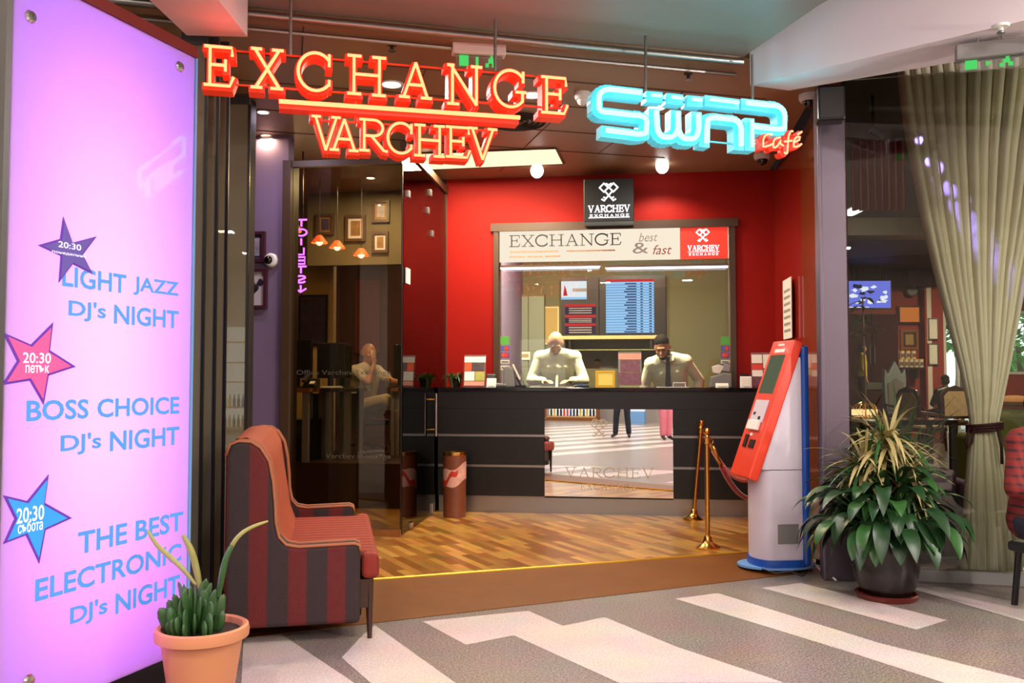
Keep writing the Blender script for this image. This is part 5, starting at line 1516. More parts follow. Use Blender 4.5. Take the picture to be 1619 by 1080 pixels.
def std(H=1.75):
    k = H / 1.75
    J = dict(pelvis=(0, .0, .95), belly=(0, 0, 1.10), chest=(0, 0, 1.28), neck=(0, .01, 1.46), head=(0, -.01, 1.625), sh_l=(.175, .0, 1.42), sh_r=(-.175, .0, 1.42), el_l=(.22, .03, 1.13), el_r=(-.22, .03, 1.13), wr_l=(.23, -.06, .87), wr_r=(-.23, -.06, .87), hip_l=(.085, 0, .90), hip_r=(-.085, 0, .90), kn_l=(.095, -.015, .50), kn_r=(-.095, -.015, .50), an_l=(.10, .02, .085), an_r=(-.10, .02, .085), toe_l=(.12, -.13, .04), toe_r=(-.12, -.13, .04))
    return {a: Vector(b) * k for a, b in J.items()}
# --- the bald teller, bent over the counter
aT, _ = SHOP.hit(882, 560, 1.0)
J = std(1.80)
J.update(pelvis=Vector((0, .06, 1.0)), belly=Vector((0, .02, 1.14)), chest=Vector((0, -.06, 1.30)), neck=Vector((0, -.13, 1.44)), head=Vector((-.01, -.21, 1.55)), sh_l=Vector((.185, -.11, 1.405)), sh_r=Vector((-.185, -.11, 1.405)), el_l=Vector((.285, -.16, 1.16)), el_r=Vector((-.275, -.16, 1.16)), wr_l=Vector((.16, -.34, 1.155)), wr_r=Vector((-.12, -.36, 1.155)))
t1, L1 = person('bald person in a white shirt bending over the counter with lowered head', SHOP.w(aT, 1.06, .13), SHOP.yaw, J, 'skin', 'shirt_white', 'navy', 'hair_thin', 'bald', headR=rotm(.75, .12), build=1.12, voxel=.010, palm=((0, 0, -1), (0, 0, -1)), down=True)
m = MB(); m.bx(-.012, .012, -.006, .002, -.16, .16)
o = m.build('shirt_placket', 'shirt_white', t1); o.location = (0, -.162, 1.22); o.rotation_euler = (-.42, 0, 0)
# --- the teller with the dark tie
aT, _ = SHOP.hit(1058, 575, 1.0)
J = std(1.76)
J.update(pelvis=Vector((.04, .06, .95)), belly=Vector((.03, .03, 1.08)), chest=Vector((0, -.04, 1.24)), neck=Vector((-.02, -.10, 1.395)), head=Vector((-.075, -.17, 1.50)), sh_l=Vector((.165, -.08, 1.36)), sh_r=Vector((-.19, -.08, 1.33)), el_l=Vector((.315, .02, 1.16)), el_r=Vector((-.255, .0, 1.11)), wr_l=Vector((.27, -.05, .95)), wr_r=Vector((-.22, -.05, .92)))
t2, L2 = person('dark-haired person in a white shirt and dark tie looking down at the counter', SHOP.w(aT, 1.06, .13), SHOP.yaw, J, 'skin_tan', 'shirt_white', 'navy', 'hair_dark', 'short', headR=rotm(.52, -.18, -.12), voxel=.010, beard='hair_dark', palm=((1, 0, 0), (-1, 0, 0)), down=True)
m = MB(); m.prism([(-.02, 0), (.02, 0), (.028, -.32), (0, -.36), (-.028, -.32)], -.004, .004, 'y'); m.box(0, -.004, .01, .04, .02, .035)
o = m.build('necktie', 'tie', t2, bevel=.002); o.location = (-.02, -.197, 1.375); o.rotation_euler = (-.06, 0, 0)
m = MB()
for k in (-1, 1): m.prism([(0, 0), (k * .07, .03), (k * .06, -.03), (k * .02, -.05)], -.005, .003, 'y')
o = m.build('collar', 'shirt_white', t2); o.location = (-.02, -.185, 1.395); o.rotation_euler = (-.3, 0, 0)
# --- the person seated in the office
pO = P(566, 590, 10.4)
J = dict(pelvis=(0, .02, .50), belly=(0, 0, .64), chest=(0, -.03, .80), neck=(0, -.06, .97), head=(0, -.10, 1.13), sh_l=(.17, -.06, .93), sh_r=(-.17, -.06, .93), el_l=(.20, -.28, .805), el_r=(-.16, -.26, .80), wr_l=(.12, -.50, .80), wr_r=(-.05, -.235, 1.0), hip_l=(.085, -.02, .5), hip_r=(-.085, -.02, .5), kn_l=(.10, -.42, .50), kn_r=(-.05, -.44, .60), an_l=(.10, -.44, .09), an_r=(.16, -.64, .32), toe_l=(.12, -.60, .04), toe_r=(.20, -.78, .27))
J = {a: Vector(b) for a, b in J.items()}
t3, L3 = person('bald person in a pale T-shirt seated at an office desk, hand raised to the mouth', (pO.x + .06, 10.4, OF), math.radians(52), J, 'skin_tan', 'tshirt_pale', 'beige_cloth', 'hair_thin', 'bald', 'short', headR=rotm(.12, -.2), voxel=.013, fdir=((0, -1, 0), (0, .1, 1)), palm=((0, 0, -1), (0, 1, 0)))
SITTING0 = dict(pelvis=(0, .02, .50), belly=(0, .0, .64), chest=(0, -.02, .82), neck=(0, -.03, 1.0), head=(0, -.05, 1.17), sh_l=(.17, -.02, .955), sh_r=(-.17, -.02, .955), el_l=(.26, -.06, .70), el_r=(-.26, -.06, .70), wr_l=(.14, -.27, .66), wr_r=(-.14, -.27, .66), hip_l=(.085, -.02, .5), hip_r=(-.085, -.02, .5), kn_l=(.12, -.42, .50), kn_r=(-.12, -.42, .50), an_l=(.12, -.40, .085), an_r=(-.12, -.40, .085), toe_l=(.14, -.55, .04), toe_r=(-.14, -.55, .04))
# ------------------------------------------------------------------ lilac wall: pictures, dome camera, handle
def lw(u, v, off=.0): a, z = SHOP.hit(u, v, cb - off); return a, z
def picture(name, label, F, b, u0, v0, u1, v1, frame_m, mat_m, art_m, fw=.025, art=None, yaw=None):
    x0, z0 = F.hit(u0, v1, b); x1, z1 = F.hit(u1, v0, b)
    t = thing(name, label, 'picture', F.w(x0, b, z0), F.yaw)
    w_, h_ = x1 - x0, z1 - z0
    MB().frame(0, w_, 0, h_, fw, -.015, .027).build('frame', frame_m, t)
    MB().bx(fw, w_ - fw, .004, .018, fw, h_ - fw).build('mount', mat_m, t)
    if art_m:
        k = .22 if mat_m != art_m else .0
        f = MB().bx(fw + w_ * k * .6, w_ - fw - w_ * k * .6, .0, .004, fw + h_ * k * .5, h_ - fw - h_ * k * .5).build('print', art_m, t)
    return t, w_, h_
pm('art_dark', C(60, 48, 74), .5, noise=.9, scale=18); pm('art_grey', C(150, 140, 150), .5, noise=.9, scale=14); pm('art_brown', C(130, 96, 60), .5, noise=.7, scale=16); pm('frame_wine', C(70, 30, 40), .4); pm('mount_pale', C(196, 184, 190), .7); pm('art_ink', C(40, 34, 52), .6)
picture('framed_picture', 'dark framed portrait picture on the lilac wall, above the dome camera', SHOP, cb - .03, 386, 366, 419, 415, 'frame_wine', 'art_dark', 'art_grey')
t, w_, h_ = picture('framed_picture', 'pale framed ink drawing on the lilac wall, below the dome camera', SHOP, cb - .03, 386, 425, 422, 488, 'frame_wine', 'mount_pale', None)
m = MB()
rs = random.Random(11)
for k in range(9):
    cx_, cz_ = w_ * (.5 + rs.uniform(-.2, .2)), h_ * (.5 + rs.uniform(-.16, .16)); r = rs.uniform(.012, .035)
    m.prism([(cx_ + r * rs.uniform(.6, 1.3) * math.cos(a), cz_ + r * math.sin(a)) for a in [2 * PI * i / 9 for i in range(9)]], .001, .004, 'y')
m.build('ink_drawing', 'art_ink', t)
a, z = lw(430, 412, .0)
t = thing('dome_camera', 'dome camera in a white ring on the lilac wall, next to the portrait', 'camera', SHOP.w(a, cb, z), SHOP.yaw)
MB().lathe([(.058, 0), (.058, .03), (.045, .045), (0, .045)], 22).build('housing', 'white', t, smooth=SM).rotation_euler = (PI / 2, 0, 0)
MB().ball((-.012, -.045, 0), .036, 14).build('lens_dome', 'black_gloss', t, smooth=4)
a, z0 = lw(397, 585, .0); _, z1 = lw(397, 503)
t = thing('door_pull', 'slim white upright bar on the lilac wall below the ink drawing', 'handle', SHOP.w(a, cb - .04, z0), SHOP.yaw)
MB().cyl((0, 0, 0), (0, 0, z1 - z0), .008).build('bar', 'white', t, smooth=SM)
MB().cyl((0, 0, .06), (0, .04, .06), .006).cyl((0, 0, z1 - z0 - .06), (0, .04, z1 - z0 - .06), .006).build('mount_pin', 'steel', t)

# ------------------------------------------------------------------ violet neon sign, its letters seen from the back
NB = cb + .45
x0, z1 = SHOP.hit(468, 346, NB); x1, z0 = SHOP.hit(484, 464, NB)
t = thing('neon_sign', 'violet upright neon word with a downward arrow, its letters reversed, behind the glass', 'neon sign', SHOP.w(x0, NB, 0), SHOP.yaw)
W_ = x1 - x0; hh = (z1 - z0) / 8.0
REV = {'T': [[(0, 1), (1, 1)], [(.5, 1), (.5, 0)]], 'O': [arc(.5, .5, .5, .5, 0, 360, 14)], 'I': [[(.5, 0), (.5, 1)]], 'L': [[(.75, 1), (.75, 0), (.15, 0)]], 'E': [[(.1, 1), (.85, 1), (.85, 0), (.1, 0)], [(.85, .5), (.25, .5)]], 'S': [[(.1, .85)] + arc(.5, .76, .4, .24, 150, -60, 8) + [(.3, .35)] + arc(.5, .24, .4, .24, 160, 350, 8)], '>': [[(.5, 1), (.5, .05)], [(0, .5), (.5, .0), (1, .5)]]}
for i, ch in enumerate('TOILETS>'):
    m = MB()
    for st in REV[ch]:
        m.tube([(p[0] * W_, 0, z1 - (i + 1) * hh + hh * .16 + p[1] * hh * .72) for p in st], .0085, 6)
    m.build('arrow' if ch == '>' else 'letter', 'neon_purple', t, smooth=4)
MB().bx(W_ * .45, W_ * .55, .02, .03, z0 - .02, CZ).build('backing_bar', 'black', t)

# ------------------------------------------------------------------ office behind the glass
OB_ = 5.1
def of_thing(name, label, cat, u, v, b):
    a, z = SHOP.hit(u, v, b); return thing(name, label, cat, SHOP.w(a, b, z), SHOP.yaw)
# dark red partition in front of the back wall
x0, z1 = SHOP.hit(528, 418, 4.3); x1 = aL - .07
t = thing('office_partition', 'dark red upright partition with a pale top edge behind the seated person', 'partition', SHOP.w(x0, 4.3, OF), SHOP.yaw)
MB().bx(0, x1 - x0, 0, .05, 0, z1 - OF).build('panel', 'maroon', t); MB().bx(0, x1 - x0, -.01, .06, z1 - OF, z1 - OF + .03).build('top_edge', 'olive', t)
x0, z0 = SHOP.hit(560, 560, 4.29); x1b, z1b = SHOP.hit(603, 440, 4.29)
t = thing('partition_poster', 'dim red poster on the dark red partition above the seated person', 'poster', SHOP.w(x0, 4.285, z0), SHOP.yaw)
MB().bx(0, x1b - x0, 0, .01, 0, z1b - z0).build('sheet', 'red_dark', t); MB().frame(0, x1b - x0, 0, z1b - z0, .02, -.008, 0).build('frame', 'maroon', t)
for u0, v0, u1, v1, lab, mt in ((588, 316, 616, 352, 'upper framed picture on the upper office wall, closest to the side glass door', 'art_grey'), (588, 366, 614, 400, 'small framed picture directly beneath the farthest upper one on the office wall', 'art_brown'), (546, 340, 578, 382, 'brown framed picture on the upper office wall, between the lamps', 'art_brown'), (500, 338, 528, 372, 'dark framed picture at the near end of the upper office wall, over the violet word', 'art_dark')):
    picture('office_picture', lab, SHOP, .9 - .021, u0, v0, u1, v1, 'frame_brown', 'art_brown' if mt != 'art_brown' else 'mount_pale', mt, .03)
picture('wall_poster', 'large dark poster on the ochre office wall behind the monitors', SHOP, 1.6 - .021, 472, 466, 518, 546, 'black', 'art_dark', 'art_dark', .02)
for v0, v1, lab, mt in ((480, 520, 'upper black and white leaflet pinned beside the office door frame', 'art_grey'), (522, 552, 'red leaflet pinned below the black and white one', 'red_print')):
    x0, z0 = SHOP.hit(458, v1, cb + .5); x1, z1 = SHOP.hit(470, v0, cb + .5)
    t = thing('pinned_leaflet', lab, 'leaflet', SHOP.w(x0, cb + .5, z0), SHOP.yaw)
    MB().bx(0, x1 - x0, 0, .006, 0, z1 - z0).build('sheet', mt, t); MB().bx(.01, x1 - x0 - .01, -.002, 0, (z1 - z0) * .12, (z1 - z0) * .2).bx(.01, x1 - x0 - .01, -.002, 0, (z1 - z0) * .6, (z1 - z0) * .7).build('text_lines', 'white', t)
x0, z0 = SHOP.hit(455, 470, cb + .52); x1, z1 = SHOP.hit(471, 300, cb + .52)
t = thing('notice_board', 'tall brown board beside the office door frame, holding the leaflets', 'board', SHOP.w(x0, cb + .51, FZ), SHOP.yaw)
MB().bx(0, x1 - x0, 0, .03, 0, 2.6).build('board', 'wood_mid', t); MB().bx(-.02, 0, -.01, .04, 0, 2.6).build('edge', 'frame_brown', t)
# desks with monitors
def desk(label, a0, a1, b0, b1, top):
    t = thing('office_desk', label, 'desk', SHOP.w(a0, b0, OF), SHOP.yaw); w_ = a1 - a0; d_ = b1 - b0
    MB().bx(0, w_, 0, d_, .70, .74).build('desktop', top, t)
    for x in (.03, w_ - .09):
        for y in (.03, d_ - .09):
            MB().bx(x, x + .06, y, y + .06, 0, .70).build('leg', 'grey', t)
    MB().bx(.1, w_ - .1, d_ - .06, d_ - .04, .3, .68).build('modesty_panel', 'dark_grey', t)
    return t
def monitor(label, u, b, zb_, w_=.46, h_=.34, yaw=0.0, front=False):
    a, _ = SHOP.hit(u, 560, b); t = thing('monitor', label, 'monitor', SHOP.w(a, b, zb_), SHOP.yaw + yaw)
    MB().bx(-w_ / 2, w_ / 2, -.02, .025, .10, .10 + h_).build('screen_case', 'black', t, bevel=.008)
    MB().bx(-.03, .03, -.035, -.02, .02, .22).build('neck', 'black', t); MB().lathe([(.12, 0), (.12, .012), (.04, .02)], 20).build('base', 'black', t, smooth=SM)
    MB().bx(-w_ / 2 + .02, w_ / 2 - .02, .025, .028, .12, .08 + h_).build('screen', 'grey', t)
    return t
x0 = SHOP.hit(452, 600, 1.35)[0]; x1 = SHOP.hit(500, 600, 1.35)[0]
desk('pale wooden office desk close behind the glass, at the door frame end', SHOP.hit(450, 600, .15)[0], SHOP.hit(490, 600, .15)[0], .15, .75, 'wood_mid')
desk('long dark office desk before the seated person', SHOP.hit(510, 600, .45)[0], SHOP.hit(556, 600, .45)[0], .45, 1.0, 'dark_grey')
desk('brown office desk on which the seated person leans', SHOP.hit(618, 600, 1.05)[0], SHOP.hit(630, 600, 1.05)[0], 1.05, 1.5, 'wood_mid')
DZ = OF + .742
monitor('black monitor seen from behind on the pale office desk', 472, .45, DZ, .30, .40)
monitor('large black monitor seen from behind on the long dark office desk', 524, .72, DZ, .30, .38, .15)
monitor('smaller black monitor close to the seated person', 544, .95, DZ, .2, .36, -.5)
monitor('thin upright monitor at the end of the brown office desk', 629, 1.3, DZ, .10, .38, 1.2)
a, _ = SHOP.hit(520, 607, .5)
t = thing('paper_stack', 'spread of white papers on the long dark office desk', 'paper', SHOP.w(a, .50, DZ), SHOP.yaw + .1)
MB().bx(-.13, .13, -.08, .08, 0, .012).build('sheet', 'paper', t); MB().box(.02, .01, .016, .2, .14, .006, .3).build('top_sheet', 'off_white', t)
a, _ = SHOP.hit(490, 590, .25)
t = thing('desk_telephone', 'dark desk telephone with a pale keypad beside the monitor on the pale desk', 'telephone', SHOP.w(a, .22, DZ), SHOP.yaw)
MB().prism([(0, 0), (.14, 0), (.14, .10), (0, .03)], -.07, .07, 'x').build('body', 'black', t, bevel=.008); MB().box(-.05, .06, .10, .04, .16, .03, rx=.4).build('handset', 'dark_grey', t); MB().box(.03, .02, .055, .05, .05, .01, rx=.45).build('keypad', 'off_white', t)
a, _ = SHOP.hit(617, 600, 1.2)
t = thing('drinking_glass', 'small glass on the brown office desk by the forearm of the seated person', 'glass', SHOP.w(a, 1.1, DZ), 0)
MB().lathe([(.028, 0), (.034, .10), (.031, .10), (.026, .006), (0, .006)], 18).build('glass', 'acrylic', t, smooth=SM)
a, _ = SHOP.hit(475, 660, .3)
t = thing('computer_tower', 'black computer tower standing under the pale office desk', 'computer', SHOP.w(a, .25, OF), SHOP.yaw)
MB().bx(-.1, .1, 0, .4, 0, .42).build('case', 'black', t, bevel=.006); MB().bx(-.08, .08, -.004, 0, .28, .36).build('drive_front', 'dark_grey', t); MB().ball((.05, -.004, .2), .008, 8).build('power_button', 'steel', t)
# chair under the seated person
t = thing('office_chair', 'dark office chair under the seated person', 'chair', (t3.location.x, t3.location.y, OF), t3.rotation_euler.z)
MB().bx(-.23, .23, -.25, .16, .30, .365).build('seat', 'dark_grey', t, bevel=.02); MB().bx(-.2, .2, .20, .25, .5, .92).build('backrest', 'dark_grey', t, bevel=.02)
MB().cyl((0, 0, .06), (0, 0, .30), .03).build('column', 'black', t)
m = MB()
for k in range(5):
    an = 2 * PI * k / 5 + .3; m.cyl((0, 0, .08), (.26 * math.cos(an), .26 * math.sin(an), .05), .018, .014, 8)
m.build('star_base', 'black', t)
for k in range(5):
    an = 2 * PI * k / 5 + .3; MB().ball((.26 * math.cos(an), .26 * math.sin(an), .03), .03, 8).build('caster', 'black', t, smooth=4)
# pendant lamps and downlights over the office
def pendant(label, u, v, b, bright=1.0, shade=True):
    a, z = SHOP.hit(u, v, b); p = SHOP.w(a, b, z)
    t = thing('pendant_lamp', label, 'lamp', p)
    MB().lathe([(.018, .09), (.03, .085), (.085, .012), (.082, .010), (.026, .08), (.018, .085)], 20).build('shade', 'orange', t, smooth=SM)
    MB().ball((0, 0, .02), .035, 10).build('bulb', 'lamp_warm', t, smooth=4)
    MB().cyl((0, 0, .09), (0, 0, max(.12, CC - z)), .004, n=6).build('cord', 'black', t)
    point_light('pendant_light', (0, 0, -.03), 3 * bright, .04, (1, .62, .3), t)
for u, v, b, lab in ((505, 386, .25, 'orange pendant lamp nearest to the violet neon word, in a row of three'), (533, 394, .40, 'middle orange pendant lamp in the row of three over the office'), (571, 406, .55, 'orange pendant lamp farthest along the row of three over the office'), (466, 368, .1, 'orange pendant lamp half hidden by the glass edge beside the violet neon word')):
    pendant(lab, u, v, b)
for u, v, lab, mt in ((505, 261, 'orange glowing downlight in the dark office ceiling above the violet neon word', 'lamp_warm'), (586, 281, 'small white downlight in the dark office ceiling', 'lamp_white'), (421, 214, 'orange glowing downlight before the lilac wall', 'lamp_warm'), (416, 177, 'small white downlight before the lilac wall', 'lamp_white'), (349, 262, 'dim orange downlight seen through the folded glass leaves', 'lamp_warm')):
    p = on_ceiling(u, v)
    disc_lamp(lab, p, .05, 0, mt)
    if u == 416: area_light('downlight_light', (p.x, p.y, p.z - .03), 8, .1, (.9, .75, 1.0))
    if u == 586: area_light('downlight_light', (p.x, p.y, p.z - .03), 36, .15, (1, .8, .5))
    if u == 421: area_light('downlight_light', (p.x, p.y, p.z - .03), 8, .1, (1, .7, .4))
p = SHOP.w(-1.55, 2.8, CC); disc_lamp('added unseen downlight brightening the office partition, behind the upper office wall', p, .1, 45, 'lamp_warm', (1, .8, .55))  # lamp added out of view so the dark partition shows
# ceiling lamps added out of view to light the tellers
for a, b, lab in ((-.1, .74, 'added ceiling lamp to light the bald teller, unseen above the teller window'), (1.2, .74, 'added ceiling lamp to light the teller with the tie, unseen above the teller window')):
    p = SHOP.w(a, b, CC); t = disc_lamp(lab, p, .09, 190, 'lamp_white', (1, .90, .64))
# ------------------------------------------------------------------ café: curtain in the window
pm('curtain_cloth', C(232, 222, 196), 0.8, noise=0.06, scale=5, bump=0.1, bscale=200)
KB = .42
lv = [(96, 1416, 1700), (112, 1419, 1698), (180, 1428, 1680), (250, 1440, 1662), (340, 1458, 1643), (430, 1479, 1622), (510, 1500, 1607), (580, 1519, 1594), (630, 1530, 1584), (664, 1535, 1577), (684, 1536, 1577), (710, 1534, 1583), (760, 1530, 1592), (830, 1526, 1602), (915, 1521, 1612)]
def lev(t):
    x = t * (len(lv) - 1); i = min(int(x), len(lv) - 2); f = x - i
    return [lv[i][k] * (1 - f) + lv[i + 1][k] * f for k in range(3)]
def cur(s_, t):
    v, uL, uR = lev(t)
    wfac = (uR - uL) / 280.0
    a0, z = CF.hit(uL, v, KB); a1, z2 = CF.hit(uR, v, KB)
    a = a0 + (a1 - a0) * s_
    z = z * (1 - s_) + z2 * s_ if t > .5 else z + 0 * s_
    amp = .018 + .045 * min(1, wfac * 1.3)
    if v > 690: amp = .035 + .03 * (v - 690) / 220
    ph = 2 * PI * 15 * s_ + 1.2 * math.sin(7 * s_) + .5 * math.sin(3 * t + 5 * s_)
    if v < 125: amp *= .5 + .5 * (v - 96) / 29
    return (a + amp * .25 * math.cos(ph), amp * math.sin(ph) + amp * .35 * math.sin(ph * .37 + 1), z)
cu = thing('curtain', 'tall cream curtain gathered by a dark cord tie in the café window', 'curtain', CF.w(0, KB, 0), CF.yaw)
m = MB(); m.grid(cur, 210, 60)
zmin = min(v.co.z for v in m.bm.verts)
o = m.build('fabric', 'curtain_cloth', cu, smooth=4, keep=True)
sl_ = o.modifiers.new('solid', 'SOLIDIFY'); sl_.thickness = .004
a0, z = CF.hit(1534, 675, KB); a1, _ = CF.hit(1579, 675, KB); ac = (a0 + a1) / 2; rr = (a1 - a0) / 2
pm('tie_cord', C(62, 22, 30), .6)
m = MB()
for dz in (-.018, 0, .018): m.tube([(ac + (rr + .02) * math.cos(x), .085 * math.sin(x), z + dz + .012 * math.cos(x)) for x in [2 * PI * i / 24 for i in range(24)]], .011, 6, closed=True)
m.build('tie_cord', 'tie_cord', cu, smooth=4)
MB().tube([(a0 - .02, -.06, z), (a0 - .05, -.08, z - .09), (a0 - .04, -.08, z - .14), (a0 - .01, -.07, z - .10), (a0 + .01, -.07, z)], .008, 6).tube([(a1 - .03, -.08, z), (a1 - .01, -.09, z - .12), (a1 - .01, -.09, z - .24)], .010, 6).build('tie_loop', 'tie_cord', cu, smooth=4)
a0, zt_ = CF.hit(1416, 98, KB); a1, _ = CF.hit(1700, 98, KB)
MB().bx(a0 - .1, a1 + .2, -.02, .02, zt_ + .0, zt_ + .04).build('curtain_rail', 'dark_grey', cu)
# party spotlight throwing a blue-violet streak over the curtain
sp_ = CF.w(.34, .10, 2.95)
t = thing('effect_spotlight', 'small black effect spotlight hung beside the loudspeaker on the corner post', 'lamp', sp_)
MB().cyl((-.05, .0, .03), (.02, 0, -.01), .035, .04, 14).build('body', 'black', t, smooth=SM); MB().bx(-.05, -.03, -.01, .01, .03, .26).build('bracket', 'black', t)
for u, v in ((1456, 222), (1480, 262), (1504, 302), (1530, 345), (1556, 388), (1582, 430)):
    aa, zz = CF.hit(u, v, KB - .05); tg = CF.w(aa, KB - .05, zz) - sp_
    spot_light('effect_beam', (.03, .0, -.02), 60, .16, (.26, .20, 1.0), tg, t, .006, .8)

# ------------------------------------------------------------------ café: far wall
def far(name, label, cat, u0, v0, u1, v1, Y):
    a = P(u0, v1, Y); b = P(u1, v0, Y)
    return thing(name, label, cat, (a.x, Y, a.z)), b.x - a.x, b.z - a.z
def drape(label, u0, u1, v0, v1, Y, n, mat):
    t, w_, h_ = far('drape', label, 'drape', u0, v0, u1, v1, Y)
    m = MB(); m.grid(lambda s_, q: (w_ * s_, .07 * math.sin(2 * PI * n * s_), h_ * q), n * 8, 2)
    o = m.build('fabric', mat, t, smooth=4, keep=True); o.modifiers.new('solid', 'SOLIDIFY').thickness = .01
    MB().cyl((-.1, 0, h_), (w_ + .1, 0, h_), .03).build('rail', 'dark_grey', t, smooth=SM)
drape('dark maroon drape along the café far wall above the television', 1346, 1492, 374, 452, 19.5, 16, 'maroon')
pm('drape_red', C(120, 24, 40), .8)
drape('short red drape under the café ceiling beyond the beam', 1350, 1424, 128, 332, 9.0, 7, 'drape_red')
t, w_, h_ = far('television', 'television showing a bright bluish programme on the café far wall', 'television', 1338, 443, 1409, 489, 19.0)
MB().bx(0, w_, 0, .06, 0, h_).build('casing', 'black', t, bevel=.01)
s = MB().bx(.02, w_ - .02, -.006, 0, .03, h_ - .02).build('screen', em('tv_blue', C(110, 120, 235), 1.1), t)
em('tv_white', C(235, 238, 255), 1.2); em('tv_dark', C(24, 26, 70), .9)
rs = random.Random(4)
for mt, n_ in (('tv_dark', 7), ('tv_white', 11)):
    m = MB()
    for k in range(n_):
        cx_, cz_ = rs.uniform(.12, w_ - .12), rs.uniform(.1, h_ - .1); r = rs.uniform(.03, .075)
        tl = rs.uniform(-.8, .8); m.prism([(cx_ + (r * rs.uniform(.4, 1.9) * math.cos(a)) * math.cos(tl) - r * rs.uniform(.3, 1.6) * math.sin(a) * math.sin(tl), cz_ + .6 * r * rs.uniform(.5, 1.6) * math.sin(a + tl)) for a in [2 * PI * i / 9 for i in range(9)]], -.009 - .0005 * k - (.004 if mt == 'tv_white' else 0), -.006, 'y')
    m.bx(.04, w_ * .5, -.008, -.006, .035, .05)
    m.build('picture_figure', mt, s)
MB().bx(w_ * .4, w_ * .6, .06, 1.0, h_ * .4, h_ * .6).build('wall_bracket', 'black', t)
t, w_, h_ = far('tall_cabinet', 'tall glossy dark cabinet below the television at the café far wall', 'cabinet', 1338, 494, 1420, 694, 18.9)
pm('cabinet_gloss', C(56, 26, 22), .12, coat=.5)
t.location.z = .012; h_ += 0
MB().bx(0, w_, .02, .5, 0, h_).build('body', 'wood_dark', t)
for k in range(2): d_ = MB().bx(w_ * k / 2 + .01, w_ * (k + 1) / 2 - .01, 0, .02, h_ * .46, h_ - .02).build('door', 'cabinet_gloss', t); MB().cyl((w_ / 2 + (k - .5) * .1, -.02, h_ * .6), (w_ / 2 + (k - .5) * .1, -.02, h_ * .75), .012).build('handle', 'steel', d_)
MB().bx(w_ * .4, w_ - .04, -.004, .02, h_ * .40, h_ * .455).build('counter_edge', 'steel', t)
MB().bx(.01, w_ - .01, 0, .02, .05, h_ * .39).build('lower_front', 'cabinet_gloss', t)
t, w_, h_ = far('amber_light', 'small orange glowing panel on the café far wall, above the framed print', 'panel', 1423, 486, 1453, 509, 19.9)
em('amber_glow', (1.0, .28, .05), .55); MB().bx(0, w_, 0, .08, 0, h_).build('panel', 'amber_glow', t); MB().frame(-.03, w_ + .03, -.03, h_ + .03, .03, -.01, .09).build('frame', 'wood_dark', t)
CFW = Frame(0, 19.975, 0)
picture('framed_picture', 'framed certificate with a wide dark mount on the café far wall', CFW, 0, 1424, 521, 1452, 553, 'wood_mid', 'frame_wine', 'ochre', .06)
t, w_, h_ = far('wall_clock', 'small round dark clock high on the café far wall beside the television', 'clock', 1434, 450, 1452, 468, 19.85)
MB().lathe([(.13, 0), (.14, .02), (.14, .05), (0, .05)], 24).build('case', 'wood_dark', t, smooth=SM, loc=(w_ / 2, .05, h_ / 2)).rotation_euler = (PI / 2, 0, 0)
MB().lathe([(.0, .052), (.11, .052), (.11, .05), (0, .05)], 24).build('dial', 'grey', t, loc=(w_ / 2, .05, h_ / 2)).rotation_euler = (PI / 2, 0, 0)
# shelf with coffee canisters
t, w_, h_ = far('cafe_shelf', 'dark shelf on the café far wall carrying two rows of canisters', 'shelf', 1414, 581, 1463, 584, 19.55)
MB().bx(0, w_, 0, .449, 0, .045).build('board', 'wood_dark', t); MB().bx(.1, .14, .1, .4, -.2, 0).bx(w_ - .14, w_ - .1, .1, .4, -.2, 0).build('bracket', 'wood_dark', t)
zb_ = t.location.z + .045; K2 = 19.55 / 1400
can = None
for row, (us, label) in enumerate((((1418, 1426, 1434, 1442, 1450, 1458), 'cream coffee canister in the lower row on the café shelf'), ((1419, 1428, 1437, 1446), 'cream coffee canister in the upper row on the café shelf'))):
    for u in us:
        x = P(u, 575, 19.65).x
        if can is None:
            can = thing('coffee_canister', label, 'canister', (x, 19.7, zb_), 0, 'canisters in the lower row'); 
            MB().lathe([(.048, 0), (.05, .16), (.05, .175), (0, .175)], 16).build('body', 'off_white', can, smooth=SM); MB().lathe([(.052, .16), (.052, .186), (0, .186)], 16).build('lid', 'card_yellow', can, smooth=SM); MB().bx(-.035, .035, -.053, -.045, .04, .12).build('label', 'art_brown', can)
        else: dup(can, (x, 19.7, zb_ + .187 * row), None, label, 'canisters in the lower row' if row == 0 else 'canisters in the upper row')
# pale pier with two bright sheets beside the window
t, w_, h_ = far('window_pier', 'pale narrow pier beside the bright café window', 'pier', 1466, 452, 1490, 691, 19.7)
t.location.z = .012
MB().bx(0, w_, 0, .28, 0, h_).build('pier', 'cafe_red', t); MB().bx(w_ * .1, w_ * .35, -.01, 0, 0, h_).build('edge_strip', 'off_white', t)
for v0, v1, lab in ((503, 537, 'upper white framed sheet on the pier beside the bright café window'), (543, 577, 'lower white framed sheet on the pier beside the bright café window')):
    picture('window_notice', lab, Frame(0, 19.66, 0), 0, 1468, v0, 1483, v1, 'steel', 'white', 'paper', .02)
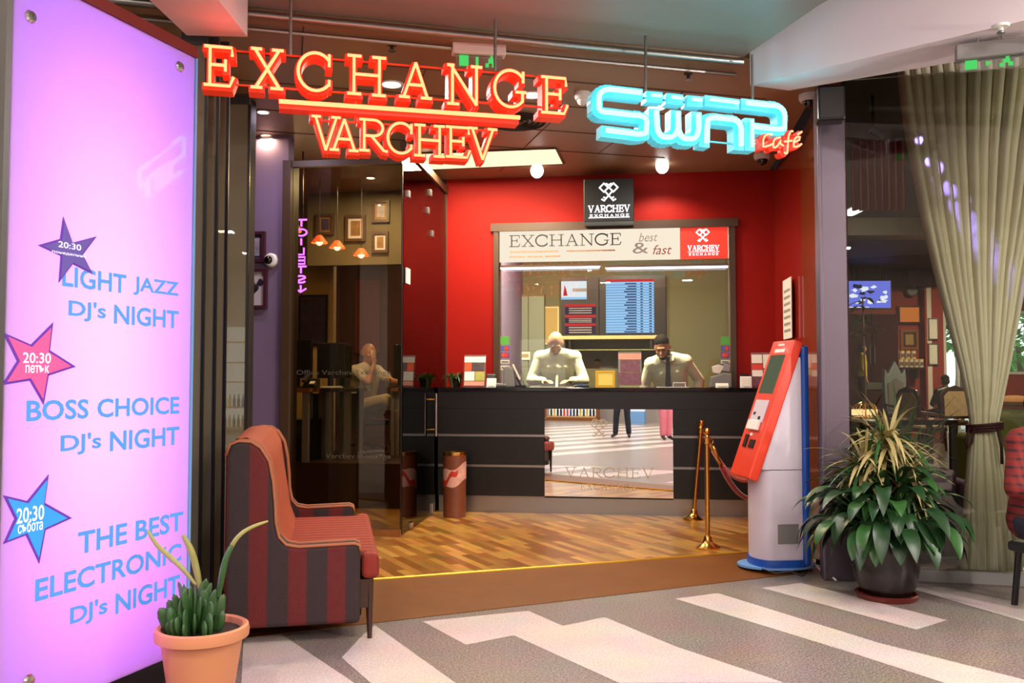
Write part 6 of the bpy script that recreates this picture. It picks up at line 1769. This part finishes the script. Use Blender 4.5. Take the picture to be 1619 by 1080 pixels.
# tree and hedge outside
def tree(label, u, Y, h, r, n, trunk=True, group=None):
    x = P(u, 600, Y).x
    t = thing('outdoor_tree', label, 'tree', (x, Y, -.02))
    rs = random.Random(int(u)); m = MB()
    for k in range(n):
        c = Vector((rs.gauss(0, r * .42), rs.gauss(0, r * .3), h + rs.gauss(0, r * .42))); q = rs.uniform(.25, .5) * r * .7
        for j in range(10):
            d = Vector((rs.gauss(0, 1), rs.gauss(0, 1), rs.gauss(0, 1))).normalized() * q
            blade(m, c + d * .6, d + Vector((0, 0, .3)), rs.uniform(.3, .5), .12, 1.2, n=2)
    m.build('foliage', 'tree_green', t, keep=True)
    MB().tube([(0, 0, 0), (.05, 0, h * .5), (0, .05, h)], [.16, .12, .06], 8).build('trunk', 'bark', t, smooth=4)
tree('tree seen through the narrow café window beside the pier', 1515, 27, 3.0, 1.3, 26)
tree('green tree outside the wide café window beyond the curtain', 1612, 30, 2.6, 1.7, 40)
tree('low bushy tree outside the wide café window, farther away', 1650, 34, 2.0, 2.0, 36)
t = thing('parked_car', 'white parked car outside the wide café window', 'car', (P(1606, 600, 26).x + 1.2, 26, -.02), 0)
MB().prism([(-2, .3), (2, .3), (2.05, .75), (1.2, .9), (.6, 1.4), (-1.1, 1.42), (-1.7, .95), (-2.05, .8)], -.8, .8, 'y').build('body', 'white', t, bevel=.06)
MB().prism([(.95, .95), (.5, 1.33), (-1.0, 1.35), (-1.4, .98)], -.815, .815, 'y').build('window_glass', 'dark_grey', t)
for x in (-1.25, 1.25):
    for y in (-.75, .75): MB().cyl((x, y - .1, .33), (x, y + .1, .33), .33, n=20).build('wheel', 'black', t, smooth=SM)

# ------------------------------------------------------------------ café: furniture
t = thing('cafe_rug', 'pale yellow patch of carpet on the café floor before the tapestry chair', 'rug', (0, 0, .0125))
q = [G(u, v, .0125) for u, v in ((1502, 706), (1562, 706), (1572, 717), (1502, 717))]
pm('rug_yellow', C(176, 156, 88), .8, noise=.1); MB().prism([(p.x, p.y) for p in q], 0, .008).build('carpet', 'rug_yellow', t)
# silver throne chair
Yc = 17.0; kk = Yc / 1400
t = thing('throne_chair', 'tall silver-backed throne chair with a spiky crest in the café', 'chair', (P(1428, 600, Yc).x, Yc, .012), math.radians(20))
MB().prism([(-.24, .62), (.24, .62), (.27, 1.30), (.25, 1.5), (.17, 1.38), (.10, 1.5), (0, 1.64), (-.10, 1.5), (-.17, 1.38), (-.25, 1.5), (-.27, 1.30)], .20, .27, 'y').build('backrest', 'silver_paint', t, bevel=.012)
MB().prism([(-.17, .70), (.17, .70), (.19, 1.22), (0, 1.32), (-.19, 1.22)], .188, .20, 'y').build('back_pad', 'grey', t)
MB().bx(-.29, .29, -.28, .26, .40, .52).build('seat', 'wood_dark', t, bevel=.03)
for x in (-.26, .26):
    for y in (-.25, .22): MB().tube([(x * 1.05, y * 1.05, 0), (x, y, .40)], [.022, .035], 8).build('leg', 'wood_dark', t, smooth=SM)
    MB().tube([(x, -.24, .50), (x * 1.1, -.22, .74), (x * 1.1, .0, .78), (x, .22, .80)], .025, 8).build('arm', 'wood_dark', t, smooth=SM)
# tapestry armchair from behind, with a person on it
Yc = 18.2
def wood_armchair(label, u, Y, rz):
    t = thing('carved_armchair', label, 'chair', (P(u, 600, Y).x, Y, .012), rz)
    MB().prism([(-.30, .50), (.30, .50), (.31, .98), (.22, 1.10), (.08, 1.14), (0, 1.17), (-.08, 1.14), (-.22, 1.10), (-.31, .98)], -.30, -.245, 'y').build('back_frame', 'wood_dark', t, bevel=.012)
    MB().prism([(-.23, .55), (.23, .55), (.24, .95), (.15, 1.05), (-.15, 1.05), (-.24, .95)], -.312, -.30, 'y').build('back_cover', 'tapestry', t)
    MB().bx(-.32, .32, -.30, .30, .36, .42).build('seat_frame', 'wood_dark', t, bevel=.01); MB().bx(-.29, .29, -.24, .29, .42, .46).build('seat', 'tapestry', t, bevel=.02)
    for x in (-.28, .28):
        for y in (-.27, .26): MB().tube([(x * 1.04, y * 1.1, 0), (x, y, .36)], [.020, .032], 8).build('leg', 'wood_dark', t, smooth=SM)
        MB().tube([(x, .22, .42), (x * 1.2, .2, .64), (x * 1.2, -.02, .67), (x * 1.05, -.25, .70)], .024, 8).build('arm', 'wood_dark', t, smooth=SM)
    return t
wood_armchair('carved armchair with a tapestry back, seen from behind before the bright café window', 1499, Yc, 0)
J = {a: Vector(b) + Vector((0, 0, .085)) if not a.startswith(('an', 'toe')) else Vector(b) for a, b in SITTING0.items()}
person('dark-haired person seated on the tapestry armchair, seen from behind against the bright window', (P(1500, 600, Yc).x, Yc + .12, .012), PI, J, 'skin_tan', 'black', 'navy', 'hair_dark', 'short', voxel=.02, hands=True)
wood_armchair('second carved armchair, darker and turned sideways beside the silver throne chair', 1455, 16.2, math.radians(-75))
t = thing('cafe_table', 'small round table beside the tapestry armchair, by the bright window', 'table', (P(1549, 600, 18.7).x, 18.7, .012))
MB().lathe([(.38, .70), (.40, .715), (.40, .735), (0, .735)], 30).build('table_top', 'wood_dark', t, smooth=SM); MB().lathe([(.25, 0), (.25, .02), (.04, .06), (.035, .68), (.12, .70), (0, .70)], 20).build('pedestal', 'wood_dark', t, smooth=SM)
t = thing('napkin_holder', 'white napkins standing on the small round café table', 'napkin', (P(1546, 600, 18.7).x, 18.6, .012 + .735)); MB().prism([(-.08, 0), (.08, 0), (.06, .1), (0, .13), (-.06, .1)], -.03, .03, 'y').build('napkin', 'white', t)
# dark table and lamp in the middle
t = thing('side_table', 'dark square table behind the spiky plant in the café', 'table', (P(1448, 600, 9.0).x, 9.0, .012))
MB().bx(-.28, .28, -.28, .28, .84, .89).build('table_top', 'black_gloss', t, bevel=.006)
for x in (-.24, .24):
    for y in (-.24, .24): MB().bx(x - .025, x + .025, y - .025, y + .025, 0, .84).build('leg', 'black', t)
MB().bx(-.22, .22, -.22, .22, .25, .28).build('lower_shelf', 'black', t)
Yl = 9.0; lx = P(1366, 600, Yl).x
t = thing('bar_stand', 'dark round stand beside the café corner carrying the brass lamp', 'table', (lx, Yl, .012))
MB().lathe([(.2, 0), (.2, .03), (.05, .06), (.05, .82), (.2, .86), (.24, .87), (.24, .89), (0, .89)], 24).build('stand', 'black', t, smooth=SM); MB().lathe([(.241, .865), (.246, .88), (.241, .895)], 24).build('edge_band', 'steel', t, smooth=SM)
t = thing('brass_lamp', 'low brass arched lamp with a glowing fringe in the café, behind the corner post', 'lamp', (lx, Yl, .012 + .895))
m = MB()
for k in range(8): m.tube([((.115 * math.cos(x)) * math.cos(k * PI / 8), (.115 * math.cos(x)) * math.sin(k * PI / 8), .09 + .07 * math.sin(x)) for x in [PI * i / 12 for i in range(13)]], .005, 6)
m.build('ribs', 'brass', t, smooth=SM)
em('fringe_glow', (1.0, .62, .28), 1.6); m = MB()
for k in range(22): m.cyl((.115 * math.cos(2 * PI * k / 22), .115 * math.sin(2 * PI * k / 22), .03), (.115 * math.cos(2 * PI * k / 22), .115 * math.sin(2 * PI * k / 22), .09), .009, n=6)
m.build('fringe', 'fringe_glow', t, smooth=4); MB().lathe([(.13, 0), (.13, .015), (.02, .025), (.02, .16), (0, .16)], 20).build('base', 'brass', t, smooth=SM)
# purple stepped sofa inside the window
t = thing('purple_sofa', 'low purple sofa with stepped blocks inside the café window, behind the potted plant', 'sofa', (3.05, 6.5, .012), math.radians(-8))
MB().bx(-.15, .16, -.1, .6, .0, .64).build('backrest', 'purple_sofa', t, bevel=.04, seg=3); MB().bx(.165, .27, -.12, .7, 0, .56).build('arm', 'purple_sofa', t, bevel=.03, seg=3); MB().bx(.275, .44, -.12, .7, .0, .42).build('seat', 'purple_sofa', t, bevel=.03, seg=3); MB().bx(-.14, .4, -.08, .55, -.01, .03).build('base', 'black', t)
t = thing('green_sofa', 'olive green sofa at the edge of the picture beyond the curtain', 'sofa', (P(1588, 600, 9.3).x, 9.3, .012), 0)
MB().bx(-.05, 1.9, .0, .25, .1, .98).build('backrest', 'green_sofa', t, bevel=.08, seg=4); MB().bx(-.05, .2, .25, 1.0, .1, .68).build('arm', 'green_sofa', t, bevel=.06, seg=4); MB().bx(.2, 1.9, .25, 1.0, .1, .45).build('seat', 'green_sofa', t, bevel=.05, seg=4)
for x in (0, 1.8):
    for y in (.05, .9): MB().cyl((x, y, 0), (x, y, .1), .03).build('leg', 'wood_dark', t)
t = thing('cushion', 'tan cushion lying on top of the olive green sofa', 'cushion', (P(1612, 600, 9.3).x, 9.42, 1.012), .1)
pm('tan_cloth', C(170, 120, 70), .85, noise=.3, scale=20); MB().ball((0, 0, .055), (.22, .12, .065), 18).build('cushion', 'tan_cloth', t, smooth=4); MB().tube([(.22 * math.cos(x), .12 * math.sin(x), .055) for x in [2 * PI * i / 24 for i in range(24)]], .008, 6, closed=True).build('piping', 'tan_cloth', t, smooth=4)
# person in a yellow top on the raised end of the café
t = thing('low_stage', 'low dark stage at the far end of the café under the person in yellow', 'stage', (P(1362, 600, 18.0).x, 18.0, .012))
MB().bx(-.55, .5, -.5, .5, 0, .56).build('stage', 'dark_grey', t); MB().bx(-.55, .5, -.52, -.5, .5, .57).build('edge', 'wood_dark', t)
person('person in a bright yellow top and black trousers at the far end of the café', (P(1363, 600, 18.0).x, 18.0, .012 + .57), math.radians(80), std(1.46), 'skin', 'yellow_cloth', 'black', 'hair_dark', 'long', s=.8, voxel=.02, sleeves='short')
# lamps in the café
p = EYE + ray(1349, 332) * ((3.74 - HCAM) / ray(1349, 332).z)
t = thing('ceiling_panel_lamp', 'bright white panel lamp in the café ceiling beside the corner post', 'ceiling lamp', (p.x, p.y, 3.735))
MB().bx(-.15, .12, -.3, .3, -.02, .0).build('frame', 'white', t); MB().bx(-.13, .10, -.28, .28, -.026, -.02).build('diffuser', 'lamp_white', t)
for x, y, pw in ((5.5, 9.0, 70), (8.3, 13.0, 100), (9.3, 17.0, 150), (4.2, 7.2, 60)):  # downlights added out of view to light the café interior
    t = disc_lamp('added unseen downlight in the dark café ceiling at %s' % {9.0: 'the sofa end, hidden by the curtain', 13.0: 'the middle of the room', 17.0: 'the window end above the armchairs', 7.2: 'the corner above the purple sofa'}[y], Vector((x, y, 3.75)), .09, pw, 'lamp_warm', (1, .78, .52))
# ------------------------------------------------------------------ potted plants before the corner post
g = G(1402, 945)
pp = thing('potted_plant', 'large potted plant with broad drooping dark leaves and spiky thin leaves above, dark glazed pot', 'potted plant', (g.x, g.y, 0))
K = g.y / 1400.0
MB().lathe([(.13, .02), (.165, .08), (.185, .18), (.19, .28), (.185, .36), (.17, .40), (.155, .40), (.15, .36), (0, .36)], 36).build('pot', 'pot_dark', pp, smooth=SM)
MB().lathe([(.0, 0), (.165, 0), (.18, .03), (.165, .035), (.15, .015), (0, .015)], 32).build('saucer', 'saucer', pp, smooth=SM)
MB().lathe([(0, .362), (.148, .366), (.148, .362)], 20).build('soil', 'soil', pp)
rs = random.Random(21)
def broad_leaf(m, p, an, elev, stem, L, wid, curl):
    d = Vector((math.cos(an) * math.cos(elev), math.sin(an) * math.cos(elev), math.sin(elev))); p = Vector(p)
    pts = [p]
    for i in range(5):
        p = p + d * stem / 5; d = (d + Vector((0, 0, -.10))).normalized(); pts.append(p)
    m.m = 1; m.tube(pts, .004, 5); m.m = 0
    blade(m, p, d, L, wid, curl, n=9, fold=rs.uniform(.1, .35))
m = MB()
for k in range(190):
    an = rs.uniform(0, 2 * PI); el = rs.uniform(.3, 1.5); st = rs.uniform(.12, .36)
    broad_leaf(m, (.06 * math.cos(an), .06 * math.sin(an), .38), an, el, st, rs.uniform(.17, .28), rs.uniform(.034, .055), rs.uniform(1.4, 3.0))
o = m.build('broad_leaves', ['leaf_dark', 'leaf'], pp, keep=True)
for p_ in o.data.polygons:
    if p_.material_index == 0 and (p_.index // 43) % 3 == 0: p_.material_index = 1
MB().tube([(.0, .02, .36), (.01, .02, .7), (.03, .03, .93)], .014, 8).tube([(-.03, .03, .36), (-.06, .04, .65), (-.10, .05, .80)], .012, 8).build('stem', 'bark', pp, smooth=4)
m = MB()
for (cx_, cy_, cz_), n_ in (((.03, .03, .95), 130), ((-.10, .05, .82), 95), ((.12, .0, .76), 85)):
    for k in range(n_):
        an = rs.uniform(0, 2 * PI); el = rs.uniform(-.5, 1.3)
        blade(m, (cx_ + rs.uniform(-.02, .02), cy_ + rs.uniform(-.02, .02), cz_ - rs.uniform(0, .14)), (math.cos(an) * math.cos(el), math.sin(an) * math.cos(el), math.sin(el)), rs.uniform(.22, .40), rs.uniform(.007, .014), rs.uniform(.7, 2.2), n=6)
o = m.build('spiky_leaves', ['leaf_spike', 'leaf'], pp, keep=True)
for p_ in o.data.polygons:
    if (p_.index // 12) % 4 == 0: p_.material_index = 1
# taller green plant behind, inside the café glass
g = P(1425, 760, 7.75)
t = thing('tall_cafe_plant', 'tall bright green leafy plant inside the café window behind the spiky one', 'potted plant', (g.x, 7.75, .012))
MB().lathe([(.11, 0), (.14, .3), (.13, .3), (.12, .27), (0, .27)], 24).build('pot', 'pot_dark', t, smooth=SM)
m = MB()
for k in range(46):
    an = rs.uniform(0, 2 * PI); m_el = rs.uniform(.9, 1.5); L = rs.uniform(.35, .9)
    m.m = 0; blade(m, (.03 * math.cos(an), .03 * math.sin(an), .27 + rs.uniform(0, .25)), (math.cos(an) * math.cos(m_el), math.sin(an) * math.cos(m_el), math.sin(m_el)), L, .022, rs.uniform(.4, 1.6), n=7)
m.build('leaves', 'leaf', t, keep=True)
t = thing('tall_cafe_plant', 'thin-stemmed plant with a few large dark leaves at the café corner beside the post', 'potted plant', (P(1366, 600, 9.9).x, 9.9, .012))
MB().lathe([(.09, 0), (.12, .26), (.11, .26), (.1, .23), (0, .23)], 24).build('pot', 'pot_dark', t, smooth=SM)
MB().tube([(0, 0, .23), (.02, .01, 1.1), (.0, .0, 2.2)], .010, 7).build('stem', 'bark', t, smooth=4)
m = MB()
for k in range(16):
    an = rs.uniform(0, 2 * PI); z_ = rs.uniform(1.75, 2.2)
    blade(m, (.01, 0, z_), (math.cos(an), math.sin(an), rs.uniform(-.1, .8)), rs.uniform(.18, .3), .03, rs.uniform(.8, 2), n=7)
m.build('leaves', 'leaf_dark', t, keep=True)

# ------------------------------------------------------------------ person in red plaid at the edge of the picture
def plaid():
    m = stripes('plaid', 2, .045, .3, 0, C(104, 14, 14), C(44, 8, 12)); nt = m.node_tree; b = nt.nodes['Principled BSDF']
    w_ = nt.nodes.new('ShaderNodeTexWave'); w_.inputs['Scale'].default_value = 9; w_.bands_direction = 'X'
    tc = nt.nodes.new('ShaderNodeTexCoord'); nt.links.new(tc.outputs['Object'], w_.inputs['Vector'])
    mx = nt.nodes.new('ShaderNodeMix'); mx.data_type = 'RGBA'; mx.inputs[7].default_value = C(140, 36, 24)
    src = b.inputs['Base Color'].links[0].from_socket
    mt = nt.nodes.new('ShaderNodeMath'); mt.operation = 'MULTIPLY'; mt.inputs[1].default_value = .4
    nt.links.new(w_.outputs['Fac'], mt.inputs[0]); nt.links.new(mt.outputs[0], mx.inputs[0]); nt.links.new(src, mx.inputs[6]); nt.links.new(mx.outputs[2], b.inputs['Base Color'])
plaid()

SITTING = {a: Vector(b) for a, b in SITTING0.items()}
p = P(1587, 765, 5.0)
t4, L4 = person('person in a red plaid shirt and dark jeans seated at the edge of the picture', (p.x + .23, 5.05, 0), math.radians(20), SITTING, 'skin', 'plaid', 'navy', 'hair_dark', 'short', voxel=.012, palm=((-1, 0, 0), (1, 0, 0)))
t = thing('stool', 'dark stool under the person in the red plaid shirt', 'stool', (t4.location.x + .07, t4.location.y + .03, 0), math.radians(20))
MB().bx(-.15, .15, -.16, .16, .31, .37).build('seat', 'dark_grey', t, bevel=.02)
for x in (-.12, .12):
    for y in (-.12, .14): MB().cyl((x, y, 0), (x * .9, y * .8, .31), .018, n=8).build('leg', 'black', t)

# ------------------------------------------------------------------ behind the camera (seen in the mirror panel)
def mirror_pt(u, v, z):
    # reflected ray of the counter mirror meets height z
    d = ray(u, v).normalized(); hitp = EYE + d * ((MP - EYE).dot(MN) / d.dot(MN)); r = d - MN * 2 * d.dot(MN)
    return hitp + r * ((z - hitp.z) / r.z)
f1 = mirror_pt(985, 692, 0.0); f2 = mirror_pt(1052, 696, 0.0)
J = std(1.78); J.update(an_l=Vector((.17, .02, .085)), toe_l=Vector((.22, -.12, .04)), kn_l=Vector((.14, -.02, .5)), an_r=Vector((-.13, .02, .085)), toe_r=Vector((-.15, -.13, .04)), el_l=Vector((.25, -.12, 1.2)), el_r=Vector((-.25, -.12, 1.2)), wr_l=Vector((.08, -.30, 1.38)), wr_r=Vector((-.08, -.30, 1.38)))
person('person in dark trousers and dark shoes standing in the mall, reflected in the counter mirror', (f1.x, f1.y, 0), math.radians(180 - 4), J, 'skin', 'navy', 'navy', 'hair_dark', 'short', voxel=.016, hands=True)
J = std(1.66); J.update(an_l=Vector((.04, .05, .085)), toe_l=Vector((.06, -.1, .04)), kn_l=Vector((.07, -.03, .5)))
person('person in pink trousers standing in the mall, reflected in the counter mirror', (f2.x, f2.y, 0), math.radians(150), J, 'skin', 'pink_cloth', 'pink_cloth', 'hair_dark', 'long', voxel=.016)
# lit shop front across the mall with shelves of small bottles
s0 = mirror_pt(875, 664, 0.0); s1 = mirror_pt(945, 664, 0.0)
YB = -10.35
xs0 = s0.x + (s0.x - s1.x) * 0; 
def mirror_at_y(u, v, Y):
    d = ray(u, v).normalized(); hitp = EYE + d * ((MP - EYE).dot(MN) / d.dot(MN)); r = d - MN * 2 * d.dot(MN)
    return hitp + r * ((Y - hitp.y) / r.y)
A = mirror_at_y(868, 655, YB); B = mirror_at_y(945, 655, YB)
em('shop_glow', (1.0, .96, .86), 1.5)
xa, xb = sorted((A.x, B.x))
t = thing('display_shelf', 'brightly lit display shelf across the mall, seen in the counter mirror', 'shelf', (xa, YB, 0))
W_ = xb - xa
MB().bx(0, W_, -.1, -.05, 0.14, 2.6).build('lit_back', 'shop_glow', t)
MB().bx(-.05, 0, -.1, .3, 0, 2.7).build('side', 'wood_mid', t); MB().bx(W_, W_ + .05, -.1, .3, 0, 2.7).build('side', 'wood_mid', t)
for z in (.10, .60, 1.22, 1.7, 2.2): MB().bx(0, W_, -.05, .3, z, z + .03).build('board', 'wood_pale', t)
MB().bx(0, W_, -.1, .3, 0, .10).build('plinth', 'wood_mid', t)
rs = random.Random(9)
for z in (.13, .63):
    n_ = 14; br_ = W_ / 15 * .36
    for k in range(n_):
        b_ = MB().lathe([(br_, 0), (br_, .18), (br_ * .4, .23), (br_ * .4, .30), (0, .30)], 10).build('bottle', rs.choice(['art_ink', 'sticker_red', 'navy', 'leaf_dark', 'card_yellow', 'kiosk_blue']), smooth=SM)
        b_.location = (xa + W_ * (k + 1) / (n_ + 1), YB + .1, z + .001)
        tag(b_, 'small bottle on the lit display shelf across the mall', 'bottle', 'bottles on the lit display shelf')
A = mirror_at_y(993, 655, -9.0); B = mirror_at_y(1010, 655, -9.0)
t = thing('notice_stand', 'white and blue notice stand across the mall, seen in the counter mirror', 'stand', (min(A.x, B.x), -9.0, 0))
MB().bx(0, .5, 0, .05, .35, 1.7).build('board', 'white', t); MB().bx(.06, .44, .05, .055, .6, 1.5).build('poster', 'kiosk_pale_blue', t); MB().bx(0, .5, -.15, .2, 0, .35).build('base', 'kiosk_pale_blue', t)

# added globe light, out of view beside the camera, to brighten the curtain
t = thing('curtain_fill_globe', 'added white globe light brightening the curtain, unseen outside the picture', 'lamp', (5.2, 1.6, 2.35))
MB().ball((0, 0, 0), .16, 18).build('globe', em('fill_globe_glow', (1.0, .93, .86), 12.0), t, smooth=4)
point_light('curtain_fill_light', (0, 0, -.2), 520, .12, (1.0, .92, .84), t)
MB().cyl((0, 0, .16), (0, 0, 1.85), .012, n=8).build('rod', 'steel', t, smooth=SM)
